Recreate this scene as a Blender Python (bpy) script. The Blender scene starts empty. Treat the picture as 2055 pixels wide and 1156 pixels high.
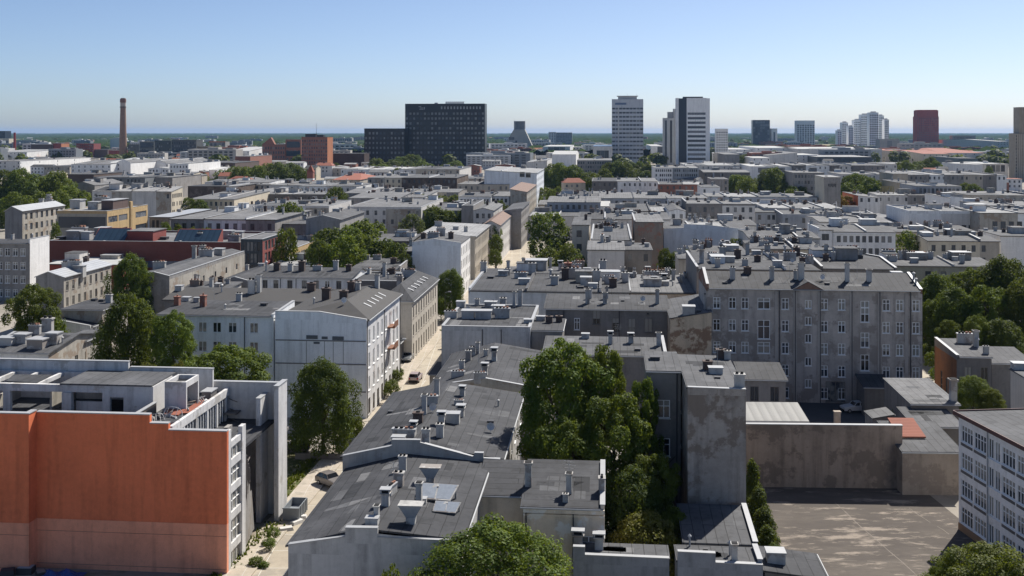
import bpy, math, random
from mathutils import Vector, Matrix
rnd = random.Random(7)
SC = bpy.context.scene
COL = SC.collection
F, HC, UC, VH = 2100.0, 42.0, 1027.5, 265.0       # focal length (px of the 2055 px photo), eye height, centre column, horizon row
TH = math.atan(0.09)                              # the street grid is turned this much clockwise
R = math.radians

def W(u, v, z):
    "point at height z on the sight line of photo position (u, v)"
    Y = F*(HC-z)/(v-VH); return Vector(((u-UC)*Y/F, Y, z))
def D(u, v, Y):
    return Vector(((u-UC)*Y/F, Y, HC-(v-VH)*Y/F))

# ------------------------------------------------------------------ materials
MATS = {}
def nt(name):
    m = bpy.data.materials.new(name); m.use_nodes = True
    t = m.node_tree; b = t.nodes['Principled BSDF']
    return m, t, b
def N(t, kind, **kw):
    n = t.nodes.new(kind)
    for k, v in kw.items():
        if k.startswith('i_'): n.inputs[k[2:].replace('_', ' ')].default_value = v
        else: setattr(n, k, v)
    return n
def rgba(c): return (c[0], c[1], c[2], 1.0)
def mixc(t, fac, a, b, mode='MIX'):
    n = N(t, 'ShaderNodeMix', data_type='RGBA', blend_type=mode)
    for s, x in ((0, fac), (6, a), (7, b)):
        if hasattr(x, 'is_linked') or hasattr(x, 'links'): t.links.new(x, n.inputs[s])
        elif s == 0: n.inputs[0].default_value = x
        else: n.inputs[s].default_value = rgba(x)
    return n.outputs[2]
def ramp(t, src, p0, p1, v0=0.0, v1=1.0):
    n = N(t, 'ShaderNodeMapRange'); n.clamp = True
    t.links.new(src, n.inputs[0])
    for i, x in zip((1, 2, 3, 4), (p0, p1, v0, v1)): n.inputs[i].default_value = x
    return n.outputs[0]
def coords(t, sx=1, sy=1, sz=1, kind='Object'):
    c = N(t, 'ShaderNodeTexCoord'); mp = N(t, 'ShaderNodeMapping')
    mp.inputs['Scale'].default_value = (sx, sy, sz)
    oi = N(t, 'ShaderNodeObjectInfo'); ad = N(t, 'ShaderNodeVectorMath', operation='SCALE')
    co = N(t, 'ShaderNodeCombineXYZ')
    for i in range(3): t.links.new(oi.outputs['Random'], co.inputs[i])
    t.links.new(co.outputs[0], ad.inputs[0]); ad.inputs['Scale'].default_value = 60.0
    sm = N(t, 'ShaderNodeVectorMath', operation='ADD')
    t.links.new(c.outputs[kind], sm.inputs[0]); t.links.new(ad.outputs[0], sm.inputs[1])
    t.links.new(sm.outputs[0], mp.inputs[0])
    return mp.outputs[0]
def noise(t, vec, scale, detail=4, rough=.55):
    n = N(t, 'ShaderNodeTexNoise'); n.inputs['Scale'].default_value = scale
    n.inputs['Detail'].default_value = detail; n.inputs['Roughness'].default_value = rough
    t.links.new(vec, n.inputs['Vector']); return n.outputs['Fac']
def bump(t, b, h, strength, dist=.05):
    n = N(t, 'ShaderNodeBump'); n.inputs['Strength'].default_value = strength; n.inputs['Distance'].default_value = dist
    t.links.new(h, n.inputs['Height']); t.links.new(n.outputs[0], b.inputs['Normal'])

def plaster(col, dirt=.35, patch=None, pamt=.5, streak=.3):
    dirt = min(.8, dirt*1.35); streak = min(.8, streak*1.5)
    "painted or bare render with blotches, run-off streaks and (patch) fallen-off areas of another colour"
    k = ('pl', col, dirt, patch, pamt, streak)
    if k in MATS: return MATS[k]
    m, t, b = nt('plaster')
    v = coords(t); vs = coords(t, 1.1, 1.1, .09)
    d1 = noise(t, v, .22, 6, .62); d2 = noise(t, vs, 1.0, 4, .6); d3 = noise(t, v, 2.2, 5, .6)
    dk = tuple(x*.55 for x in col)
    c = mixc(t, ramp(t, d1, .42, .72, 0, dirt), col, dk)
    c = mixc(t, ramp(t, d2, .47, .7, 0, streak), c, tuple(x*.42 for x in col))
    c = mixc(t, ramp(t, d3, .35, .7, 0, .3), c, tuple(min(1, x*1.25) for x in col))
    d4 = noise(t, v, 7.0, 3, .7); c = mixc(t, ramp(t, d4, .55, .75, 0, .35), c, tuple(x*.5 for x in col))
    if patch:
        pn = noise(t, v, .33, 7, .68)
        lo = .62-.22*pamt
        c = mixc(t, ramp(t, pn, lo, lo+.05, 0, .85), c, patch)
    t.links.new(c, b.inputs['Base Color']); b.inputs['Roughness'].default_value = .9
    b.inputs['Specular IOR Level'].default_value = .2
    bump(t, b, d3, .25, .04)
    MATS[k] = m; return m

def felt(col, seam=1.0, ax='y', wear=.5):
    "bitumen roofing felt laid in strips, seams darker, worn paler in places"
    k = ('fe', col, seam, ax, wear)
    if k in MATS: return MATS[k]
    m, t, b = nt('roofing_felt')
    v = coords(t); d1 = noise(t, v, .16, 6, .65); d2 = noise(t, v, 1.6, 5, .6)
    c0 = N(t, 'ShaderNodeTexCoord'); mp = N(t, 'ShaderNodeMapping')
    if ax == 'y': mp.inputs['Rotation'].default_value = (0, 0, R(90))
    t.links.new(c0.outputs['Object'], mp.inputs[0])
    nd = N(t, 'ShaderNodeTexNoise'); nd.inputs['Scale'].default_value = .35
    t.links.new(c0.outputs['Object'], nd.inputs['Vector'])
    wob = mixc(t, .06, mp.outputs[0], nd.outputs['Color'], 'LINEAR_LIGHT')
    br = N(t, 'ShaderNodeTexBrick'); br.inputs['Scale'].default_value = 1/seam
    br.inputs['Brick Width'].default_value = 7.0; br.inputs['Row Height'].default_value = 1.0
    br.inputs['Mortar Size'].default_value = .045; br.inputs['Mortar Smooth'].default_value = .3
    br.inputs['Color1'].default_value = rgba(col); br.inputs['Color2'].default_value = rgba(tuple(x*1.16 for x in col))
    br.inputs['Mortar'].default_value = rgba(tuple(x*.38 for x in col))
    t.links.new(wob, br.inputs['Vector'])
    d3 = noise(t, v, .55, 7, .7)
    c = mixc(t, ramp(t, d1, .48, .74, 0, min(1, wear*1.3)), br.outputs['Color'], tuple(min(.5, x*1.9+.02) for x in col))
    c = mixc(t, ramp(t, d2, .5, .75, 0, .5), c, tuple(x*.55 for x in col))
    c = mixc(t, ramp(t, d3, .56, .66, 0, .5), c, tuple(x*.5 for x in col))
    c = mixc(t, ramp(t, d3, .44, .34, 0, .3), c, tuple(x*1.7 for x in col))
    t.links.new(c, b.inputs['Base Color']); b.inputs['Roughness'].default_value = .82
    b.inputs['Specular IOR Level'].default_value = .25
    bump(t, b, d2, .3, .03)
    MATS[k] = m; return m

def brick(col, mortar=(.3, .27, .25), sc=1.0):
    k = ('br', col, mortar, sc)
    if k in MATS: return MATS[k]
    m, t, b = nt('brickwork')
    v = coords(t); d1 = noise(t, v, .3, 6, .62); d2 = noise(t, v, 3.0, 4, .6)
    c = mixc(t, ramp(t, d1, .4, .7, 0, .5), col, tuple(x*.6 for x in col))
    c = mixc(t, ramp(t, d2, .45, .7, 0, .35), c, mortar)
    t.links.new(c, b.inputs['Base Color']); b.inputs['Roughness'].default_value = .9
    MATS[k] = m; return m

def plain(name, col, rough=.6, metal=0.0, spec=.4, var=.25, sc=.8):
    k = ('p', name, col, rough, metal, var)
    if k in MATS: return MATS[k]
    m, t, b = nt(name)
    v = coords(t); d = noise(t, v, sc, 5, .6)
    c = mixc(t, ramp(t, d, .35, .7, 0, var), col, tuple(x*.5 for x in col))
    t.links.new(c, b.inputs['Base Color']); b.inputs['Roughness'].default_value = rough
    b.inputs['Metallic'].default_value = metal; b.inputs['Specular IOR Level'].default_value = spec
    MATS[k] = m; return m

def glass(col=(.015, .018, .022), rough=.12, curtain=.35, cc=(.28, .27, .24)):
    "dark window pane; some panes have a pale curtain behind"
    k = ('g', col, rough, curtain, cc)
    if k in MATS: return MATS[k]
    m, t, b = nt('window_glass')
    oi = N(t, 'ShaderNodeObjectInfo'); v = coords(t); d = noise(t, v, .9, 2)
    ad = N(t, 'ShaderNodeMath', operation='MULTIPLY_ADD'); t.links.new(d, ad.inputs[0]); ad.inputs[1].default_value = .5
    t.links.new(oi.outputs['Random'], ad.inputs[2])
    c = mixc(t, ramp(t, ad.outputs[0], .42, .5, 0, .5), col, (.07, .085, .11))  # bluish tint on some panes is a painted sky reflection
    c = mixc(t, ramp(t, ad.outputs[0], 1.2-curtain, 1.3-curtain, 0, .9), c, cc)
    t.links.new(c, b.inputs['Base Color']); b.inputs['Roughness'].default_value = rough
    b.inputs['Specular IOR Level'].default_value = .5
    MATS[k] = m; return m

def ribbed(col, step=.4, ax=0, rough=.5, metal=0.0):
    "sheet metal with standing ribs"
    k = ('rb', col, step, ax, rough, metal)
    if k in MATS: return MATS[k]
    m, t, b = nt('ribbed_sheet')
    c0 = N(t, 'ShaderNodeTexCoord'); w = N(t, 'ShaderNodeTexWave')
    w.bands_direction = 'XYZ'[ax]; w.inputs['Scale'].default_value = .314/step*1.0
    t.links.new(c0.outputs['Object'], w.inputs['Vector'])
    d = noise(t, coords(t), .35, 6, .65)
    c = mixc(t, ramp(t, w.outputs['Fac'], 0, .25, .5, 0), col, tuple(x*.5 for x in col))
    c = mixc(t, ramp(t, d, .45, .7, 0, .4), c, tuple(x*.6 for x in col))
    t.links.new(c, b.inputs['Base Color']); b.inputs['Roughness'].default_value = rough; b.inputs['Metallic'].default_value = metal
    bump(t, b, w.outputs['Fac'], .5, .05)
    MATS[k] = m; return m

# ------------------------------------------------------------------ mesh builder
class MB:
    def __init__(s): s.v = []; s.f = []; s.m = []
    def poly(s, pts, mi=0):
        n = len(s.v); s.v += [tuple(p) for p in pts]; s.f.append(tuple(range(n, n+len(pts)))); s.m.append(mi)
    def hexa(s, b, t, mi=0):
        "bottom quad and top quad, both counter-clockwise from above"
        s.poly([b[3], b[2], b[1], b[0]], mi); s.poly(t, mi)
        for i in range(4):
            j = (i+1) % 4; s.poly([b[i], b[j], t[j], t[i]], mi)
    def box(s, x0, x1, y0, y1, z0, z1, mi=0):
        s.hexa([(x0,y0,z0),(x1,y0,z0),(x1,y1,z0),(x0,y1,z0)], [(x0,y0,z1),(x1,y0,z1),(x1,y1,z1),(x0,y1,z1)], mi)
    def frus(s, cx, cy, z0, z1, wx0, wy0, wx1, wy1, mi=0):
        q = lambda wx, wy, z: [(cx-wx,cy-wy,z),(cx+wx,cy-wy,z),(cx+wx,cy+wy,z),(cx-wx,cy+wy,z)]
        s.hexa(q(wx0/2, wy0/2, z0), q(wx1/2, wy1/2, z1), mi)
    def slab(s, pts, t, mi=0):
        lo = [(p[0], p[1], p[2]-t) for p in pts]; n = len(pts)
        s.poly(pts, mi); s.poly(lo[::-1], mi)
        for i in range(n):
            j = (i+1) % n; s.poly([lo[i], lo[j], pts[j], pts[i]], mi)
    def cyl(s, cx, cy, z0, z1, r0, r1, n=10, mi=0, cap=True):
        a = [(cx+r0*math.cos(2*math.pi*i/n), cy+r0*math.sin(2*math.pi*i/n), z0) for i in range(n)]
        b = [(cx+r1*math.cos(2*math.pi*i/n), cy+r1*math.sin(2*math.pi*i/n), z1) for i in range(n)]
        for i in range(n):
            j = (i+1) % n; s.poly([a[i], a[j], b[j], b[i]], mi)
        if cap: s.poly(b, mi); s.poly(a[::-1], mi)
    def tube(s, p, q, r0, r1=None, n=6, mi=0):
        p = Vector(p); q = Vector(q); r1 = r0 if r1 is None else r1
        ax = (q-p).normalized(); u = ax.orthogonal().normalized(); w = ax.cross(u)
        a = [p+(u*math.cos(2*math.pi*i/n)+w*math.sin(2*math.pi*i/n))*r0 for i in range(n)]
        b = [q+(u*math.cos(2*math.pi*i/n)+w*math.sin(2*math.pi*i/n))*r1 for i in range(n)]
        for i in range(n):
            j = (i+1) % n; s.poly([a[i], a[j], b[j], b[i]], mi)
        s.poly(a[::-1], mi); s.poly(b, mi)
    def mesh(s, name, mats, smooth=False):
        me = bpy.data.meshes.new(name); me.from_pydata(s.v, [], s.f)
        for m in (mats if isinstance(mats, (list, tuple)) else [mats]): me.materials.append(m)
        if any(s.m): me.polygons.foreach_set('material_index', s.m)
        if smooth: me.polygons.foreach_set('use_smooth', [True]*len(s.f))
        me.update(); return me
    def build(s, name, mats, parent=None, smooth=False):
        return link(name, s.mesh(name, mats, smooth), parent)

def link(name, data, parent=None):
    o = bpy.data.objects.new(name, data); COL.objects.link(o)
    if parent is not None: o.parent = parent
    return o
def tag(o, label, cat, group=None):
    o['label'] = label; o['category'] = cat
    if group: o['group'] = group
    return o
def empty(name, loc, rz, label, cat, group=None):
    o = link(name, None); o.location = loc; o.rotation_euler = (0, 0, rz); o.empty_display_size = .5
    return tag(o, label, cat, group)
def kind(o, k): o['kind'] = k; return o

# ------------------------------------------------------------------ palette (real-world albedos)
WHITE = (.80, .785, .76); PALE = (.60, .58, .55); GREY = (.30, .285, .27); DGREY = (.165, .155, .148)
CREAM = (.62, .55, .43); BEIGE = (.46, .41, .34); TAN = (.50, .36, .19); BROWN = (.13, .10, .085)
M_white = plaster(WHITE, .25, None, 0, .25)
M_white2 = plaster((.74, .74, .73), .3, None, 0, .35)
M_pale = plaster(PALE, .35)
M_grey = plaster(GREY, .45, (.24, .215, .19), .3, .45)
M_tene = plaster((.24, .222, .206), .45, (.19, .178, .165), .35, .4)
M_dgrey = plaster(DGREY, .4)
M_cream = plaster(CREAM, .3)
M_beige = plaster(BEIGE, .35)
M_tan = plaster(TAN, .2)
M_dirty = plaster((.42, .39, .34), .5, (.28, .22, .17), .35, .5)
M_brown = plaster(BROWN, .5, (.2, .16, .13), .4)
M_stain = plaster((.27, .225, .19), .4, (.30, .16, .115), .5)
M_spot = plaster((.66, .52, .36), .3, (.26, .15, .09), .5, .35)
M_brick = brick((.27, .105, .07))
M_dbrick = brick((.095, .066, .056), (.13, .115, .105))
M_red = brick((.26, .06, .05), (.2, .08, .07))
R_dark = felt((.045, .046, .05)); R_mid = felt((.075, .076, .08)); R_lite = felt((.13, .13, .132), 1.0, 'y', .5)
R_pale = felt((.24, .24, .24), 1.2, 'y', .4); R_darkx = felt((.045, .046, .05), 1.0, 'x')
R_metal = ribbed((.40, .41, .42), .8, 0, .45, .2)
R_tile = ribbed((.27, .085, .05), .35, 1, .85); R_tiled = ribbed((.055, .052, .05), .35, 1, .85)
R_white = plain('white_roof_coat', (.42, .42, .41), .8, 0, .3, .4, .25)
ROOFS = [R_dark, R_mid, R_lite, R_mid]
M_zinc = plain('zinc_flashing', (.36, .365, .37), .55, .1)
M_dtrim = plain('dark_flashing', (.05, .05, .055), .6)
M_frame = plain('white_window_frame', (.86, .86, .85), .5, 0, .4, .1)
M_oldfr = plain('weathered_window_frame', (.2, .18, .16), .7)
G_dark = glass(); G_far = glass((.03, .034, .04), .2, .3, (.2, .2, .2)); G_blue = glass((.02, .035, .06), .08, .2, (.1, .14, .2))
M_pot = plain('clay_pot', (.30, .15, .10), .9)
M_chim = plaster((.46, .45, .43), .4, (.25, .22, .2), .35, .5)
M_chimg = plaster((.24, .23, .22), .4)
M_black = plain('sooty_opening', (.012, .012, .013), .9)

# ------------------------------------------------------------------ chimneys (a few meshes, shared by every copy)
def chim_mesh(kind):
    b = MB(); mats = [M_chim, M_zinc, M_black, M_pot]
    if kind == 'stack':            # plain plastered stack, oversailing cap, two flues
        b.box(-.45, .45, -.3, .3, -1, 1.35); b.box(-.53, .53, -.38, .38, 1.35, 1.5)
        for x in (-.22, .22): b.box(x-.12, x+.12, -.12, .12, 1.5, 1.72, 2)
    elif kind == 'tall':
        b.box(-.3, .3, -.3, .3, -1, 2.0); b.frus(0, 0, 2.0, 2.25, .7, .7, .84, .84, 0); b.box(-.3, .3, -.3, .3, 2.25, 2.32, 2)
    elif kind == 'flared':         # white vent stack with a wide cap on posts
        b.frus(0, 0, -1, 1.1, .8, .7, .74, .64); b.frus(0, 0, 1.1, 1.3, .78, .68, 1.1, .95)
        for x in (-.42, .42):
            for y in (-.34, .34): b.box(x-.06, x+.06, y-.06, y+.06, 1.3, 1.62)
        b.box(-.58, .58, -.5, .5, 1.62, 1.72, 1)
        b.box(-.36, .36, -.28, .28, 1.3, 1.5, 2)
    elif kind == 'wide':           # long row of flues in one block
        b.box(-1.1, 1.1, -.35, .35, -1, 1.2); b.box(-1.2, 1.2, -.43, .43, 1.2, 1.36, 1)
        for x in (-.75, -.25, .25, .75): b.box(x-.15, x+.15, -.18, .18, 1.36, 1.6, 3 if x > 0 else 2)
    elif kind == 'box':            # low vent box with a sheet lid
        b.box(-.7, .7, -.55, .55, -1, .8); b.box(-.78, .78, -.63, .63, .8, .9, 1)
    elif kind == 'pipe':
        b.cyl(0, 0, -1, 1.0, .13, .13, 8, 1); b.cyl(0, 0, 1.0, 1.12, .26, .26, 8, 1); b.cyl(0, 0, 1.12, 1.32, .26, .02, 8, 1)
    elif kind == 'dark':
        mats = [M_dbrick, M_zinc, M_black, M_pot]
        b.box(-.5, .5, -.38, .38, -1, 1.2); b.box(-.58, .58, -.46, .46, 1.2, 1.34); b.box(-.2, .2, -.15, .15, 1.34, 1.5, 2)
    elif kind == 'brick':
        mats = [M_brick, M_zinc, M_black, M_pot]
        b.box(-.4, .4, -.35, .35, -1, 1.3); b.box(-.47, .47, -.42, .42, 1.3, 1.42); b.cyl(0, 0, 1.42, 1.7, .13, .11, 8, 3)
    elif kind == 'cowl':           # narrow rendered stack with two metal cowls
        b.box(-.38, .38, -.28, .28, -1, 1.1); b.box(-.44, .44, -.34, .34, 1.1, 1.2)
        for x in (-.18, .18): b.cyl(x, 0, 1.2, 1.75, .08, .08, 7, 1); b.cyl(x, 0, 1.78, 1.95, .17, .03, 7, 1)
    elif kind == 'brickwide':
        mats = [M_stain, M_dtrim, M_black, M_pot]
        b.box(-.9, .9, -.32, .32, -1, 1.1); b.box(-.98, .98, -.4, .4, 1.1, 1.22); b.box(-.9, .9, -.32, .32, 1.22, 1.3)
        for x in (-.6, 0, .55): b.cyl(x, 0, 1.3, 1.62, .14, .11, 7, 3)
    elif kind == 'hatch':
        mats = [M_dtrim, M_zinc, M_black, M_pot]
        b.box(-.6, .6, -.6, .6, -.6, .35); b.box(-.66, .66, -.66, .66, .35, .42, 0)
    return b.mesh('chimney_'+kind, mats)
CH = {k: chim_mesh(k) for k in ('stack', 'tall', 'flared', 'wide', 'box', 'pipe', 'dark', 'brick', 'hatch', 'cowl', 'brickwide')}
def antenna_mesh():
    b = MB(); b.tube((0, 0, -.6), (0, 0, 2.6), .025, .02, 5)
    for z, l in ((2.5, .5), (2.2, .65), (1.9, .45)): b.tube((-l, 0, z), (l, 0, z), .015, .015, 4)
    return b.mesh('antenna', [M_zinc])
ANT = antenna_mesh()
def dish_mesh():
    b = MB(); b.tube((0, 0, -.3), (0, 0, .5), .03, .03, 5)
    n = 12; rim = [(.42*math.cos(2*math.pi*i/n), -.12, .62+.42*math.sin(2*math.pi*i/n)) for i in range(n)]
    for i in range(n):
        j = (i+1) % n; b.poly([rim[i], rim[j], (0, .06, .62)]); b.poly([rim[j], rim[i], (0, .085, .62)])
    b.tube((0, .05, .25), (0, -.4, .62), .015, .015, 4)
    return b.mesh('satellite_dish', [plain('dish_white', (.62, .62, .62), .5)])
DISH = dish_mesh()
# ------------------------------------------------------------------ buildings
WIN = {}
M_blind = plain('drawn_blind', (.34, .32, .28), .8)
class Pick(list): pass
def pane_of(p): return rnd.choice((p[0], p[0], p[0], p[1], p[2])) if isinstance(p, Pick) else p
def win_meshes(w, h, style):
    "frame mesh + pane mesh of one window; local x right, z up, origin bottom left, y into the wall"
    k = (round(w, 2), round(h, 2), style)
    if k in WIN: return WIN[k]
    fr = None; p = MB()
    if style == 'far':
        p.poly([(0, .14, 0), (w, .14, 0), (w, .14, h), (0, .14, h)]); WIN[k] = (None, p.mesh('window', [G_far])); return WIN[k]
    mat = M_oldfr if style.startswith('old') else M_frame
    b = MB(); t = .09 if not style.endswith('thin') else .06
    b.box(0, t, .05, .14, 0, h); b.box(w-t, w, .05, .14, 0, h); b.box(t, w-t, .05, .14, h-t, h); b.box(t, w-t, .05, .14, 0, t)
    if w > .8: b.box(w/2-.05, w/2+.05, .045, .14, t, h-t)
    if h > 1.4 and 'cross' in style: b.box(t, w-t, .05, .135, h*.66-.04, h*.66+.04)
    if h > 3.2:
        b.box(t, w-t, .05, .135, h*.36, h*.36+.12); b.box(t, w-t, .05, .135, h*.68, h*.68+.1)
    if w > 2.2:
        for q in (.25, .75): b.box(w*q-.04, w*q+.04, .045, .14, t, h-t)
    b.box(-.08, w+.08, -.1, .1, -.08, -.012)                       # sill
    p.poly([(t*.5, .12, t*.5), (w-t*.5, .12, t*.5), (w-t*.5, .12, h-t*.5), (t*.5, .12, h-t*.5)])
    vs = [p.mesh('pane', [G_dark])]
    for f in (.35, .62):                                             # some with a half-drawn blind behind the glass
        q = MB(); z = h-t*.5-f*(h-t); q.poly([(t*.5, .12, t*.5), (w-t*.5, .12, t*.5), (w-t*.5, .12, z), (t*.5, .12, z)]); q.poly([(t*.5, .12, z), (w-t*.5, .12, z), (w-t*.5, .12, h-t*.5), (t*.5, .12, h-t*.5)], 1); vs.append(q.mesh('pane', [G_dark, M_blind]))
    WIN[k] = (b.mesh('window', [mat]), Pick(vs)); return WIN[k]

def grid(Lw, n, rows, w, h, top, dz, zt, m=None, skip=(), off=0.0):
    "n columns x rows window rectangles (x, z, w, h) on a facade Lw wide whose top is at zt"
    m = w*.9 if m is None else m
    out = []
    st = (Lw-2*m-w)/(n-1) if n > 1 else 0
    for r in range(rows):
        for c in range(n):
            if (c, r) in skip: continue
            z = zt-top-h-r*dz
            if z < .15: continue
            out.append((m+c*st+off, z, w, h))
    return out

def wall_face(mb, O, ux, Lw, zt, rects, mi=0, dep=.2, pol=None, rmi=None, secs=None):
    "rectangular wall 0..Lw x 0..zt with real openings, reveals dep deep; pol = extra profile points above zt"
    O = Vector(O); ux = Vector(ux); n = Vector((ux.y, -ux.x, 0)); rmi = mi if rmi is None else rmi
    P = lambda x, z, y=0.0: O+ux*x-n*y+Vector((0, 0, z))
    xs = sorted({0.0, Lw, *[r[0] for r in rects], *[r[0]+r[2] for r in rects]})
    zs = sorted({0.0, zt, *[r[1] for r in rects], *[r[1]+r[3] for r in rects]})
    M_ = lambda x: mi
    if secs:
        xs = sorted({*xs, *[a for a, _ in secs if 0 < a < Lw]}); M_ = lambda x: [m_ for a, m_ in secs if a <= x+1e-6][-1]
    cuts = {a for a, _ in secs} if secs else set()
    if not rects:
        for x0, x1 in zip(xs[:-1], xs[1:]): mb.poly([P(x0, 0), P(x1, 0), P(x1, zt), P(x0, zt)], M_(x0))
    else:
        for i in range(len(zs)-1):
            z0, z1 = zs[i], zs[i+1]
            if z1-z0 < 1e-4: continue
            zc = (z0+z1)/2; run = None
            row = [r for r in rects if r[1] < zc < r[1]+r[3]]
            for j in range(len(xs)-1):
                x0, x1 = xs[j], xs[j+1]; xc = (x0+x1)/2
                hole = any(r[0] < xc < r[0]+r[2] for r in row)
                if run is not None and (hole or x0 in cuts): mb.poly([P(run, z0), P(x0, z0), P(x0, z1), P(run, z1)], M_(run)); run = None
                if not hole and run is None: run = x0
            if run is not None: mb.poly([P(run, z0), P(Lw, z0), P(Lw, z1), P(run, z1)], M_(run))
        for x, z, w, h in [r[:4] for r in rects]:
            a, b_, c, d = (x, z), (x+w, z), (x+w, z+h), (x, z+h)
            for p, q in ((a, b_), (b_, c), (c, d), (d, a)):
                mb.poly([P(q[0], q[1]), P(p[0], p[1]), P(p[0], p[1], dep), P(q[0], q[1], dep)], rmi)
            if dep < 1: mb.poly([P(x, z, dep), P(x+w, z, dep), P(x+w, z+h, dep), P(x, z+h, dep)], rmi)
    if pol: mb.poly([P(x, z) for x, z in pol], mi)

class Bld: pass
def inset_pt(lx, ly): return (lx, ly)

def building(label, X, Y, w, d, roof, wm=None, rm=None, win=None, style='far', name='tenement', cat='building', rz=-TH,
             fire=None, over=.3, chim=0, kinds=('stack', 'box', 'dark', 'pipe', 'hatch'), group=None, par=None, parm=None,
             cornice=False, pipes=(), base=None, wside=None, zbase=0.0, secs=None):
    """A house: walls with window openings, roof, chimneys. Local x along its front, y away, origin front left corner on the ground.
    roof: ('flat',h) ('sy',h front,h back) ('sx',h left,h right) ('gy',h,rise,pos) ('gx',h,rise,pos) ('hip',h,rise,pos,hf,hb) ('hipx',h,rise,pos,hl,hr)
    win: {'F':[(x,z,w,h[,style])..], 'R':.., 'L':.., 'B':..};  fire: {'L':height,..} walls rising above the roof; par: parapet height all round"""
    o = Bld(); wm = wm or M_grey; rm = rm or R_mid
    o.root = root = empty(name, (X, Y, zbase), rz, label, cat, group)
    o.w, o.d, o.X, o.Y, o.rz = w, d, X, Y, rz
    k = roof[0]
    if k in ('gy', 'gx'): roof = (k, roof[1], roof[1], roof[1]+roof[2], roof[3])
    if k in ('gy2', 'gx2'): k = k[:2]; roof = (k,)+tuple(roof[1:])
    fire = dict(fire or {})
    if par:
        for s in 'FRBL': fire.setdefault(s, par)
    if k == 'flat':
        hz = lambda x, y: roof[1]
    elif k == 'sy': hz = lambda x, y: roof[1]+(roof[2]-roof[1])*y/d
    elif k == 'sx': hz = lambda x, y: roof[1]+(roof[2]-roof[1])*x/w
    elif k == 'gy':
        ea, eb, top, q = roof[1], roof[2], roof[3], roof[4]*w
        hz = lambda x, y, ea=ea, eb=eb, top=top, q=q: ea+(top-ea)*x/q if x <= q else eb+(top-eb)*(w-x)/(w-q)
    elif k == 'gx':
        ea, eb, top, q = roof[1], roof[2], roof[3], roof[4]*d
        hz = lambda x, y, ea=ea, eb=eb, top=top, q=q: ea+(top-ea)*y/q if y <= q else eb+(top-eb)*(d-y)/(d-q)
    elif k == 'hip':
        h, r, q, hf, hb = roof[1], roof[2], roof[3]*w, roof[4], roof[5]
        hz = lambda x, y, h=h, r=r, q=q, A0=roof[4], A1=roof[5]: h+min(r*x/q if x <= q else r*(w-x)/(w-q), r*y/A0 if A0 else 1e9, r*(d-y)/A1 if A1 else 1e9)
    elif k == 'hipx':
        h, r, q, hl, hr = roof[1], roof[2], roof[3]*d, roof[4], roof[5]
        hz = lambda x, y, h=h, r=r, q=q, A0=roof[4], A1=roof[5]: h+min(r*y/q if y <= q else r*(d-y)/(d-q), r*x/A0 if A0 else 1e9, r*(w-x)/A1 if A1 else 1e9)
    o.hz = hz
    fx = [0.0, w]; fy = [0.0, d]
    mx = roof[4]*w if k == 'gy' else roof[3]*w if k == 'hip' else 0; my = roof[4]*d if k == 'gx' else roof[3]*d if k == 'hipx' else 0
    if k == 'gy' or (k == 'hip' and not roof[4]): fx = [0.0, mx, w]
    bx = [0.0, mx, w] if k == 'gy' or (k == 'hip' and not roof[5]) else [0.0, w]
    lyy = [0.0, my, d] if k == 'gx' or (k == 'hipx' and not roof[4]) else [0.0, d]
    ryy = [0.0, my, d] if k == 'gx' or (k == 'hipx' and not roof[5]) else [0.0, d]
    # walls
    mb = MB(); win = win or {}
    wmats = [wm]
    sides = {'F': ((0, 0), (1, 0), w, [(x, hz(x, 0)) for x in fx]), 'R': ((w, 0), (0, 1), d, [(y, hz(w, y)) for y in ryy]),
             'B': ((w, d), (-1, 0), w, [(w-x, hz(x, d)) for x in bx][::-1]), 'L': ((0, d), (0, -1), d, [(d-y, hz(0, y)) for y in lyy][::-1])}
    o.sides = sides
    if secs:
        sc = []
        for a, m_ in secs:
            if m_ not in wmats: wmats.append(m_)
            sc.append((a, wmats.index(m_)))
        secs = sc
    for s, (O, ux, Lw, prof) in sides.items():
        zt = min(p[1] for p in prof)
        pol = None
        if max(p[1] for p in prof) > zt+.01:
            pol = [(0, zt), (Lw, zt)]+[p for p in prof[::-1] if p[1] > zt+.005]
        mi = 0
        if wside and s in wside:
            if wside[s] not in wmats: wmats.append(wside[s])
            mi = wmats.index(wside[s])
        wall_face(mb, (O[0], O[1], 0), (ux[0], ux[1], 0), Lw, zt, [r[:4] for r in win.get(s, [])], mi, pol=pol, secs=secs if s == 'F' else None)
    if cornice:
        for s in (cornice if isinstance(cornice, str) else 'FRBL'):
            O, ux, Lw, prof = sides[s]; zt = min(p[1] for p in prof); nx, ny = ux[1], -ux[0]
            a = Vector((O[0]+nx*.003, O[1]+ny*.003, 0)); e = a+Vector((ux[0], ux[1], 0))*Lw
            for z0, z1, q in ((zt-.75, zt-.55, .12), (zt-.4, zt-.02, .28)):
                c = [a, e, e+Vector((nx*q, ny*q, 0)), a+Vector((nx*q, ny*q, 0))][::-1]
                mb.hexa([(p.x, p.y, z0) for p in c], [(p.x, p.y, z1) for p in c], 0)
    o.wall = mb.build('wall', wmats, root)
    # roof
    t = .16; rb = MB()
    ov = {s: (-.34 if fire.get(s) else over) for s in 'FRBL'}
    x0, x1, y0, y1 = -ov['L'], w+ov['R'], -ov['F'], d+ov['B']
    Z = lambda x, y: hz(x, y)+t
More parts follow.
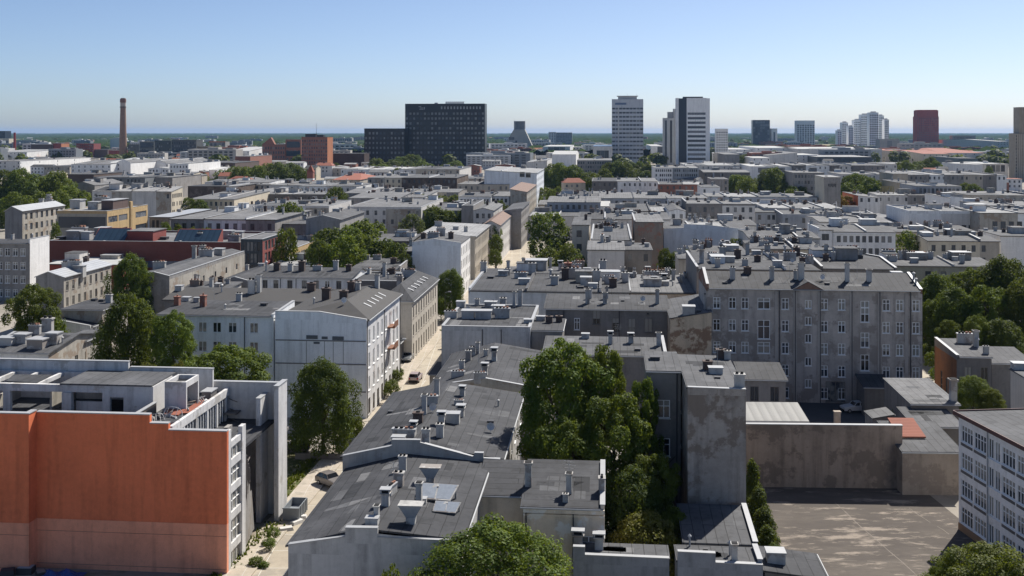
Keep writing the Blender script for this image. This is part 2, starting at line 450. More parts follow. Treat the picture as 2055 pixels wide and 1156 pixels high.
    if k in ('flat', 'sy', 'sx'): rb.slab([(x, y, Z(x, y)) for x, y in ((x0, y0), (x1, y0), (x1, y1), (x0, y1))], t-.004)
    elif k == 'gy':
        q = mx; zl = hz(x0, 0)+t; zr = hz(x1, 0)+t; tp = top+t
        rb.slab([(x0, y0, zl), (q, y0, tp), (q, y1, tp), (x0, y1, zl)], t-.004); rb.slab([(q, y0, tp), (x1, y0, zr), (x1, y1, zr), (q, y1, tp)], t-.004)
    elif k == 'gx':
        q = my; zf = hz(0, y0)+t; zb = hz(0, y1)+t; tp = top+t
        rb.slab([(x0, y0, zf), (x1, y0, zf), (x1, q, tp), (x0, q, tp)], t-.004); rb.slab([(x0, q, tp), (x1, q, tp), (x1, y1, zb), (x0, y1, zb)], t-.004)
    elif k == 'hip':
        q = roof[3]*w; h, r, hf, hb = roof[1:3]+roof[4:6]; e = h+t-.05; yf, yb = (hf if hf else y0), (d-hb if hb else y1); zt = h+r+t
        A, B_, C_, E_ = (x0, y0, e), (x1, y0, e), (x1, y1, e), (x0, y1, e); p1, p2 = (q, yf, zt), (q, yb, zt)
        rb.slab([A, p1, p2, E_], t-.06); rb.slab([p1, B_, C_, p2], t-.06)
        if hf: rb.slab([A, B_, p1], t-.06)
        if hb: rb.slab([C_, E_, p2], t-.06)
    elif k == 'hipx':
        q = roof[3]*d; h, r, hl, hr = roof[1:3]+roof[4:6]; e = h+t-.05; xl, xr = (hl if hl else x0), (w-hr if hr else x1); zt = h+r+t
        A, B_, C_, E_ = (x0, y0, e), (x1, y0, e), (x1, y1, e), (x0, y1, e); p1, p2 = (xl, q, zt), (xr, q, zt)
        rb.slab([A, B_, p2, p1], t-.06); rb.slab([p1, p2, C_, E_], t-.06)
        if hl: rb.slab([A, p1, E_], t-.06)
        if hr: rb.slab([B_, C_, p2], t-.06)
    o.roof = rb.build('roof', [rm], root)
    # walls that rise above the roof, with a sheet-metal coping
    if fire:
        th = .34
        for s, ph in fire.items():
            if not ph: continue
            fb = MB(); cb = MB()
            O, ux, Lw, prof = sides[s]; nx, ny = ux[1], -ux[0]
            if isinstance(ph, (list, tuple)): top = list(ph); prof2 = [(a, None) for a, _ in top]
            else: top = [(a, z+ph) for a, z in prof]
            inset0 = th+.004 if s in 'RL' and fire.get('F') and s == 'R' or s in 'RL' and fire.get('B') and s == 'L' else 0.0
            inset1 = th+.004 if s in 'RL' and fire.get('B') and s == 'R' or s in 'RL' and fire.get('F') and s == 'L' else 0.0
            for (a, za), (b_, zb) in zip(top[:-1], top[1:]):
                if b_-a < .01: continue
                if a <= .001: a = inset0+0.0
                if b_ >= Lw-.001: b_ = Lw-inset1
                q = lambda s_, y, z: (O[0]+ux[0]*s_-nx*y, O[1]+ux[1]*s_-ny*y, z)
                lo = min(za, zb)-1.2
                lo = max(lo, min(z for _, z in prof)-.4)
                if min(za, zb)-lo < .15: lo = min(za, zb)-.5
                fb.hexa([q(a, -.004, lo), q(b_, -.004, lo), q(b_, th, lo), q(a, th, lo)], [q(a, -.004, za), q(b_, -.004, zb), q(b_, th, zb), q(a, th, za)])
                cb.hexa([q(a, -.07, za), q(b_, -.07, zb), q(b_, th+.06, zb), q(a, th+.06, za)],
                        [q(a, -.07, za+.07), q(b_, -.07, zb+.07), q(b_, th+.06, zb+.07), q(a, th+.06, za+.07)])
            if fb.v: fb.build('parapet', [parm or wm], root); cb.build('coping', [M_zinc], root)
    # gutters along eaves that overhang
    gb = MB()
    for s in 'FR':
        if not fire.get(s) and over > .1 and Y < 400:
            O, ux, Lw, prof = sides[s]
            if len(prof) == 2 and abs(prof[0][1]-prof[-1][1]) < .01:
                z = prof[0][1]-(.05 if k[0] == 'h' else .0)
                if s == 'F': gb.tube((-ov['L'], -over-.05, z), (w+ov['R'], -over-.05, z), .09, .09, 6)
                else: gb.tube((w+over+.05, -ov['F'], z), (w+over+.05, d+ov['B'], z), .09, .09, 6)
    if gb.v: gb.build('gutter', [M_zinc if style != 'far' else M_dtrim], root)
    for s, a in pipes:
        O, ux, Lw, prof = sides[s]; nx, ny = ux[1], -ux[0]
        x, y = O[0]+ux[0]*a+nx*.09, O[1]+ux[1]*a+ny*.09; zt = min(p[1] for p in prof)-.1
        pb = MB(); pb.tube((x, y, 0), (x, y, zt), .065, .065, 6); pb.build('downpipe', [M_dtrim], root)
    # windows
    rot = {'F': 0, 'R': math.pi/2, 'B': math.pi, 'L': -math.pi/2}
    allr = [(s, r) for s in 'FRLB' for r in win.get(s, [])]
    for s, r in allr[:100]:
        O, ux, Lw, prof = sides[s]
        st = r[4] if len(r) > 4 else style
        fr, pn = win_meshes(r[2], r[3], st)
        if fr is None: q = link('window', pn, root); 
        else:
            q = link('window', fr, root); link('pane', pane_of(pn), q)
        q.location = (O[0]+ux[0]*r[0], O[1]+ux[1]*r[0], r[1]); q.rotation_euler = (0, 0, rot[s])
    if len(allr) > 100:
        b = MB()
        for s, r in allr[100:]:
            O, ux, Lw, prof = sides[s]; nx, ny = ux[1], -ux[0]
            P = lambda a, z: (O[0]+ux[0]*a-nx*.14, O[1]+ux[1]*a-ny*.14, z)
            b.poly([P(r[0], r[1]), P(r[0]+r[2], r[1]), P(r[0]+r[2], r[1]+r[3]), P(r[0], r[1]+r[3])])
        kind(b.build('glazing', [G_far], root), 'stuff')
    for i in range(chim):
        kk = rnd.choice(kinds)
        x = rnd.uniform(.08, .92)*w; y = rnd.choice((rnd.uniform(.3, .92), rnd.uniform(.75, .95)))*d
        put(o, x, y, kk, rnd.uniform(.8, 1.15), rnd.choice((0, 0, math.pi/2)))
    return o

def patchy(o, n, y0=.5, y1=None, edges=None):
    "tar repairs and newer strips of felt laid on a roof, each within one slope"
    y1 = o.d-.5 if y1 is None else y1; ed = edges or [.5, o.w-.5]
    for i in range(n):
        a, b_ = rnd.choice(list(zip(ed[:-1], ed[1:]))); L = rnd.uniform(.8, 4.5); Wd = rnd.uniform(.6, 1.6)
        if rnd.random() < .4: L, Wd = Wd, L
        if b_-a < L+.4 or y1-y0 < Wd+.4: continue
        x = rnd.uniform(a+.15, b_-L-.15); y = rnd.uniform(y0, y1-Wd); Z = lambda x_, y_: o.hz(x_, y_)+.17
        m = MB(); m.slab([(x, y, Z(x, y)), (x+L, y+rnd.uniform(-.1, .1), Z(x+L, y)), (x+L, y+Wd, Z(x+L, y+Wd)), (x+rnd.uniform(-.1, .1), y+Wd, Z(x, y+Wd))], .008)
        m.build('roof_patch', [rnd.choice((R_mid, R_lite, R_black, R_black, R_mid))], o.roof)
R_black = felt((.026, .027, .03)); 
def put(o, x, y, kk, sc=1.0, rz=0.0, mesh=None, dz=0.0, nm=None):
    c = link(nm or ('vent_pipe' if kk == 'pipe' else 'roof_hatch' if kk == 'hatch' else 'chimney'), mesh or CH[kk], o.roof)
    c.location = (x, y, o.hz(x, y)+.16+dz)
    c.scale = (sc*rnd.uniform(.85, 1.15), sc*rnd.uniform(.9, 1.1), sc*rnd.uniform(.75, 1.25)); c.rotation_euler = (0, 0, rz+rnd.uniform(-.06, .06))
    return c
def local(o, P):
    c, s = math.cos(-o.rz), math.sin(-o.rz); dx, dy = P.x-o.X, P.y-o.Y
    return (dx*c-dy*s, dx*s+dy*c)
def on_roof(o, u, v):
    z = o.hz(o.w/2, o.d/2)
    for _ in range(8):
        x, y = local(o, W(u, v, z)); z = .5*z+.5*o.hz(min(max(x, 0), o.w), min(max(y, 0), o.d))
    return min(max(x, .2), o.w-.2), min(max(y, .2), o.d-.2)
def chims(o, spec):
    "spec: (photo column, photo row of the foot, kind, size[, rz])"
    for q in spec:
        x, y = on_roof(o, q[0], q[1]); put(o, x, y, q[2], q[3] if len(q) > 3 else 1.0, q[4] if len(q) > 4 else 0.0)

def span(P, u1, rz=-TH):
    "length along the front from P until photo column u1"
    k = (u1-UC)/F; px, py = math.cos(rz), math.sin(rz)
    return (k*P.y-P.x)/(px-k*py)
def front(u0, u1, v, h, rz=-TH):
    P = W(u0, v, h); return P.x, P.y, span(P, u1, rz)

def row(label, u0, u1, v, h, vb, roofk='flat', rise=.8, nwin=0, rows=0, wh=(1.1, 1.8), top=1.0, dz=3.4, R_=None, L_=None, skipf=(), **kw):
    "house by its front eave in the photo: columns u0..u1, row v, eave height h; vb = photo row of the back roof edge"
    rz = kw.get('rz', -TH)
    X, Y, w = front(u0, u1, v, h, rz)
    hb = h+rise if roofk == 'sy' else h
    d = max(5.0, (F*(HC-hb)/(vb-VH)-Y)/math.cos(rz)) if vb > VH+2 else 14.0
    rf = {'flat': ('flat', h), 'sy': ('sy', h, h+rise), 'sx': ('sx', h, h+rise), 'sxr': ('sx', h+rise, h), 'gx': ('gx', h, rise, .5), 'gy': ('gy', h, rise, .5),
          'hipx': ('hipx', h, rise, .5, min(w*.3, d*.4), min(w*.3, d*.4)), 'hip': ('hip', h, rise, .5, min(d*.3, w*.4), min(d*.3, w*.4))}[roofk]
    win = {}
    if nwin: win['F'] = grid(w, nwin, rows, min(wh[0], w/nwin*.62), wh[1], top, dz, h, skip=skipf)
    if R_: win['R'] = grid(d, R_[0], R_[1], min(wh[0], d/R_[0]*.62), wh[1], top, dz, h)
    if L_: win['L'] = grid(d, L_[0], L_[1], min(wh[0], d/L_[0]*.62), wh[1], top, dz, h)
    mid = kw.get('style', 'far') == 'far' and 190 < Y < 1150 and w > 9
    pw = []
    if mid:
        for s_ in win: win[s_] = [r for r in win[s_] if rnd.random() > .1]
        x = rnd.uniform(8, 16)
        while x < w-5: pw.append(x); x += rnd.uniform(8, 15)
        wm = kw.get('wm') or M_grey
        fam = FAMILY.get(wm)
        if fam and Y < 900: kw['secs'] = [(0.0, wm)]+[(a, rnd.choice(fam) if rnd.random() < .6 else wm) for a in pw]
        kw['chim'] = int(kw.get('chim', 0)*2.1+1.5)
        kw.setdefault('kinds', ('stack', 'box', 'dark', 'pipe', 'hatch', 'tall', 'wide', 'cowl', 'brickwide', 'flared', 'stack', 'box', 'dark'))
    o = building(label, X, Y, w, d, rf, win=win, **kw)
    if mid: clutter(o, pw, roofk)
    return o

def clutter(o, pw, rk):
    "party walls across the roof, sections re-covered in another felt, small roof houses"
    w, d = o.w, o.d; mats = (M_pale, M_grey, M_dirty, M_white2, M_chim)
    edges = [0.0]+pw+[w]
    for a in pw:
        if rnd.random() < .25: continue
        e = rnd.uniform(.25, .75); b = MB(); ys = [.05, d*.5, d-.05] if rk == 'gx' else [.05, d-.05]
        for y0, y1 in zip(ys[:-1], ys[1:]):
            z0, z1 = o.hz(a, y0)+.16, o.hz(a, y1)+.16
            q = lambda x, z_, k: [(x-k, y0, z0+z_), (x+k, y0, z0+z_), (x+k, y1, z1+z_), (x-k, y1, z1+z_)]
            b.hexa(q(a, -.3, .17), q(a, e, .17), 0); b.hexa(q(a, e+.002, .24), q(a, e+.07, .24), 1)
        b.build('fire_wall', [rnd.choice(mats), rnd.choice((M_zinc, M_dtrim))], o.roof)
    if rk in ('flat', 'sy') :
        for x0, x1 in zip(edges[:-1], edges[1:]):
            if rnd.random() < .5:
                y0, y1 = (.5, d-.5) if rnd.random() < .6 else (.5, d*rnd.uniform(.4, .7)); Z = lambda x, y: o.hz(x, y)+.185
                b = MB(); b.slab([(x0+.5, y0, Z(x0, y0)), (x1-.5, y0, Z(x1, y0)), (x1-.5, y1, Z(x1, y1)), (x0+.5, y1, Z(x0, y1))], .02)
                b.build('roof_patch', [rnd.choice((R_dark, R_mid, R_lite, R_pale, R_mid))], o.roof)
    for i in range(rnd.choice((1, 1, 2, 3)) if d > 8 else 0):
        if w < 12: break
        a, c, h = rnd.uniform(2.2, min(5.5, w*.3)), rnd.uniform(2.0, min(5, d*.4)), rnd.uniform(.9, 2.2); x = rnd.uniform(.5, w-a-.5); y = rnd.uniform(d*.25, d-c-.5)
        z = min(o.hz(x, y), o.hz(x+a, y+c), o.hz(x, y+c), o.hz(x+a, y)); zz = max(o.hz(x, y), o.hz(x+a, y+c), o.hz(x, y+c), o.hz(x+a, y))+.16
        b = MB(); b.box(x, x+a, y, y+c, z, zz+h); b.box(x-.15, x+a+.15, y-.15, y+c+.15, zz+h+.003, zz+h+.12, 1); b.build('roof_house', [rnd.choice(mats), rnd.choice((R_mid, R_lite, M_zinc))], o.roof)

M_bluish = plaster((.33, .35, .38), .4)
FAMILY = {M_pale: (M_grey, M_dirty, M_white2, M_bluish, M_beige), M_grey: (M_pale, M_tene, M_dirty, M_white2, M_beige, M_cream), M_white2: (M_white2, M_white, M_pale), M_white: (M_white, M_white2), M_dgrey: (M_pale, M_tene, M_grey, M_white2),
          M_beige: (M_beige, M_dirty, M_cream), M_dirty: (M_dirty, M_pale, M_cream, M_white2), M_cream: (M_cream, M_beige), M_bluish: (M_bluish, M_white2, M_pale, M_beige), M_tene: (M_tene, M_grey, M_pale)}
def tower(label, u0, u1, vt, vb, d=20, nwin=0, rows=0, ww=.6, hh=.5, top=.04, bot=0.0, side=None, zmax=None, **kw):
    "high building by its front face in the photo: top row vt, ground row vb"
    Y = F*HC/(vb-VH); P = D(u0, vt, Y); w = span(P, u1, kw.get('rz', -TH)); h = P.z
    win = {}
    def cells(L, n, top_, bot_):
        out = []; ph = h*(1-top_-bot_)/rows; pw = L/n
        for r in range(rows):
            for c in range(n): out.append((pw*(c+.5-ww/2), h*bot_+ph*(rows-1-r)+ph*(.5-hh/2), pw*ww, ph*hh))
        return out
    if nwin: win['F'] = cells(w, nwin, top, bot)
    if side: win[side[0]] = cells(d, side[1], top, bot)
    kw.setdefault('name', 'office_tower'); kw.setdefault('over', .05); kw.setdefault('par', 1.0)
    return building(label, P.x, P.y, w, d, ('flat', h), win=win, **kw)
# ------------------------------------------------------------------ trees
def leafmat(c1, c2, c3):
    m, t, b = nt('foliage'); t.nodes.remove(b)
    out = t.nodes['Material Output']
    g = N(t, 'ShaderNodeNewGeometry'); oi = N(t, 'ShaderNodeObjectInfo')
    v = coords(t); d = noise(t, v, 1.3, 2)
    c = mixc(t, ramp(t, g.outputs['Random Per Island'], 0, 1), c1, c2)
    c = mixc(t, ramp(t, d, .45, .7, 0, .7), c, c3)
    hs = N(t, 'ShaderNodeHueSaturation'); t.links.new(c, hs.inputs['Color'])
    t.links.new(ramp(t, oi.outputs['Random'], 0, 1, .75, 1.25), hs.inputs['Value'])
    t.links.new(ramp(t, oi.outputs['Random'], 0, 1, .49, .512), hs.inputs['Hue'])
    df = N(t, 'ShaderNodeBsdfPrincipled'); tr = N(t, 'ShaderNodeBsdfTranslucent'); ms = N(t, 'ShaderNodeMixShader')
    df.inputs['Roughness'].default_value = .6; df.inputs['Specular IOR Level'].default_value = .22
    t.links.new(hs.outputs[0], df.inputs['Base Color'])
    tc = mixc(t, .5, hs.outputs[0], (.24, .27, .02)); t.links.new(tc, tr.inputs[0])
    ms.inputs[0].default_value = .38
    t.links.new(df.outputs[0], ms.inputs[1]); t.links.new(tr.outputs[0], ms.inputs[2]); t.links.new(ms.outputs[0], out.inputs[0])
    return m
L_lin = leafmat((.065, .105, .013), (.13, .165, .018), (.034, .062, .011))
L_dark = leafmat((.045, .078, .014), (.085, .118, .016), (.026, .05, .012))
L_bright = leafmat((.09, .13, .015), (.13, .155, .02), (.06, .095, .012))
L_yell = leafmat((.10, .10, .018), (.14, .12, .022), (.06, .075, .014))
L_grey = leafmat((.06, .08, .04), (.085, .10, .055), (.04, .06, .03))
L_rust = leafmat((.16, .06, .018), (.2, .085, .022), (.09, .032, .012))
M_bark = plain('bark', (.10, .08, .06), .95, 0, .1, .4, 2)

def crown_mesh(seed, prof, nl, per, ls, mat, lobe=.27, low=.12, drop=.25):
    """leaf quads on many lobes inside an envelope; unit crown: width 1, z 0..1 (scaled to size); prof(z)=radius share"""
    r = random.Random(seed); b = MB()
    lobes = []
    for i in range(nl):
        z = low+(1-low)*((i+.5)/nl)**.9
        a = i*2.39996+r.uniform(-.4, .4)
        rr = prof(z)*.5*math.sqrt(r.uniform(.25, 1.0))*(.84 if r.random() < .75 else r.uniform(.95, 1.2))
        lobes.append((rr*math.cos(a), rr*math.sin(a), z-.08+r.uniform(-.04, .04), lobe*.5*r.uniform(.65, 1.2)*(.55+.45*prof(z))))
    up = Vector((0, 0, 1))
    for (x, y, z, q) in lobes:
        n = int(per*(q/(lobe*.5))**2)
        for _ in range(n):
            d = Vector((r.gauss(0, 1), r.gauss(0, 1), r.gauss(.25, 1)))
            d.normalize()
            out = Vector((x, y, (z-.5)*.6)); 
            if out.length > .05 and d.dot(out.normalized()) < -.35 and r.random() < .8: continue
            k = q*(r.uniform(.72, 1.08) if r.random() < .85 else r.uniform(1.05, 1.3))
            p = Vector((x, y, z))+Vector((d.x*k, d.y*k, d.z*k*.85))
            if p.z < 0: continue
            nn = (d+Vector((r.uniform(-.7, .7), r.uniform(-.7, .7), r.uniform(-.3, .9)))).normalized()
            u = nn.orthogonal().normalized(); w = nn.cross(u); a = r.uniform(0, 6.28)
            u2 = u*math.cos(a)+w*math.sin(a); w2 = nn.cross(u2)
            s = ls*r.uniform(.6, 1.25)
            b.poly([p-u2*s*.55, p-w2*s*.4+nn*s*.1, p+u2*s*.55, p+w2*s*.4+nn*s*.1])
    return b.mesh('crown', [mat])
def trunk_mesh(seed, spread=.3):
    r = random.Random(seed); b = MB()
    pts = [(0, 0, -.02, .030), (.004, .0, .18, .022), (-.006, .008, .42, .016), (.008, 0, .68, .009), (0, .004, .86, .003)]
    for p, q in zip(pts[:-1], pts[1:]): b.tube(p[:3], q[:3], p[3], q[3], 7)
    for i in range(9):
        z = .2+.06*i; a = i*2.4+r.uniform(-.3, .3); L = spread*(1-.06*i)*r.uniform(.8, 1.1)
        m = (L*.5*math.cos(a), L*.5*math.sin(a), z+.07); e = (L*math.cos(a+.2), L*math.sin(a+.2), z+.2)
        b.tube((0, 0, z), m, .011, .007, 5); b.tube(m, e, .007, .002, 5)
        b.tube(m, (m[0]*1.5+.05, m[1]*1.5-.05, m[2]+.13), .005, .0015, 4)
    return b.mesh('trunk', [M_bark])
p_round = lambda z: max(.12, math.sqrt(max(0, 1-((z-.45)/.56)**2)))
p_oval = lambda z: max(.14, math.sqrt(max(0, 1-((z-.42)/.6)**2))*(.9+.1*math.sin(9*z)))
p_pop = lambda z: max(.15, min(1, .55+.9*z if z < .5 else 1.15-.75*(z-.3)))
p_cone = lambda z: max(.08, 1.02-z*.92)
TREES = {}
def add_kind(n, prof, nl, per, ls, mat, asp, spread=.3, lobe=.27, low=.1):
    TREES[n] = [(crown_mesh(hash(n) % 1 + i*7+len(n), prof, nl, per, ls, mat, lobe, low), trunk_mesh(i, spread), asp) for i in range(2)]
add_kind('near_linden', p_round, 130, 460, .021, L_lin, .9, lobe=.22)
add_kind('near_bright', p_round, 130, 460, .021, L_bright, .9, lobe=.22)
add_kind('near_dark', p_oval, 130, 420, .025, L_dark, 1.5, lobe=.24)
add_kind('near_mid', p_oval, 78, 520, .025, L_lin, 1.15, lobe=.2)
add_kind('near_yellow', p_round, 70, 200, .040, L_yell, .95, lobe=.27)
add_kind('thuja', p_cone, 70, 200, .045, L_dark, 2.6, lobe=.3, low=.02)
add_kind('mid', p_round, 60, 110, .055, L_lin, 1.05, lobe=.27)
add_kind('middark', p_round, 60, 110, .055, L_dark, 1.1, lobe=.27)
add_kind('midbright', p_round, 60, 110, .055, L_bright, 1.0, lobe=.27)
add_kind('poplar', p_pop, 60, 110, .055, L_lin, 2.4, lobe=.32)
add_kind('willow', p_oval, 60, 110, .055, L_grey, 1.2, lobe=.27)
add_kind('rust', p_round, 50, 100, .06, L_rust, 1.0)
add_kind('far', p_round, 30, 50, .10, L_dark, 1.0, lobe=.33)
add_kind('farlin', p_round, 30, 50, .10, L_lin, 1.0, lobe=.33)
add_kind('bush', p_round, 30, 90, .09, L_lin, .7, lobe=.4, low=.0)

def tree(label, u, vt, Y, wpx, k='mid', group=None, cat='tree', name='broadleaf_tree', stem=.16, z0=0.0):
    "crown top at photo row vt, distance Y, crown wpx photo pixels wide; stands on the ground"
    P = D(u, vt, Y); ht = P.z-z0; w = wpx*Y/F
    i = rnd.randrange(2); cm, tm, asp = TREES[k][i]
    ch = min(ht*(1-stem), w*asp*1.3); ch = max(ch, ht*.55)
    o = empty(name, (P.x, Y, z0), rnd.uniform(0, 6.28), label, cat, group)
    if k != 'bush':
        t = link('trunk', tm, o); t.scale = (ht*.8, ht*.8, ht*.92)
    c = link('crown', cm, o); c.location = (0, 0, ht-ch); k_ = 1.12 if k == 'thuja' else 1.22; c.scale = (w*k_, w*k_*rnd.uniform(.9, 1.1), ch)
    return o

# ------------------------------------------------------------------ cars
def car(label, P, rz, col, body='hatch'):
    paint = plain('car_paint_'+label.split()[0], col, .3, .3, .5, .05)
    gl = plain('car_glass', (.012, .014, .018), .08, 0, .6, 0); dk = plain('black_plastic', (.015, .015, .016), .6)
    rim = plain('wheel_rim', (.4, .4, .41), .35, .6); rub = plain('tyre_rubber', (.015, .015, .015), .9)
    o = empty('parked_car', (P.x, P.y, .03), rz, label, 'car', 'cars parked along the street and in the yard')
    L, Wd = 4.15, 1.72
    prof = [(-L/2, .35), (-L/2, .62), (-L/2+.08, .86), (-L/2+.95, 1.0), (-.55, 1.05)]
    roof = [(-.5, 1.05), (.05-.15, 1.45), (.5, 1.5), (1.35, 1.43)]
    back = [(1.85, .98), (L/2-.02, .9), (L/2, .6), (L/2-.03, .33)]
    if body == 'estate': roof = [(-.55, 1.05), (-.1, 1.48), (.6, 1.54), (1.75, 1.48)]; back = [(2.0, .98), (L/2, .9), (L/2, .6), (L/2-.03, .33)]
    b = MB()
    lower = prof+[(1.85 if body == 'hatch' else 2.0, 1.02)]+back[1:]
    def sec(pts, w, k=1.0):
        b_ = [(x, -w/2*k, z) for x, z in pts]; c_ = [(x, w/2*k, z) for x, z in pts]; return b_, c_
    ring = lower
    # lower body: three slices across for a rounded shoulder
    for (w0, d0), (w1, d1) in (((-.5, .06), (-.44, 0)), ((-.44, 0), (.44, 0)), ((.44, 0), (.5, .06))):
        f = lambda x, z, w, d: (x*(1-d*.6), w*Wd, .33+(z-.33)*(1-d))
        n = len(ring)
        for i in range(n):
            j = (i+1) % n
            b.poly([f(*ring[i], w1, d1), f(*ring[j], w1, d1), f(*ring[j], w0, d0), f(*ring[i], w0, d0)][::-1])
    b.poly([(x*.964, -.5*Wd, .33+(z-.33)*.94) for x, z in ring][::-1]); b.poly([(x*.964, .5*Wd, .33+(z-.33)*.94) for x, z in ring])
    rf = roof
    for i in range(1, len(rf)-1): # roof skin
        (x0, z0), (x1, z1) = rf[i], rf[i+1]; k = .38*Wd
        b.slab([(x0, -k, z0+.02), (x1, -k, z1+.02), (x1, k, z1+.02), (x0, k, z0+.02)], .05)
    e = back[0]
    for s in (-1, 1): # pillars
        for (xa, za, xb, zb) in ((rf[0][0], 1.02, rf[1][0], rf[1][1]), (.45, 1.02, .5, 1.47), (e[0], 1.0, rf[-1][0], rf[-1][1])):
            b.tube((xa, s*.45*Wd, za), (xb, s*.385*Wd, zb), .05, .045, 5)
    b.build('body', [paint], o)
    g = MB(); lo, hi = .452*Wd, .37*Wd
    q = [rf[0], rf[1], rf[2], rf[3], e]
    for s in (-1, 1):
        pts = [(q[0][0]+.06, s*lo, 1.02), (e[0]-.08, s*lo, 1.0), (q[3][0]-.03, s*hi, q[3][1]-.03), (q[2][0], s*hi, q[2][1]-.03), (q[1][0]+.04, s*hi, q[1][1]-.03)]
        g.poly(pts if s < 0 else pts[::-1])
    g.poly([(q[0][0], -lo, 1.03), (q[1][0], -hi, q[1][1]), (q[1][0], hi, q[1][1]), (q[0][0], lo, 1.03)][::-1])
    g.poly([(e[0], -lo, 1.0), (e[0], lo, 1.0), (q[3][0], hi, q[3][1]), (q[3][0], -hi, q[3][1])])
    g.build('window', [gl], o)
    wt = MB(); wt.tube((0, -.1, 0), (0, .1, 0), .31, .31, 14); wtm = wt.mesh('tyre', [rub])
    wr = MB(); wr.tube((0, -.115, 0), (0, .115, 0), .19, .19, 10); wrm = wr.mesh('rim', [rim])
    for x in (-1.28, 1.28):
        for y in (-.79, .79):
            t = link('wheel', wtm, o); t.location = (x, y, .31); r_ = link('rim', wrm, t)
    hl = MB(); hl.box(-.04, .03, -.2, .2, -.07, .08); hm = hl.mesh('headlight', [plain('lamp_glass', (.7, .7, .7), .15)])
    tl = MB(); tl.box(-.03, .04, -.13, .13, -.12, .12); tm = tl.mesh('tail_light', [plain('tail_glass', (.35, .01, .01), .2)])
    for y in (-.6, .6):
        h = link('headlight', hm, o); h.location = (-L/2+.02, y, .7); t = link('tail_light', tm, o); t.location = (L/2-.02, y*1.12, .78)
    bp = MB(); bp.box(-L/2-.05, -L/2+.1, -.75, .75, .32, .5); bp.box(L/2-.12, L/2+.04, -.75, .75, .32, .5)
    bp.build('bumper', [dk], o)
    return o
# ------------------------------------------------------------------ ground, street, yards
def ST(s, t, z=0.0):
    return (s*math.cos(TH)+t*math.sin(TH), -s*math.sin(TH)+t*math.cos(TH), z)
def groundmat(name, c1, c2, sc=.08, c3=None, lo=.45, hi=.62, rough=.95, crack=None, amt3=.8, stretch=1.0):
    m, t, b = nt(name)
    v = coords(t, 1, stretch, 1); d = noise(t, v, sc, 7, .65); e = noise(t, v, sc*9, 5, .6)
    c = mixc(t, ramp(t, d, lo, hi), c1, c2)
    c = mixc(t, ramp(t, e, .35, .75, 0, .35), c, tuple(x*.55 for x in c1))
    if c3:
        g = noise(t, v, sc*2.7, 8, .72); c = mixc(t, ramp(t, g, .53, .62, 0, amt3), c, c3)
    if crack:
        c0 = N(t, 'ShaderNodeTexCoord'); br = N(t, 'ShaderNodeTexBrick'); br.inputs['Scale'].default_value = 1/crack
        br.inputs['Brick Width'].default_value = 1.0; br.inputs['Row Height'].default_value = 1.4; br.offset = 0
        br.inputs['Mortar Size'].default_value = .008
        t.links.new(c0.outputs['Object'], br.inputs['Vector'])
        c = mixc(t, br.outputs['Fac'], c, tuple(min(.6, x*1.8) for x in c2))
    t.links.new(c, b.inputs['Base Color']); b.inputs['Roughness'].default_value = rough; b.inputs['Specular IOR Level'].default_value = .2
    bump(t, b, e, .3, .03)
    return m
def sheet(name, pts, z, mat, k='structure', thick=0.0):
    b = MB(); P = [(p[0], p[1], z) for p in pts]
    if thick: b.slab(P, thick)
    else: b.poly(P)
    return kind(b.build(name, [mat]), k)

def country_mat():
    m, t, b = nt('countryside')
    c0 = N(t, 'ShaderNodeTexCoord'); v = c0.outputs['Object']
    vo = N(t, 'ShaderNodeTexVoronoi'); vo.inputs['Scale'].default_value = .0022; t.links.new(v, vo.inputs['Vector'])
    sp = N(t, 'ShaderNodeSeparateColor'); t.links.new(vo.outputs['Color'], sp.inputs[0])
    d = noise(t, v, .004, 5); e = noise(t, v, .03, 5)
    c = mixc(t, ramp(t, sp.outputs[0], .3, .4), (.035, .055, .02), (.055, .07, .03))
    c = mixc(t, ramp(t, sp.outputs[1], .76, .8), c, (.26, .21, .10))
    c = mixc(t, ramp(t, sp.outputs[2], .8, .84), c, (.18, .175, .16))
    c = mixc(t, ramp(t, d, .5, .6, 0, .9), c, (.03, .05, .018))
    c = mixc(t, ramp(t, e, .45, .7, 0, .4), c, (.03, .04, .02))
    t.links.new(c, b.inputs['Base Color']); b.inputs['Roughness'].default_value = 1
    return m
sheet('ground', [(-32000, -900), (32000, -900), (32000, 40000), (-32000, 40000)], -.3, country_mat())
sheet('city_ground', [(-1400, -300), (1400, -300), (1900, 2300), (-1900, 2300)], 0, groundmat('trodden_ground', (.26, .235, .20), (.33, .30, .26), .05, (.12, .13, .07)))
G_road = groundmat('worn_concrete_paving', (.38, .33, .26), (.44, .39, .31), .12, (.28, .25, .21), crack=3.0)
G_pave = groundmat('pavement_slabs', (.40, .35, .28), (.46, .40, .33), .2, (.30, .27, .22), crack=1.5)
G_court = groundmat('old_asphalt_yard', (.098, .085, .075), (.135, .117, .10), .07, (.30, .255, .21), amt3=.85, stretch=3.0)
G_yard = groundmat('yard_asphalt', (.07, .072, .078), (.10, .10, .105), .1)
sheet('street', [ST(-33.4, 40), ST(-27.4, 40), ST(-27.4, 640), ST(-33.4, 640)], .004, G_road)
sheet('pavement_left', [ST(-36.4, 40), ST(-33.4, 40), ST(-33.4, 640), ST(-36.4, 640)], .12, G_pave, thick=.118)
sheet('pavement_right', [ST(-27.4, 40), ST(-25.0, 40), ST(-25.0, 640), ST(-27.4, 640)], .12, G_pave, thick=.118)
b = MB()
for a in range(46, 330, 7): b.poly([ST(-30.5, a, .008), ST(-30.36, a, .008), ST(-30.36, a+3.2, .008), ST(-30.5, a+3.2, .008)])
kind(b.build('road_marking', [plain('road_paint', (.5, .48, .44), .8)]), 'structure')
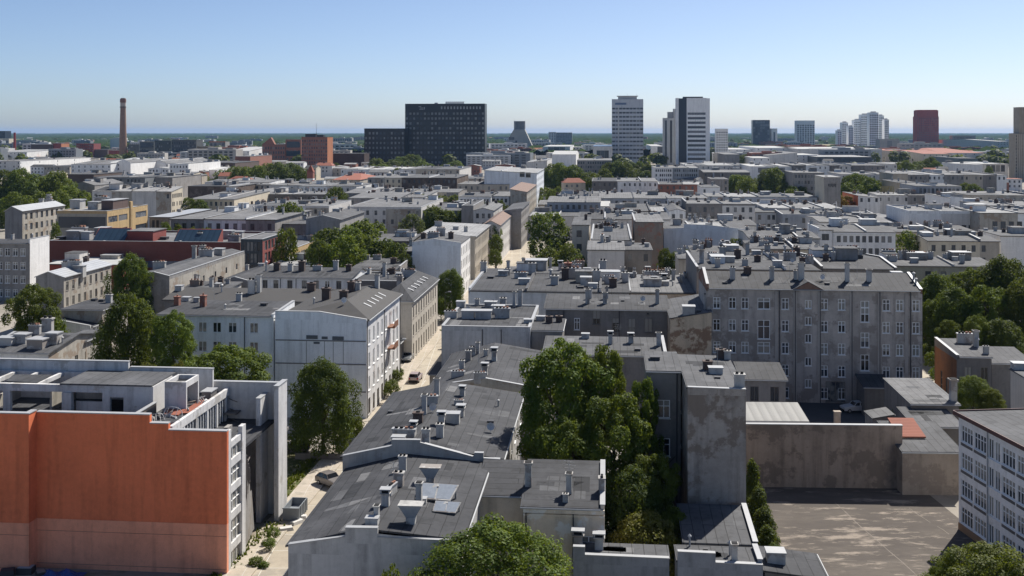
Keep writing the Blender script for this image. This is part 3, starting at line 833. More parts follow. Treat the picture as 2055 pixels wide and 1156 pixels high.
sheet('yard_path', [ST(-60, 143), ST(-36.45, 143), ST(-36.45, 151), ST(-60, 151)], .004, G_road)
sheet('courtyard', [(20.5, 84), (49.5, 84), (48.2, 125), (22, 125.5)], .004, G_court)
sheet('back_yard', [(15, 126), (72, 126), (70, 163), (20, 166)], .008, G_yard)
sheet('side_path', [(66.5, 150), (72.8, 150), (78, 240), (70.5, 240)], .012, G_road)
G_grass = groundmat('dry_grass', (.07, .085, .025), (.16, .14, .06), .6, (.30, .25, .17))
sheet('verge', [ST(-43.5, 112), ST(-36.45, 112), ST(-36.45, 134), ST(-43.5, 134)], .006, G_grass)
sheet('rough_ground', [ST(-40, 92), ST(-36.45, 92), ST(-36.45, 111.8), ST(-40, 111.8)], .006, groundmat('bare_soil', (.2, .17, .13), (.32, .28, .22), .5, (.07, .09, .03)))
# tufts of grass and weeds along the verge and the foot of the walls
def tufts(name, pts, n, r, mat):
    b = MB(); q = random.Random(len(name))
    for (x, y) in pts:
        for _ in range(n):
            px, py = x+q.gauss(0, r), y+q.gauss(0, r); h = q.uniform(.15, .5)
            for _ in range(3):
                a = q.uniform(0, 3.14); dx, dy = math.cos(a)*.13, math.sin(a)*.13
                b.poly([(px-dx, py-dy, 0), (px+dx, py+dy, 0), (px+dx*.5+q.uniform(-.15, .15), py+dy*.5, h)])
    return kind(b.build(name, [mat]), 'stuff')
b = MB(); q = random.Random(2)
for (x0, y0, x1, y1) in ((26, 112, 31, 88), (36, 124, 39.5, 86), (24, 117, 33, 115.5), (44, 119, 46.5, 104), (28, 103, 44, 101.5)):
    n = 14; pv = None
    for i in range(n+1):
        p = Vector((x0+(x1-x0)*i/n+q.uniform(-.12, .12), y0+(y1-y0)*i/n+q.uniform(-.12, .12), .009))
        if pv is not None and q.random() < .55:
            d = (p-pv).normalized(); s_ = Vector((-d.y, d.x, 0))*q.uniform(.02, .05); b.poly([pv-s_, p-s_, p+s_, pv+s_])
        pv = p
kind(b.build('courtyard_joint', [plain('pale_joint', (.22, .19, .16), .9)]), 'structure')
tufts('weeds', [ST(-37+q_*.12, 92+q_*1.3)[:2] for q_ in range(14)]+[ST(-37.5, 113+i*1.5)[:2] for i in range(14)]+[ST(-41, 114+i*2)[:2] for i in range(8)], 26, .5, L_lin)

# ------------------------------------------------------------------ far woods and suburbs
def far_woods():
    q = random.Random(5)
    import mathutils.noise as mn
    b = MB(); rows = []; y = 1500.0
    while y < 20000: rows.append(y); y *= 1.042
    nc = 420
    H_ = []
    for j, y in enumerate(rows):
        line = []
        for i in range(nc+1):
            x = (i/nc-.5)*1.25*y*1.02
            s = mn.noise(Vector((x*.0016, y*.0011, 0)))+.45*mn.noise(Vector((x*.006, y*.003, 3)))
            lim = .12 if y < 3200 else (-.05 if y < 6000 else -.3)
            h = (9+min(6, (s-lim)*14)+q.uniform(-3.2, 3.2)) if s > lim else -1.5
            if y > 9000: h += q.uniform(0, 6)
            line.append((x+q.uniform(-.3, .3)*y*.002, y+q.uniform(-.2, .2)*y*.02, h))
        H_.append(line)
    for l in H_: b.v += l
    for j in range(len(rows)-1):
        for i in range(nc):
            a = j*(nc+1)+i; f = (a, a+1, a+nc+2, a+nc+1)
            if max(b.v[k][2] for k in f) > 0: b.f.append(f); b.m.append(0)
    m, t, bs = nt('distant_canopy')
    v = N(t, 'ShaderNodeTexCoord').outputs['Object']; d = noise(t, v, .02, 5); e = noise(t, v, .15, 3)
    c = mixc(t, ramp(t, d, .4, .65), (.022, .04, .014), (.045, .062, .018)); c = mixc(t, ramp(t, e, .4, .7, 0, .5), c, (.015, .028, .01))
    t.links.new(c, bs.inputs['Base Color']); bs.inputs['Roughness'].default_value = 1; bs.inputs['Specular IOR Level'].default_value = 0
    o = b.build('far_woods', [m]); return kind(o, 'stuff')
far_woods()
def suburbs():
    q = random.Random(11); ms = []
    cols = [((.62, .62, .6), (.2, .2, .2)), ((.5, .47, .42), (.28, .11, .06)), ((.66, .65, .62), (.36, .15, .08)), ((.4, .4, .4), (.12, .12, .12)), ((.6, .55, .45), (.4, .4, .4))]
    for wc, rc in cols:
        for g in (0, 1):
            b = MB(); w, d, h = (1, .6, .55) if g else (1, .8, .8)
            b.box(-w/2, w/2, -d/2, d/2, 0, h, 0)
            if g: b.slab([(-w/2, -d/2-.02, h), (w/2, -d/2-.02, h), (w/2, 0, h+.25), (-w/2, 0, h+.25)], .03, 1); b.slab([(-w/2, 0, h+.25), (w/2, 0, h+.25), (w/2, d/2+.02, h), (-w/2, d/2+.02, h)], .03, 1)
            else: b.box(-w/2-.02, w/2+.02, -d/2-.02, d/2+.02, h+.002, h+.05, 1); b.box(-.1, .1, -.1, .1, h+.05, h+.16, 0)
            for k in range(4): b.box(-w*.42+k*w*.22, -w*.42+k*w*.22+.1, -d/2-.012, -d/2+.01, h*.35, h*.7, 2)
            ms.append(b.mesh('distant_house', [plain('far_wall', wc, .9), plain('far_roof', rc, .9), G_far]))
    for i in range(230):
        Y = 1350*(7000/1350)**(q.random()**1.25); u = q.uniform(-60, 2110)
        o = link('distant_house', q.choice(ms)); x = (u-UC)*Y/F
        o.location = (x, Y, -.2); L = q.uniform(14, 34) if q.random() < .8 else q.uniform(40, 90)
        o.scale = (L, q.uniform(10, 22), q.uniform(9, 17)); o.rotation_euler = (0, 0, q.uniform(-.5, .5))
        tag(o, 'tiny pale house scattered in the hazy suburbs below the horizon', 'house', 'houses of the distant suburbs')
    bl = []
    for wc, hh in (((.55, .55, .54), 1), ((.42, .40, .37), 1), ((.66, .64, .6), 1), ((.30, .13, .09), 1), ((.25, .27, .29), 1)):
        b = MB(); b.box(-.5, .5, -.2, .2, 0, 1, 0); b.box(-.12, .1, -.1, .1, 1, 1.12, 0); b.box(.25, .4, -.1, .1, 1, 1.08, 1)
        for r in range(5):
            for c in range(9): b.box(-.47+c*.105, -.47+c*.105+.06, -.212, -.19, .1+r*.17, .2+r*.17, 2)
        bl.append(b.mesh('distant_block', [plain('far_wall', wc, .9), plain('far_roof', (.2, .2, .2), .9), G_far]))
    for i in range(150):
        Y = 1250*(5200/1250)**(q.random()**1.3); u = q.uniform(-60, 2110)
        o = link('distant_block', q.choice(bl)); o.location = ((u-UC)*Y/F, Y, -.2); L = q.uniform(26, 80)
        o.scale = (L, q.uniform(26, 50), q.choice((q.uniform(11, 18), q.uniform(14, 24)))); o.rotation_euler = (0, 0, q.uniform(-.3, .2))
        tag(o, 'small distant slab of flats rising among the hazy suburban trees', 'building', 'slabs of flats in the distant suburbs')
suburbs()
# ------------------------------------------------------------------ the orange unfinished block, lower left
M_orange = plaster((.68, .185, .085), .35, None, 0, .3); M_opale = plaster((.78, .33, .205), .3, None, 0, .3)
M_oldwhite = plaster((.62, .61, .60), .3, (.4, .38, .35), .2, .5)
def orange_block():
    X0, Y0 = -27.05, 99.3; rz = -TH
    o = empty('unfinished_block', (X0, Y0, 0), rz, 'half-stripped block with a big windowless orange wall and open concrete top floor', 'building')
    E = .004
    # blank orange wall with stepped top, paler plinth band
    w = MB(); prof = [(-18.9, -7.6, 14.95), (-7.6, -5.75, 14.15), (-5.75, 0, 13.55)]
    for a, b_, z in prof: w.box(a, b_, 0, .45, 4.75, z)
    w.box(-40, -18.9, -1.4, -.95, 4.75, 15.15); w.box(-19.35, -18.9, -.95, 0, 4.75, 15.15)
    w.build('orange_wall', [M_orange], o)
    w = MB(); w.box(-18.9, -.46, .454, .5, 10.4, 13.4); w.box(-18.9, -7.65, .454, .5, 13.404, 14.8); w.box(-40, -19.4, -.946, -.9, 12.6, 15.0); w.build('inner_face', [M_grey], o)
    p = MB(); p.box(-18.9, 0, -.03, .45, 0, 4.75-E); p.box(-40, -18.87, -1.43, -.95, 0, 4.75-E); p.box(-19.35, -18.87, -.95, -.03, 0, 4.75-E)
    for z in (.45, 3.6): p.box(-18.87, 0, -.045, -.03, z, z+.03, 1); p.box(-40, -18.87, -1.445, -1.43, z, z+.03, 1)
    p.build('plinth', [M_opale, plain('joint', (.2, .09, .06), .9)], o)
    for q in [(a, b_-E, -.07, .52, z+E, z+.1) for a, b_, z in prof]+[(-40, -18.84, -1.47, -.9, 15.15+E, 15.25), (-19.42, -18.84, -.9+E, -.07-E, 15.15+E, 15.25)]:
        c = MB(); c.box(*q); c.build('coping', [M_zinc], o)
    # floors and core behind the wall
    f = MB()
    f.box(-40, -9.5, .5, 18, 12.2, 12.6); f.box(-9.5+E, -5.9, .5, 18, 13.0, 13.35)
    f.box(-5.9+E, -.45, .5, 18, 10.1, 10.4)
    f.build('roof_deck', [R_dark], o)
    s = MB(); s.box(-40, -6.3, 14, 17.5, 0, 12.1); s.box(-40, -6.3, .5, 3, 0, 12.1); s.build('wall', [M_oldwhite], o)
    # penthouse range with open bays
    ph = MB(); z0, z1 = 12.6+E, 15.5; y0, y1 = 8.6, 9.0
    xs = [-40, -27.5, -26.9, -24.5, -21.5, -20.7, -19.9, -16.4, -15.6, -14.2, -11.4]
    ph.box(-40, -11.4, y0, y1, 14.75, z1)                           # lintel band
    for a, b_ in ((-27.5, -26.7), (-20.9, -19.9), (-16.6, -15.8), (-14.3, -11.4)): ph.box(a, b_, y0-.25 if a == -20.9 else y0, y1, z0, 14.75-E)
    ph.box(-15.8+E, -14.3-E, y0, y1, 14.3, 14.75-E)
    ph.box(-40, -11.4, 14.2, 14.5, z0, z1); ph.box(-40, -40.3, y0, 14.4, z0, z1)
    ph.box(-11.4+E, -11.1, y0, 13.5, z0, z1)
    ph.box(-19.9, -16.6, y0+.8, y0+1.0, z0, 13.6)
    ph.build('penthouse', [M_oldwhite], o)
    pr = MB(); pr.box(-21.2, -11.2, y0-.1, 14.6, z1+E, z1+.16); pr.build('penthouse_roof', [R_mid], o)
    for x in (-38, -35.2, -32.4, -29.6, -26.9, -24.2): b = MB(); b.box(x, x+.35, y0+.05, 14.15, z1-.45, z1-.02); b.build('joist', [M_oldwhite], o)
    for x, zt in ((-34, 15.0), (-29, 14.4), (-22.6, 15.3)): b = MB(); b.box(x, x+.25, y0+.45, 14.1, z0, zt-.5); b.build('partition', [M_dirty], o)
    b = MB(); b.slab([(-27.6, 9.3, 15.6), (-24, 9.0, 15.55), (-24.2, 12.4, 15.62), (-28.2, 11.8, 15.7)], .1); b.build('torn_panel', [R_dark], o)
    b = MB(); b.slab([(-36, 10.5, 15.55), (-31, 10.2, 15.6), (-31.4, 14, 15.58), (-36.4, 13.4, 15.75)], .1); b.build('torn_panel', [R_mid], o)
    for k, (x, y, r_) in enumerate(((-7.6, 5.2, 1.0), (-8.4, 3.4, .8), (-6.6, 10.6, .7), (-13.5, 5.0, .9))):      # bent reinforcement
        b = MB(); pv = None
        for i in range(9):
            a = math.pi*i/8; p = Vector((-r_*math.cos(a), .3*math.sin(3*a), .02+r_*1.1*math.sin(a)))
            if pv is not None: b.tube(pv, p, .035, .035, 5)
            pv = p
        for i in range(3): b.tube((-r_*.6+i*.5*r_, -.3, .02), (-r_*.5+i*.5*r_, .35, r_*.85), .025, .025, 4)
        q = b.build('bent_frame', [M_oldwhite], o); q.location = (x, y, 13.36 if x > -9.5 else 12.62); q.rotation_euler = (0, 0, .7*k)
    back = MB(); back.box(-40, -16.7, 14.8, 15.15, 12.6, 16.6); back.box(-16.7+E, -7.2, 15.0, 15.35, 12.6, 15.95)
    back.build('parapet', [M_oldwhite], o)
    for q in ((-40, -16.66, 14.73, 15.22, 16.6+E, 16.7), (-16.6, -7.15, 14.93, 15.42, 15.95+E, 16.05)):
        bc = MB(); bc.box(*q); bc.build('coping', [M_zinc], o)
    # white lift shaft on the deck, hollow top
    sh = MB(); xa, xb, ya, yb = -9.6, -7.3, 8.0, 11.4
    sh.box(xa, xb, ya, ya+.25, 13.36, 16.2); sh.box(xa, xa+.25, ya+.25+E, yb, 13.36, 16.2); sh.box(xa+.25+E, xb, yb-.25, yb, 13.36, 16.2); sh.box(xb-.22, xb, ya+.25+E, yb-.25-E, 15.6, 16.2)
    sh.build('lift_shaft', [M_oldwhite], o)
    t = MB(); t.box(xa+.3, xb-.25, ya+.3, yb-.3, 15.55, 15.75); t.build('shaft_cover', [R_dark], o)
    # red tiled patch, upstands, hatch
    t = MB(); t.slab([(-7.1, 6.2, 13.5), (-6.2, 6.4, 13.5), (-6.2, 11.5, 13.55), (-7.2, 11.5, 13.55)], .1); t.slab([(-9, 5.6, 13.48), (-7.15, 5.6, 13.48), (-7.25, 7.8, 13.5), (-9, 7.8, 13.5)], .1); t.build('tiled_patch', [R_tile], o)
    t = MB(); t.box(-11.0, -10.7, .6, 8.5, 12.6, 13.9); t.build('upstand', [M_stain], o)
    t = MB(); t.box(-11.05, -10.62, .55, 8.55, 13.9+E, 13.98); t.build('coping', [M_zinc], o)
    t = MB(); t.box(-7.2, -6.2, 11.9, 13.6, 13.35, 14.2); t.box(-7.3, -6.1, 11.8, 13.7, 14.2+E, 14.3, 1); t.build('roof_hatch', [M_dgrey, M_zinc], o)
    # curtain-walled set-back storey on the right: white beam, posts, dark glazing
    t = MB(); t.box(-5.9, -5.55, .5, 17.4, 13.0, 13.8)
    for y in (.5, 3.2, 6.4, 9.3, 12.0, 14.6, 17.1): t.box(-5.88, -5.57, y, y+.3, 10.4+E, 13.0-E)
    t.build('beam', [M_oldwhite], o)
    t = MB(); t.box(-6.05, -5.75, .8, 17.1, 10.4+E, 13.0-E)
    for i in range(24):
        y = 1.0+i*.68; t.box(-5.74, -5.66, y, y+.07, 10.5, 12.95, 1)
    t.build('glazing', [G_dark, M_frame], o)
    for k, y in enumerate((2.3, 5.2, 9.8)):
        t = MB(); t.box(-4.6+.3*k, -3.5, y, y+1.2, 10.4+E, 10.8+.15*k); t.build('debris', [M_grey], o)
    q = random.Random(8)
    for k in range(44):                                             # rubble, boards and pipes left lying on the open deck
        x, y = (q.uniform(-9.2, -6.2), q.uniform(1, 13)) if k % 2 else (q.uniform(-27, -11.8), q.uniform(1, 7.8)); z = 13.36 if k % 2 else 12.61
        t = MB(); a, c_ = q.uniform(.3, 1.6), q.uniform(.15, .5); t.hexa([(-a/2, -c_/2, 0), (a/2, -c_/2, 0), (a/2*.9, c_/2, 0), (-a/2, c_/2*.8, 0)], [(-a/2*.8, -c_/2, q.uniform(.08, .5)), (a/2, -c_/2*.7, q.uniform(.05, .4)), (a/2*.8, c_/2, q.uniform(.1, .5)), (-a/2, c_/2*.6, .1)])
        r_ = t.build('debris', [q.choice((M_grey, M_dtrim, M_zinc, M_stain, M_dgrey))], o); r_.location = (x, y, z); r_.rotation_euler = (0, 0, q.uniform(0, 3))
    # right flank: white piers, dark stair windows, concrete balconies
    fl = MB(); fl.box(-.42, -E, .46, 1.15, 0, 13.5); fl.box(-.42, 0, 4.2, 5.2, 0, 12.9)
    fl.box(-.4, -.1, 1.15+E, 4.2-E, 11.6, 12.2)
    for z in (1.6, 4.6, 7.2, 9.7): fl.box(-.38, -.08, 1.15+E, 4.2-E, z, z+.75)
    fl.build('flank_wall', [M_oldwhite], o)
    g = MB(); g.box(-.62, -.3, 1.2, 4.15, .2, 11.5)
    for z in (3.4, 6.3, 8.9): g.box(-.29, -.22, 1.2, 4.15, z, z+.07, 1)
    for y in (2.1, 3.1): g.box(-.29, -.22, y, y+.06, .3, 11.5, 1)
    g.build('stair_window', [G_dark, M_frame], o)
    # open lattice and torn sheets in the recess behind the flank
    lt = MB()
    for i in range(5):
        y = 5.8+i*1.15; lt.tube((-.4-.25*i, y, 0), (-.2-.3*i, y+.2, 9.5-.8*i), .07, .07, 5)
        if i: lt.tube((-.4-.25*i, y, 1+i), (-.2-.3*(i-1), y-1, 8-i), .045, .045, 5)
    for z in (2.2, 5.5, 8): lt.tube((-.4, 5.6, z), (-1.4, 10.6, z), .06, .06, 5)
    lt.build('scaffold', [plain('rusty_steel', (.16, .14, .13), .7)], o)
    sp = MB()
    for i in range(4): sp.slab([(-.3-.2*i, 5.9+i*1.2, .4), (-.35-.2*i, 6.9+i*1.2, .4), (-.55-.2*i, 6.7+i*1.2, 7.5-i), (-.35-.25*i, 5.9+i*1.2, 8.2-1.2*i)], .06)
    sp.build('torn_panel', [M_grey], o)
orange_block()
def fin_block():
    P = W(467, 1052, 0); X0, Y0 = -30.2, 113.2
    o = empty('windowless_stair_tower', (X0, Y0, 0), -TH, 'tall blank concrete tower with a projecting fin behind the orange block', 'building')
    b = MB(); b.box(-6, 4.6, 2.2, 2.7, 0, 14.4); b.build('wall', [plaster((.56, .55, .54), .4, None, 0, .4)], o)
    b = MB(); b.box(4.604, 5.1, -.1, 2.9, 0, 14.6); b.build('end_wall', [M_oldwhite], o)
    b = MB(); b.box(-6, 4.6, 2.704, 5.2, 8.5, 8.8); b.build('floor_slab', [M_dgrey], o)
    b = MB(); b.box(2.7, 3.2, -.4, 2.196, 0, 13.3); b.build('fin', [M_oldwhite], o)
    for q in ((-6.05, 4.6, 2.14, 2.76, 14.404, 14.48), (4.56, 5.16, -.16, 2.96, 14.604, 14.68), (2.66, 3.24, -.46, 2.19, 13.304, 13.38)):
        b = MB(); b.box(*q); b.build('coping', [M_zinc], o)
    b = MB()
    for i in range(5): b.tube((-1.2+.1*i, 2.1, 12.6-1.1*i), (.2+.1*i, .8, 12.6-1.1*i), .05, .05, 5)
    for i in range(4): b.box(-1.3, .1, .7, 2.19, 11.2-2.5*i, 11.35-2.5*i)
    b.build('balcony', [M_dgrey], o)
fin_block()

# ------------------------------------------------------------------ the long low tenements right of the street
B1 = building('long low house with tilted glazed hoods on its roof, gable at the bottom edge', -17.75, 83.0, 13.7, 19.3, ('gy2', 9.0, 9.9, 10.5, .43),
    wm=plaster((.48, .47, .455), .4, None, 0, .45), rm=R_dark, fire={'F': [(0, 9.25), (4.6, 10.05), (4.605, 10.75), (7.2, 10.8), (7.205, 10.1), (13.7, 10.0)]}, over=.35, style='near', pipes=(('L', .3),),
    win={'R': [(1.2, 4.5, 1.2, 2.0), (4, 4.5, 1.2, 2.0)]})
chims(B1, [(808, 948, 'stack', .8, .1), (800, 978, 'stack', .95), (787, 994, 'wide', .6, 1.4), (774, 1018, 'flared', .8), (756, 1050, 'tall', .75), (747, 1056, 'box', .7), (841, 1018, 'tall', .8), (846, 1012, 'box', .6)])
M_sky = plain('wired_glass', (.30, .33, .37), .25, 0, .5, .3, 3)
def hopper(o, u, v, kind_, sc=1.0):
    x, y = on_roof(o, u, v); b = MB(); c = MB()
    if kind_ == 'hood':     # glazed light hood flaring upwards
        b.frus(0, 0, -.6, .5, .7, .7, .75, .75); b.frus(0, 0, .5, 1.5, .75, .6, 1.9, 1.1); c.poly([(-.36, -.315, .52), (.36, -.315, .52), (.92, -.57, 1.48), (-.92, -.57, 1.48)])
        b.box(-1.0, 1.0, -.62, .62, 1.5, 1.58)
    else:                   # tilted glass panel in a frame
        b.slab([(-2.1, -1.0, .35), (1.5, -1.35, .3), (2.1, .75, 1.2), (-1.9, .95, 1.25)], .12); b.box(-1.9, -1.7, .5, .7, -.6, 1.1); b.box(1.7, 1.9, .4, .6, -.6, 1.1); b.box(-.1, .1, .4, .6, -.6, 1.1)
        c.slab([(-1.95, -.88, .42), (-.15, -1.06, .4), (-.1, .82, 1.2), (-1.78, .84, 1.24)], .02); c.slab([(0, -1.06, .4), (1.42, -1.2, .37), (1.95, .68, 1.2), (.05, .82, 1.22)], .02)
    r = b.build('skylight', [M_chim], o.roof); r.location = (x, y, o.hz(x, y)+.16); r.scale = (sc,)*3
    c.build('pane', [M_sky], r)
hopper(B1, 864, 972, 'hood', .95); hopper(B1, 878, 1004, 'panel', .85); hopper(B1, 825, 1053, 'hood', 1.0); hopper(B1, 897, 1030, 'panel', .55)

Xw, Yw, ww_ = front(1050, 1213, 1017, 9.0)
BW = building('peeling cream courtyard wing with three tall chimney pots on its dark single-slope roof', Xw, Yw, ww_, 8.5, ('sy', 9.0, 10.3),
    wm=plaster((.74, .63, .50), .3, (.78, .76, .72), .4, .4), rm=R_darkx, style='near', over=.25, fire={'R': .35}, cornice='F', pipes=(('F', .25), ('F', 4.4)),
    win={'F': [(2.0, 3.6, 1.3, 1.5, 'near'), (5.0, 4.9, 1.5, 1.7, 'nearcross')]})
chims(BW, [(1060, 978, 'tall', .95), (1142, 992, 'tall', .85), (1135, 1010, 'stack', .6), (1208, 990, 'stack', .9, 1.57)])
Xv, Yv, wv = front(958, 1049, 994, 9.2)
BV = building('narrow recessed link between the long house and the peeling cream wing, one small square window', Xv, Yv, wv, 6.5, ('sy', 9.2, 10.2), wm=plaster((.64, .55, .45), .35, (.72, .69, .65), .4, .4), rm=R_darkx, style='near', over=.2,
    win={'F': [(.5, 6.4, .7, 1.0)]})

C1 = building('middle long low house, its felt roof crowded with white chimney stacks behind a stepped gable', -16.6, 102.5, 15.5, 25.5, ('gy2', 10.0, 10.2, 11.4, .43),
    wm=plaster((.40, .385, .36), .4, (.3, .28, .25), .3, .45), rm=R_dark, style='near', over=.35, pipes=(('L', 24),),
    fire={'F': [(0, 10.25), (4.9, 11.35), (4.905, 11.95), (7.7, 12.0), (7.705, 11.75), (13, 10.5), (13.005, 10.9), (13.9, 10.9), (13.905, 10.4), (15.5, 10.35)]},
    win={'R': grid(25.5, 7, 2, 1.1, 1.8, 1.2, 3.6, 10.2)})
chims(C1, [(877, 798, 'tall', .9), (862, 815, 'wide', .75, .2), (852, 834, 'tall', .9), (839, 852, 'dark', .9), (928, 797, 'flared', .85), (921, 816, 'wide', .55), (925, 838, 'flared', .95), (909, 850, 'box', 1.0),
           (886, 855, 'flared', .9), (811, 883, 'wide', .9), (830, 876, 'flared', .8), (883, 880, 'stack', .95), (800, 892, 'box', .8), (855, 893, 'stack', .8), (985, 850, 'hatch', .5), (1000, 818, 'pipe', .8), (784, 830, 'hatch', .5)])
D1 = building('farthest of the three long low houses, its pale chimneys leading to the white end wall', -10.9+.4, 130.6, 15.2, 22, ('gy2', 9.6, 9.8, 11.2, .40), wm=M_dirty, rm=R_dark, style='near', over=.3,
    fire={'F': [(0, 10.0), (2.2, 10.6), (7.2, 11.4), (15.2, 10.1)]})
chims(D1, [(959, 712, 'tall', .9), (992, 726, 'flared', 1.0), (973, 754, 'flared', .95), (962, 765, 'wide', .6, .2), (927, 742, 'stack', .8), (919, 758, 'wide', .7), (948, 716, 'stack', .8), (940, 726, 'stack', .8), (975, 716, 'stack', .7)])
row('low lean-to with a dark roof between the street and the chimney-lined house', 862, 905, 752, 5.5, 728, wm=M_dirty, rm=R_dark, name='shed', cat='shed', style='near', over=.15)

# white-walled house at the end of that row and the roofs behind it
K1 = row('house with a wide blank white wall facing the long dark roofs, cluttered flat top', 886, 1064, 658, 12.0, 614, wm=plaster((.48, .49, .50), .4, None, 0, .5), rm=R_dark, par=.3, style='near', pipes=(('F', 9.2), ('F', 6.3)))
chims(K1, [(905, 640, 'wide', .9), (1008, 640, 'wide', 1.0), (985, 618, 'box', 1.3), (1010, 615, 'stack', 1.2), (1033, 614, 'tall', .9), (1046, 612, 'tall', 1.0), (960, 612, 'stack', .9), (925, 618, 'box', 1.0), (1060, 650, 'box', .9), (1000, 630, 'box', 1.3), (940, 640, 'box', 1.6), (970, 641, 'box', 1.6)])
K2 = row('small grey flat-topped extension beside the blank white wall', 1066, 1128, 664, 11.6, 640, wm=M_grey, rm=R_dark, style='near', over=.15)
chims(K2, [(1102, 650, 'dark', 1.0), (1122, 648, 'dark', .9), (1085, 645, 'box', .9)])
J1 = row('long low grey roof behind the big courtyard trees, two pale chimneys on it', 1090, 1338, 712, 10.2, 676, 'sy', .7, wm=M_tene, rm=R_mid, style='near', over=.2, fire={'R': .5})
chims(J1, [(1225, 692, 'flared', .9), (1266, 690, 'flared', .9), (1322, 696, 'tall', 1.0), (1175, 680, 'box', .9), (1280, 705, 'hatch', .7)])
I1 = row('grey tenement with boarded dark windows in front of the crowded chimney roofs', 1095, 1341, 620, 13.0, 592, 'sy', .9, wm=M_tene, rm=R_dark, style='old', over=.35, pipes=(('F', 3), ('F', 12)))
I1w = [(1158, 650, .9, 1.9, 'nearcross'), (1197, 636, 1.25, 2.4, 'old'), (1236, 652, 1.2, 2.3, 'old'), (1268, 653, 1.2, 2.3, 'old'), (1301, 653, 1.3, 2.3, 'old'), (1122, 634, .5, .7, 'old'), (1300, 628, .5, .6, 'old')]
chims(I1, [(1179, 611, 'tall', 1.1), (1185, 600, 'tall', .8), (1214, 611, 'tall', 1.1), (1218, 600, 'tall', .8), (1319, 611, 'tall', 1.0), (1250, 606, 'hatch', .5)])
def punch(o, specs):
    "windows added to a windowless front face, standing proud in a rendered surround (deep set inside it)"
    for (u, v, w, h, st) in specs:
        # intersect the sight line with the front plane
        c, s = math.cos(o.rz), math.sin(o.rz); k = (u-UC)/F
        Y = (o.Y*c-o.X*s)/(c-k*s) if abs(c-k*s) > 1e-6 else o.Y
        P = D(u, v, Y); x, y = local(o, P)
        fr, pn = win_meshes(w, h, st); q = link('window', fr, o.root); q.location = (x-w/2, -.15, P.z-h/2); link('pane', pane_of(pn), q)
punch(I1, I1w)
S1 = row('narrow gable wall of flaking ochre render beside the big grey tenement', 1345, 1428, 640, 13.0, 603, 'sx', 1.1, wm=M_spot, rm=R_mid, style='near', over=.12)
chims(S1, [(1382, 632, 'box', 1.4), (1416, 622, 'tall', .9), (1402, 628, 'hatch', .6)])

# big grey tenement
Xh, Yh, wh_ = front(1418, 1851, 579, 17.5)
def hwin():
    px = 12.83; out = []
    c0 = lambda u: (u-1418)/px
    tops = [16.15-3.45*i for i in range(5)]
    for u in (1438, 1469, 1494, 1573, 1649, 1683, 1769, 1795, 1826):
        for i, z in enumerate(tops):
            if (u, i) in ((1469, 4), (1494, 4)): continue
            out.append((c0(u)-.55, z-1.75, 1.1, 1.75, 'nearcross'))
    for i, z in enumerate(tops[:4]): out.append((c0(1531)-.95, z-1.75-(1.2 if i in (1, 3) else 0), 1.9, 1.75+(1.2 if i in (1, 3) else 0), 'nearcross'))
    for z, h in ((15.9, 3.3), (11.0, 2.3), (7.6, 2.5), (4.2, 2.4)): out.append((c0(1728)-.65, z-h, 1.3, h, 'nearcross'))
    for z in (15.9, 13.3, 10.6, 7.0, 3.6): out.append((c0(1618)-.5, z-1.3, 1.0, 1.3, 'near'))
    out.append((c0(1671)-1.5, .16, 3.0, 3.2, 'old'))
    return out
H1 = building('big five-storey grey tenement with rows of white-framed windows facing the school yard', Xh, Yh, wh_, 14, ('gx2', 17.5, 17.5, 19.2, .5), wm=plaster((.49, .435, .385), .6, (.27, .235, .205), .55, .55), rm=R_dark, style='nearcross',
    win={'F': hwin()}, over=.3, fire={'L': .7, 'R': .3}, parm=plaster((.26, .13, .08), .5, (.3, .24, .2), .3), pipes=(('F', 11.2), ('F', 13.6), ('F', 17.4), ('F', 22.2), ('F', 26.4), ('F', 31)))
chims(H1, [(1549, 563, 'tall', 1.1), (1608, 566, 'tall', 1.2), (1598, 562, 'stack', .9), (1700, 566, 'tall', 1.1), (1744, 566, 'tall', 1.1), (1806, 548, 'box', 1.3), (1470, 562, 'stack', 1.0), (1500, 550, 'dark', 1.0), (1455, 570, 'hatch', .5), (1660, 572, 'hatch', .5), (1835, 565, 'pipe', 1.2), (1838, 572, 'pipe', 1.0)])
b = MB(); x0 = (1590-1418)/12.83; x1 = x0+4.2; b.poly([(x0, -.36, 17.62), (x1, -.36, 17.62), ((x0+x1)/2, -.36, 18.75)], 1)
b.slab([(x0-.2, -.45, 17.6), ((x0+x1)/2, -.45, 18.85), ((x0+x1)/2, 4.6, 18.87), (x0-.2, 1.2, 17.9)], .08, 0); b.slab([((x0+x1)/2, -.45, 18.85), (x1+.2, -.45, 17.6), (x1+.2, 1.2, 17.9), ((x0+x1)/2, 4.6, 18.87)], .08, 0)
b.build('dormer', [R_dark, plaster((.24, .15, .11), .5)], H1.roof)
b = MB()
for u in (1556, 1592, 1640, 1702, 1756, 1808): b.box((u-1418)/12.83-.25, (u-1418)/12.83+.25, -.09, -.003, 0, 17.1)
b.build('pilaster', [plaster((.45, .405, .36), .4, None, 0, .4)], H1.root)
H2 = row('dark flat roof studded with many chimneys right behind the big grey tenement', 1398, 1645, 541, 17.0, 508, wm=M_tene, rm=R_dark, style='far', over=.2, fire={'L': .5})
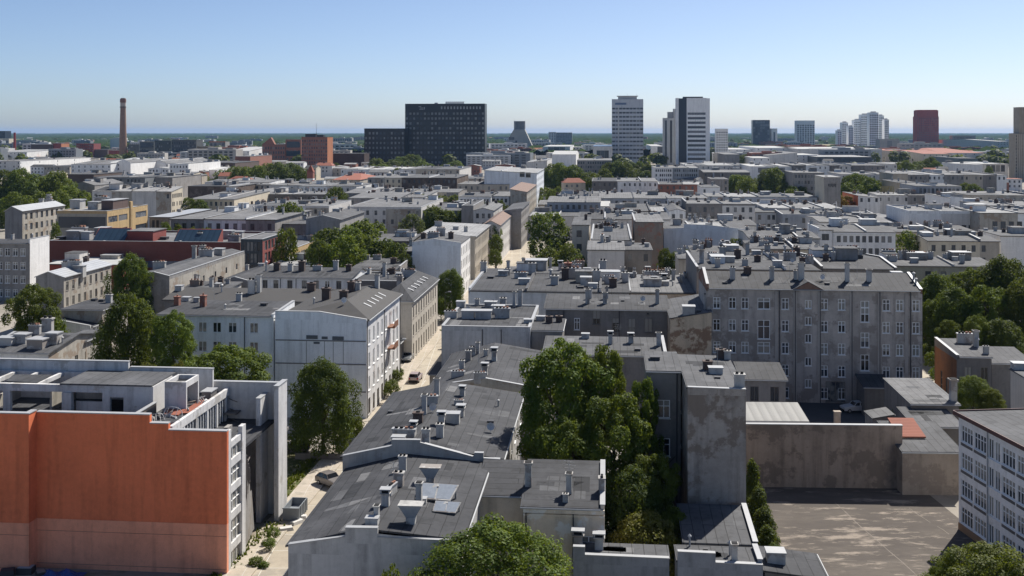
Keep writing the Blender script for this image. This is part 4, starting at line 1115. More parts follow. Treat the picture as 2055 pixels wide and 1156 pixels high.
chims(H2, [(1408, 530, 'tall', 1.3), (1430, 521, 'wide', .9), (1450, 515, 'stack', 1.2), (1462, 528, 'box', 1.4), (1480, 520, 'dark', 1.3), (1500, 513, 'tall', 1.2), (1520, 527, 'dark', 1.2), (1553, 522, 'wide', .9), (1585, 524, 'wide', 1.0), (1619, 514, 'stack', 1.4), (1600, 515, 'dark', 1.1), (1575, 513, 'pipe', 1.4), (1635, 530, 'wide', .9), (1540, 512, 'stack', 1.1), (1495, 535, 'stack', 1.1), (1560, 538, 'box', 1.2), (1440, 538, 'stack', 1.0), (1610, 536, 'dark', 1.1)])
H2b = row('dark roof block with broken white ridge flashings right of the chimney-studded roof', 1648, 1800, 540, 16.2, 512, 'gx', .8, wm=M_tene, rm=R_dark, chim=9, over=.2, fire={'R': .4, 'L': .5})
H3 = row('long low range with a row of dark roof boxes in front of the cream houses', 1785, 2003, 534, 13.0, 516, 'sy', .6, 7, 1, (1.2, 2.0), wm=plaster((.34, .33, .27), .4), rm=R_mid, chim=8, kinds=('wide', 'box', 'stack'), over=.2)
# L-shaped house with the tall narrow blank wall
Xg, Yg, wg = front(1380, 1497, 782, 17.0)
G1 = building('narrow tall house end with one blank stained grey wall rising over the courtyard trees', Xg, Yg, wg, 15.5, ('sx', 17.0, 16.9), wm=plaster((.39, .345, .305), .6, (.20, .16, .13), .5, .6), rm=R_mid, style='near', over=.1, fire={'F': .22}, zbase=0,
    win={'L': [(3, 12.6, 1.1, 1.8), (6.5, 12.6, 1.1, 1.8), (3, 9, 1.1, 1.8), (6.5, 9, 1.1, 1.8)]})
chims(G1, [(1436, 752, 'box', 1.0), (1420, 745, 'dark', .9), (1484, 781, 'stack', 1.1), (1466, 724, 'stack', .8), (1447, 722, 'dark', .9), (1440, 762, 'hatch', .4)])
Xg2, Yg2, wg2 = front(1298, 1366, 746, 17.0)
G2 = building('grey window-fronted wing joined to the narrow tall blank wall, half hidden by trees', Xg2, Yg2, wg2, 8, ('sy', 17.0, 17.3), wm=M_tene, rm=R_mid, style='nearcross', over=.12, win={'F': [(1.1, 12.2, 1.3, 1.9), (1.1, 8.2, 1.3, 1.9), (1.3, 4.2, 1.2, 1.9)]}, pipes=(('F', 3.1),))
chims(G2, [(1314, 724, 'hatch', .8)])
# low roofs in the foreground
Xf, Yf, wf = front(1372, 1520, 1082, 6.0)
F1 = building('low dark-roofed annex at the foot of the narrow blank wall, half in its shadow', Xf, Yf, wf, 7.9, ('sy', 5.6, 6.2), wm=M_dgrey, rm=R_mid, style='near', over=.1, fire={'R': .35})
Xf, Yf, wf = front(1360, 1531, 1122, 6.6)
F2 = building('low flat-topped outhouse with a vent cowl in front of the dark annex', Xf, Yf, wf, 3.6, ('flat', 6.2), wm=plaster((.28, .29, .31), .35, None, 0, .4), rm=R_mid, style='near', fire={'F': [(0, 7.2), (3.1, 7.15), (3.105, 6.4), (wf, 6.35)], 'R': .45}, over=.1)
chims(F2, [(1474, 1128, 'tall', .75), (1465, 1118, 'pipe', .8), (1416, 1108, 'hatch', .3), (1384, 1100, 'pipe', .7)])
Xf, Yf, wf = front(1150, 1343, 1112, 6.4)
F3 = building('low grey-blue garden building along the bottom edge with two stout chimneys', Xf, Yf, wf, 3.2, ('flat', 6.0), wm=plaster((.28, .29, .31), .3, None, 0, .4), rm=R_mid, style='near', fire={'F': [(0, 7.0), (1.0, 7.0), (1.005, 6.35), (wf, 6.3)]}, over=.1)
chims(F3, [(1202, 1106, 'flared', .9), (1160, 1104, 'flared', .9)])
Xf, Yf, wf = front(1535, 1660, 1150, 5.6)
F4 = building('small dark-roofed shed with a big stained vent box at the edge of the asphalt yard', Xf, Yf, wf, 5, ('sx', 5.7, 5.2), wm=M_dgrey, rm=R_dark, style='near', over=.15, name='shed', cat='shed')
chims(F4, [(1556, 1130, 'box', 1.15)])

def aerials(o, pts):
    for u, v, k in pts:
        x, y = on_roof(o, u, v); a = link('antenna' if k == 'a' else 'satellite_dish', ANT if k == 'a' else DISH, o.roof); a.location = (x, y, o.hz(x, y)+.16); a.rotation_euler = (0, 0, rnd.uniform(-.5, .5))
aerials(B1, [(790, 990, 'a')]); aerials(C1, [(905, 845, 'a'), (868, 830, 'd'), (985, 870, 'd')]); aerials(D1, [(960, 735, 'a')]); aerials(H1, [(1585, 560, 'a'), (1720, 560, 'a'), (1650, 565, 'd')]); aerials(H2, [(1470, 525, 'a'), (1530, 520, 'a'), (1610, 520, 'a'), (1590, 530, 'd')])
aerials(J1, [(1240, 688, 'a')]); aerials(I1, [(1200, 605, 'a'), (1290, 608, 'd')]); aerials(K1, [(990, 632, 'a'), (940, 628, 'd')]); aerials(BW, [(1142, 985, 'a')]); aerials(G1, [(1440, 742, 'a')])

patchy(B1, 16, edges=[.5, 5.8, 13.3]); patchy(C1, 22, edges=[.5, 6.5, 15.2]); patchy(D1, 12, edges=[.5, 6, 14.8]); patchy(BW, 7); patchy(H1, 12, y1=6.8); patchy(J1, 8); patchy(I1, 7); patchy(G1, 6); patchy(K1, 8); patchy(H2, 14); patchy(F1, 4); patchy(F2, 3); patchy(F3, 3)
# ------------------------------------------------------------------ school, yard walls and sheds on the right
def school():
    rz = R(5.4); P = W(1924, 1062, 0); c, s = math.cos(rz), math.sin(rz)
    L = 26.0; X, Y = P.x+L*s, P.y-L*c           # front left corner lies towards the camera
    h = 12.2
    wins = []; bay = 2.55; y = .35
    rows_ = [h-.75-2.05-2.86*i for i in range(4)]
    k = 0
    while y+bay < L+.4:
        for i, z in enumerate(rows_):
            a = L-(y+bay)
            if a < .1: continue
            if k % 5 == 2: wins.append((a+.2, z, .92, 2.0, 'near')); wins.append((a+1.35, z, .92, 2.0, 'near'))
            else: wins.append((a+.15, z+.1, bay-.3, 1.75, 'nearcross'))
        y += bay; k += 1
    # L side runs from the back corner towards the camera
    wins = [(L-x-w, z, w, hh, st) for x, z, w, hh, st in wins]
    o = building('four-storey white school with a flat dark roof beside the empty asphalt yard', X, Y, 22, L, ('flat', h), wm=plaster((.86, .84, .81), .15, (.72, .70, .66), .1, .2), rm=R_mid, style='near', name='school', rz=rz, over=.35,
        win={'L': wins})
    b = MB()
    for x, z, w, hh, st in wins:
        if w > 1: b.box(-.05, -.003, L-x-w, L-x, z-.42, z-.12)
    b.build('spandrel_panel', [M_dgrey], o.root)
    b = MB(); b.box(-.46, -.36, -.3, L+.4, h-.12, h+.3); b.box(-.36, 22.3, L+.36, L+.46, h-.12, h+.3); b.build('fascia', [plain('red_brown_fascia', (.11, .05, .045), .6)], o.root)
    for y_, l in ((L-6.2, 7), (L-9.2, 7)):
        b = MB(); b.box(5.2, 5.2+l+6, y_, y_+.9, h+.16, h+.55); b.box(5.1, 5.3+l+6, y_-.1, y_+1.0, h+.554, h+.62, 1); b.build('roof_light', [M_dtrim, M_zinc], o.roof)
    b = MB()
    for y_ in (5.6, 12.9, 20.3): b.tube((-.09, y_, 0), (-.09, y_, h), .06, .06, 6)
    b.build('downpipe', [M_zinc], o.root)
    b = MB(); b.box(-.06, -.003, 0, L, 0, .75); b.build('plinth', [plain('ochre_plinth', (.35, .22, .13), .9)], o.root)
school()
def yard_wall(label, u0, u1, vt, vb, th, mat, z1=None):
    Y = F*HC/(vb-VH); P = D(u0, vt, Y); w = span(P, u1, R(-2.0)); h = P.z
    o = empty('yard_wall', (P.x, Y, 0), R(-2.0), label, 'wall'); b = MB(); b.box(0, w, 0, th, 0, h); b.build('wall', [mat], o)
    b = MB(); b.box(-.05, w+.05, -.06, th+.06, h+.003, h+.1); b.build('coping', [M_zinc], o); return o
M_yw = plaster((.37, .295, .235), .6, (.20, .16, .13), .55, .6)
yard_wall('long bare brown yard wall between the asphalt yard and the grey tenement', 1496, 1811, 852, 977, .5, M_yw)
Xq, Yq, wq = front(1811, 1932, 908, 4.9, R(-2))
Q1 = building('low flat-roofed garage behind the brown yard wall, rust stain down its wall', Xq, Yq, wq, 9, ('sy', 4.9, 5.9), wm=plaster((.33, .28, .235), .45, (.24, .2, .17), .4, .4), rm=R_mid, style='near', over=.15, rz=R(-2), name='garage', cat='garage')
Xq, Yq, wq = front(1806, 1856, 881, 5.4, R(-2))
Q2 = building('little lean-to with a rusty red tiled roof behind the yard wall', Xq, Yq, wq, 4.2, ('sy', 5.6, 6.6), wm=M_dirty, rm=R_tile, style='near', over=.1, rz=R(-2), name='shed', cat='shed')
Xq, Yq, wq = front(1829, 1924, 812, 6.5, R(-2))
Q3 = building('workshop with a broad pale felt roof below the grey tenement, thin chimney at its corner', Xq, Yq, wq, 11, ('sy', 6.5, 7.2), wm=M_tene, rm=R_lite, style='near', over=.2, rz=R(-2), name='workshop')
chims(Q3, [(1921, 806, 'tall', 1.3)])
Xq, Yq, wq = front(1836, 1934, 858, 5.2, R(-2))
Q4 = building('wide lower felt roof joined in front of the workshop', Xq, Yq, wq, 6.5, ('sy', 5.2, 5.9), wm=M_tene, rm=R_mid, style='near', over=.15, rz=R(-2), name='workshop')
Xq, Yq, wq = front(1498, 1618, 845, 6.2, R(-2))
Q5 = building('open shed with a pale ribbed metal roof behind the brown wall', Xq, Yq, wq, 5.5, ('sy', 6.2, 6.9), wm=M_dgrey, rm=ribbed((.24, .235, .22), 1.1, 0, .7), style='near', over=.3, rz=R(-2), name='shed', cat='shed')
Xq, Yq, wq = front(1488, 1577, 762, 7.0)
Q6 = building('small cream outbuilding with arched windows against the grey tenement', Xq, Yq, wq, 7, ('sy', 7.0, 7.8), wm=plaster((.40, .36, .32), .35), rm=R_dark, style='old', over=.3, win={'F': [(1.2, 4.0, 1.2, 2.1), (4.0, 4.0, 1.2, 2.1), (1.2, .6, 1.2, 1.8), (4, .6, 1.2, 1.8)]}, name='outbuilding')
Xq, Yq, wq = front(1752, 1793, 838, 4.2, R(-2))
Q7 = building('tiny grey yard hut with a tilted flat roof near the white car', Xq, Yq, wq, 3.5, ('sx', 4.0, 4.5), wm=M_grey, rm=R_lite, style='near', over=.15, rz=R(-2), name='hut', cat='shed')
Xq, Yq, wq = front(1735, 1788, 778, 4.2)
Q8 = building('dark lean-to garages at the foot of the grey tenement', Xq, Yq, wq, 5, ('sy', 4.2, 4.9), wm=M_dgrey, rm=R_dark, style='near', over=.2, name='garage', cat='garage')
b = MB(); b.box(-.35, .35, -.25, .25, 0, 8.2); b.box(-.42, .42, -.32, .32, 8.2, 8.35)
P = W(1680, 848, 7.0); o = empty('boiler_chimney', (P.x, 126.2, 0), 0, 'short cream chimney standing behind the brown yard wall', 'chimney'); b.build('stack', [plaster((.45, .38, .31), .4)], o)
o.location.x = (1680-UC)*126.2/F
# rust-sided house and the corrugated corner on the right
Xr, Yr, wr = front(1920, 1990, 717, 8.6)
RB = building('two-storey house with a rust-brown brick side and arched windows, by the leafy park', Xr, Yr, wr, 10.5, ('sy', 8.6, 9.2), wm=plaster((.20, .185, .175), .45), rm=R_mid, style='old', over=.15, wside={'L': plaster((.26, .12, .06), .35, (.20, .10, .06), .4)}, fire={'L': .3},
    win={'F': [(1.1, 5.0, 1.1, 2.2), (3.4, 5.0, 1.1, 2.2)], 'L': [(3, 1.5, .8, 3.5), (5.5, 1.2, .8, 3.2)]})
chims(RB, [(1936, 690, 'wide', .9), (1977, 697, 'tall', 1.2), (1985, 700, 'pipe', 1.2), (1983, 712, 'stack', .8)])
Xr, Yr, wr = front(1991, 2075, 730, 7.4)
RC = building('lower grey wing attached to the rust-sided house', Xr, Yr, wr, 8, ('sy', 7.4, 8.2), wm=M_tene, rm=R_mid, style='near', over=.2)
_p = W(2028, 742, 13.2)
RD = building('tall cream corrugated-sided building cut by the right edge behind the school', _p.x-12*math.sin(TH), _p.y-12*math.cos(TH), 10, 12, ('flat', 13.2), wm=ribbed((.56, .51, .44), .5, 1, .8), rm=R_mid, style='near', over=.15)
chims(RD, [(2045, 742, 'box', 1.2)])

# ------------------------------------------------------------------ white corner house left of the street
NX, NY = -34.9, 154.2
def nr():
    out = []
    for i in range(8):
        y = 1.2+i*2.95
        for z, h in ((10.6, 2.2), (7.2, 2.2), (3.9, 2.0)): out.append((y, z, 1.05, h, 'near'))
        out.append((y-.1, .3, 1.4, 2.4, 'old'))
    return out
M_nw = plaster((.86, .88, .90), .2, None, 0, .3)
N1 = building('white corner house with a blank patched gable and tiled hip roof by the narrow street', NX, NY, 13.7, 25, ('hip', 14.4, 1.9, .68, 6, 4), wm=M_nw, rm=R_tiled, style='near', over=.3, wside={'R': plaster((.68, .67, .66), .3, (.4, .36, .33), .2, .5)},
    win={'R': nr()}, fire={'F': [(0, 15.6), (6.6, 15.6), (13.7, 14.55)]}, pipes=(('R', .25), ('R', 12), ('R', 24.6)))
b = MB()
for z in (3.9, 7.9, 11.3): b.box(.05, 13.6, -.05, -.003, z, z+.16)
for x, z, w, h in ((4.7, 11.6, 1.7, .55), (7.0, 11.6, .9, .4), (8.6, 11.5, 1.7, .55), (5.8, 10.9, .9, .3)): b.box(x, x+w, -.06, -.003, z, z+h, 1)
for x in (4.7, 7.4, 8.7, 10.2): b.box(x, x+.06, -.04, -.003, 7.95, 11.3)
b.build('wall_trim', [plain('grime_line', (.2, .19, .19), .9), plain('grey_panel', (.12, .13, .14), .7)], N1.root)
b = MB(); b.box(13.7, 14.9, 14.5, 17.5, 7.2, 7.4); b.box(14.85, 14.9, 14.5, 17.5, 7.4, 8.2); b.box(13.7, 14.9, 14.5, 17.5, 10.6, 10.8); b.box(14.85, 14.9, 14.5, 17.5, 10.8, 11.6); b.build('balcony', [plain('rust_brown', (.2, .09, .05), .8)], N1.root)
for i in range(5):
    x, y = 12.0, 8+i*2.6; r_ = MB(); r_.slab([(-.7, -.35, .12-.0), (.7, -.35, -.5), (.7, .35, -.5), (-.7, .35, .12)], .12); q = r_.build('roof_window', [M_dtrim], N1.roof); q.location = (x, y, N1.hz(x, y)+.42)
    r2 = MB(); r2.slab([(-.6, -.27, .13), (.6, -.27, -.4), (.6, .27, -.4), (-.6, .27, .13)], .04); r2.build('pane', [M_zinc], q)
chims(N1, [(655, 603, 'dark', 1.2), (690, 600, 'dark', 1.1), (705, 588, 'dark', 1.2), (716, 585, 'stack', 1.2), (757, 580, 'tall', 1.1), (630, 612, 'pipe', 1.0), (735, 577, 'dark', 1.3)])
Xn, Yn, wn = front(318, 549, 632, 14.6)
sx = wn/(549-318)
NWw = [((u-318)*sx-.65, z, 1.3, 1.55, 'near') for u in (345, 376, 407, 436, 467, 510) for z in (12.1, 9.25, 6.4, 3.4)]
NW = building('white four-storey wing with small paired windows and a dark flat roof, behind the left-hand trees', Xn, Yn, wn, 10.5, ('sy', 14.6, 15.0), wm=M_nw, rm=R_dark, style='near', win={'F': NWw}, over=.25, fire={'R': .3}, pipes=(('F', wn-4.4),))
chims(NW, [(326, 614, 'brick', 1.1), (408, 617, 'brick', 1.0), (452, 622, 'pipe', .8), (358, 605, 'box', .9), (480, 606, 'stack', 1.0), (395, 608, 'box', .7), (530, 615, 'hatch', .8)])
N2 = row('black tiled ridge roof squeezed between the white wing and the row of seven windows', 330, 640, 602, 13.6, 578, 'gx', 1.0, wm=M_dgrey, rm=R_tiled, over=.3)
chims(N2, [(505, 590, 'stack', 1.4), (520, 588, 'tall', 1.2), (625, 585, 'dark', 1.2), (360, 584, 'box', 1.0), (445, 588, 'pipe', 1.2)])
BBX, BBY, bbw = front(515, 704, 557, 11.0)
BB = building('white range with a row of seven dark windows under a chimney-lined felt roof', BBX, BBY, bbw, 13, ('gx', 11.0, .9, .75), wm=M_white2, rm=R_dark, style='old', over=.3,
    win={'F': [((u-515)*bbw/189-.55, 8.4, 1.1, 2.1, 'old' if u != 657 else 'near') for u in (532, 554, 582, 611, 635, 657, 680)]}, pipes=(('F', 5.2), ('F', 8.6)))
chims(BB, [(556, 544, 'dark', 1.3), (583, 545, 'stack', 1.3), (606, 545, 'dark', 1.4), (637, 544, 'wide', .9), (674, 543, 'stack', 1.3), (700, 545, 'dark', 1.2), (528, 545, 'pipe', 1.4)])
row('small dark flat roof wedged behind the white corner house', 706, 800, 566, 11.2, 548, wm=M_dgrey, rm=R_dark, par=.3, chim=4)
# beige street house with roof windows
OX, OY, ow = front(762, 827, 604, 10.9)
od = 29.0
O1 = building('beige street house with arched ground floor and a row of pale roof windows', OX, OY, ow, od, ('hip', 10.9, 2.3, .45, 6, 5), wm=plaster((.50, .46, .40), .25), rm=R_dark, style='old', over=.35, cornice='FR',
    win={'R': [(1.0+i*2.75, z, 1.05, h, 'old') for i in range(10) for z, h in ((7.6, 2.1), (4.3, 2.1), (.3, 2.6))], 'F': [(2.6, 7.2, .8, 1.4, 'old')]})
for i in range(6):
    x, y = ow*.45+(ow*.55)*.45, 6+i*3.2; r_ = MB(); r_.slab([(-1.2, -.3, .35), (1.0, -.3, -.55), (1.0, .3, -.55), (-1.2, .3, .35)], .1); q = r_.build('roof_window', [M_zinc], O1.roof); q.location = (x, y, O1.hz(x, y)+.4)
chims(O1, [(780, 560, 'wide', 1.1), (806, 555, 'wide', 1.2), (772, 575, 'stack', 1.2), (795, 548, 'dark', 1.3)])
row('low garage between the beige street house and the white corner house', 783, 800, 690, 4.0, 684, wm=M_dgrey, rm=R_dark, name='garage', cat='garage', style='near')
CCX = row('low grey roof with two dark chimneys in front of the dense green trees', 704, 803, 540, 9.0, 518, 'sy', .5, wm=M_grey, rm=R_mid, fire={'R': .8}, style='old', over=.2)
chims(CCX, [(722, 522, 'wide', .9), (757, 522, 'wide', .9), (790, 530, 'dark', 1.3)])
row('pale flat canopy roof beside the poplar and the dark glass block', 538, 652, 536, 7.5, 513, wm=M_pale, rm=R_pale, par=.4, name='market_hall', cat='building')
PX, PY, pw = front(827, 925, 489, 13.8)
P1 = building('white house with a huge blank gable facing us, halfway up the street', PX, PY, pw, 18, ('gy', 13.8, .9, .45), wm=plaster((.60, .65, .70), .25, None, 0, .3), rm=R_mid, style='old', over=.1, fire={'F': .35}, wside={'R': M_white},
    win={'R': grid(18, 6, 4, 1.0, 1.9, 1.0, 3.3, 13.8)})
chims(P1, [(870, 478, 'wide', 1.2), (885, 474, 'wide', 1.2), (850, 480, 'dark', 1.3), (905, 480, 'dark', 1.2)])
QX, QY, qw = front(845, 953, 474, 12.2)
Q9 = building('beige house with a light flat roof and a long tall-windowed side up the street', QX, QY, qw, 38, ('sx', 12.8, 12.2), wm=M_beige, rm=R_pale, style='old', over=.3, cornice='R', win={'R': grid(38, 12, 3, 1.2, 2.1, 1.3, 3.8, 12.2), 'F': [(3, 9.8, .8, 1), (9, 9.6, .8, 1.1)]})
chims(Q9, [(915, 462, 'box', 1.2), (935, 466, 'stack', 1.2), (880, 455, 'wide', 1.0)])
SX1 = row('brown-roofed house showing a pale street front beyond the beige one', 968, 1003, 452, 12.0, 428, 'gy', 1.4, wm=M_pale, rm=ribbed((.20, .13, .10), .5, 1, .85), R_=(13, 3), style='far')
SX2 = row('grey house with a plain gable and a window-filled street side, upper street', 1012, 1046, 424, 13.5, 409, 'sx', .8, wm=M_grey, rm=R_mid, R_=(13, 4), fire={'F': .3})
SX3 = row('tall grey house with a brown sloping roof stepping up the street', 1024, 1057, 380, 17.0, 366, 'sx', -1.2, wm=M_dirty, rm=ribbed((.20, .13, .10), .5, 1, .85), R_=(18, 5))
SX4 = row('big white building with two small windows high on its blank wall, at the street end', 972, 1077, 342, 21.5, 334, 'sx', -1.5, wm=plaster((.66, .69, .73), .2), rm=R_pale, R_=(17, 6))
punch(SX4, [(1048, 350, 2.6, 2.6, 'old'), (1060, 351, 2.6, 2.6, 'old')])

aerials(N1, [(715, 595, 'a'), (690, 612, 'd')]); aerials(BB, [(620, 550, 'a'), (565, 548, 'a')]); aerials(O1, [(800, 565, 'a')]); aerials(NW, [(430, 610, 'a')]); aerials(P1, [(880, 480, 'a')])

patchy(NW, 10); patchy(BB, 8, y1=8); patchy(Q3, 5); patchy(Q4, 4); patchy(CCX, 6)
# ------------------------------------------------------------------ left side, middle distance
LF = (('L', .5),)
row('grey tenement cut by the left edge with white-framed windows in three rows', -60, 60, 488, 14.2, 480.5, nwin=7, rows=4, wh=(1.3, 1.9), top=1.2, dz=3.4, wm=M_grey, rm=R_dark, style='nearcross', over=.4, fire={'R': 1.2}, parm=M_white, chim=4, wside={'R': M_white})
_d = front(72, 128, 556, 11.0)
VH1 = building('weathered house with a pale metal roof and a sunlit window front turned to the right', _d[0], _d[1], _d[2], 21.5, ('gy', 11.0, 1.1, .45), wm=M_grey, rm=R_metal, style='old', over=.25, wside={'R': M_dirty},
    win={'R': [(1+i*2.55, z, 1.0, 1.9, 'old') for i in range(8) for z in (8.0, 4.6, 1.2)]})
chims(VH1, [(150, 540, 'wide', 1.3), (160, 545, 'box', 1.5), (150, 520, 'dark', 1.1), (120, 530, 'stack', 1.2), (100, 540, 'wide', 1.0)])
row('white-sided low house among the left-hand trees', 112, 181, 645, 8.0, 622, 'sx', -1.0, wm=M_white2, rm=R_dark, fire={'F': .3}, style='near', R_=(3, 2), chim=2)
row('low dark-roofed annex to the right of that white-sided house', 122, 205, 622, 9.5, 604, wm=M_dirty, rm=R_dark, chim=3, style='near', over=.2)
AX = front(-40, 97, 707, 9.0)
AA = building('weathered street house with big white chimney blocks on its grey roof, at the left edge', AX[0], AX[1], AX[2], 15, ('gx', 9.0, 1.2, .6), wm=M_dirty, rm=R_mid, style='old', over=.35, fire={'L': .2}, wside={'F': M_white2},
    win={'R': [(1.6, 4.8, 1.0, 2.2), (4.6, 4.8, 1.0, 2.2), (7.8, 4.8, 1.0, 2.2), (11, 4.8, 1.0, 2.2), (4.6, 1, 1.0, 2.2), (7.8, 1, 1.0, 2.2)]})
chims(AA, [(78, 698, 'box', 2.0), (108, 690, 'box', 1.5), (45, 688, 'box', 1.5), (14, 692, 'box', 1.6), (96, 668, 'stack', 1.6), (70, 672, 'wide', .9), (130, 690, 'pipe', .9)])
row('shaded house front with arched windows next to the trees behind the orange block', 120, 172, 684, 8.6, 664, wm=M_dirty, rm=R_mid, over=.3, style='old', R_=(4, 2))
W1 = front(262, 340, 556, 12.0)
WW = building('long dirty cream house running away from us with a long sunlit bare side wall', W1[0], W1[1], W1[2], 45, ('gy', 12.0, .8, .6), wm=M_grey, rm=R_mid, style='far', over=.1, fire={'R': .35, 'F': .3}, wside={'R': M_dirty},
    win={'R': [(4+i*7, 8.5, 1.0, 1.4) for i in range(6)]})
chims(WW, [(330, 510, 'wide', 1.2), (370, 512, 'stack', 1.5), (390, 520, 'tall', 1.5), (415, 515, 'wide', 1.3), (440, 512, 'box', 1.8), (320, 540, 'wide', 1.2)])
row('grey house with a plain gabled wall behind the seven-window range', 436, 506, 566, 9.5, 540, 'gy', 1.0, wm=M_grey, rm=R_dark, chim=3, fire={'F': .15}, style='old')
row('low grey roof with dormer vents left of the seven-window range', 345, 440, 590, 9.0, 566, 'sy', .6, wm=M_pale, rm=R_mid, chim=5)
# shopping hall in red brick
T1 = row('long red brick hall with blue sloping glass roofs', 98, 482, 487, 11.0, 466, nwin=0, wm=brick((.165, .055, .044), (.15, .08, .07)), rm=R_lite, par=.6, parm=brick((.165, .055, .044), (.15, .08, .07)), name='shopping_hall', chim=0, over=.1)
b = MB(); b.box(1, T1.w-16, -.08, -.003, 4.4, 6.2); b.build('shop_glazing', [G_blue], T1.root)
M_sol = ribbed((.03, .055, .085), 1.6, 0, .25)
def ridge_glass(o, u0, u1, v):
    x0, y = on_roof(o, u0, v); x1, _ = on_roof(o, u1, v); b = MB(); z = o.hz(0, 0)+.16
    b.slab([(x0, y, z+.3), (x1, y, z+.3), (x1, y+4.2, z+3.4), (x0, y+4.2, z+3.4)], .12, 0)
    b.box(x0+.05, x1-.05, y+.3, y+4.9, z-.3, z+.28, 1); b.box(x0+.05, x1-.05, y+4.25, y+4.9, z+.284, z+3.5, 1)
    for x in (x0-.2, x1+.004): b.poly([(x, y, z), (x, y+4.9, z), (x, y+4.6, z+3.5), (x, y+4.1, z+3.4)], 1)
    b.build('glass_roof', [M_sol, M_red], o.roof)
ridge_glass(T1, 186, 252, 486); ridge_glass(T1, 348, 438, 489)
x0, y = on_roof(T1, 255, 485); x1, _ = on_roof(T1, 309, 485)
b = MB(); b.box(x0, x1, y, y+9, 10.5, 13.9); b.box(x0-.2, x1+.2, y-.2, y+9.2, 13.904, 14.1, 1); b.build('roof_house', [M_red, R_lite], T1.roof)
chims(T1, [(150, 482, 'box', 2.6), (160, 477, 'wide', 2), (175, 482, 'box', 2.2), (270, 482, 'box', 1.5), (300, 484, 'box', 1.5), (330, 482, 'hatch', 1.6), (455, 480, 'box', 2.4), (470, 486, 'wide', 1.6), (445, 476, 'box', 2), (402, 487, 'stack', 1.5), (478, 478, 'box', 2.0), (120, 482, 'hatch', 2)])
row('pale flat awning roof in front of the long red hall', 98, 236, 530, 7.0, 516, wm=M_red, rm=R_white, name='market_hall', over=.5)
T2 = row('dark blue glass corner block at the end of the red hall', 483, 527, 482, 13.0, 468, nwin=5, rows=4, wh=(2.2, 2.4), top=.5, dz=3.1, wm=plain('blue_cladding', (.03, .045, .06), .3), rm=R_lite, par=.3, R_=(6, 4), wside={'R': M_red}, name='office_building')
_t = front(516, 531, 505, 9.0)
building('tan flat-roofed office wing with long window bands behind the poplar', _t[0], _t[1], 9, 42, ('flat', 9.0), wm=M_tan, rm=R_lite, par=.4, win={'R': [(1+i*5.1, z, 4.4, 1.7) for i in range(8) for z in (6.3, 2.6)]}, name='office_building', chim=6, kinds=('box', 'pipe', 'wide'))
# tan modern office, grey tenement
_t = front(114, 215, 426, 16.0)
R1 = building('tan modern office with dark ribbon windows and a brown rooftop block', _t[0], _t[1], _t[2], 30, ('flat', 16.0), wm=M_tan, rm=R_pale, par=.5, name='office_building', wside={'F': plaster((.42, .38, .31), .25)},
    win={'R': [(x, z, w, 2.0) for z in (12.6, 8.2, 3.8) for x, w in ((.8, 6.4), (8.0, 6.4), (20.5, 8.5))], 'F': [(.5, 11.0, _t[2]-1.0, 3.6), (_t[2]*.36, 5.6, 2.2, 2.4)]})
b = MB(); b.box(-.5, .3, 0, 1.6, 0, 18.5); b.box(-.2, .305, .7, .9, 3, 16, 1); q = b.build('stair_fin', [M_tan, G_dark], R1.root); q.location = (R1.w, 16.2, 0)
b = MB(); b.box(R1.w*.62, R1.w-2.4, 9, 20, 16, 19.2); b.box(R1.w*.62-.2, R1.w-2.2, 8.8, 20.2, 19.204, 19.4, 1); b.build('roof_house', [plaster((.14, .10, .09), .3), M_zinc], R1.roof)
chims(R1, [(150, 420, 'box', 3), (170, 412, 'wide', 2.2), (190, 421, 'box', 2.4), (165, 405, 'stack', 2.4), (270, 408, 'box', 2)])
_t = front(10, 45, 424, 15.0)
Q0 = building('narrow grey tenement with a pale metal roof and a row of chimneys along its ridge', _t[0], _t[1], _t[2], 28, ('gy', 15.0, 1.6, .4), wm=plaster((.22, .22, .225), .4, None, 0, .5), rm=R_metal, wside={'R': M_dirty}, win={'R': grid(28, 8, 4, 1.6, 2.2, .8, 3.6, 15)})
chims(Q0, [(35, 411, 'stack', 1.7), (52, 408, 'tall', 1.7), (68, 405, 'wide', 1.4), (85, 404, 'stack', 1.7), (100, 402, 'tall', 1.6), (17, 414, 'stack', 1.5)])
S0 = row('long grey tenement with tall chimney-dotted roof behind the red hall', 342, 552, 440, 14.0, 421, nwin=12, rows=3, wh=(1.3, 2.0), top=1.2, dz=3.6, wm=M_grey, rm=R_lite, chim=9, over=.3)
row('grey curved-roof extension left of the long grey tenement', 300, 341, 436, 12.0, 420, nwin=4, rows=2, wh=(1.0, 3), wm=M_grey, rm=R_metal, chim=1)
row('blank grey gabled wall rising beside the poplar', 614, 682, 441, 15.0, 425, 'gy', 1.2, wm=plaster((.30, .29, .28), .35), rm=R_mid, fire={'F': .2}, chim=3)
row('grey house half hidden behind the tree left of that blank grey gable', 552, 616, 450, 12, 434, wm=M_grey, rm=R_mid, chim=3)
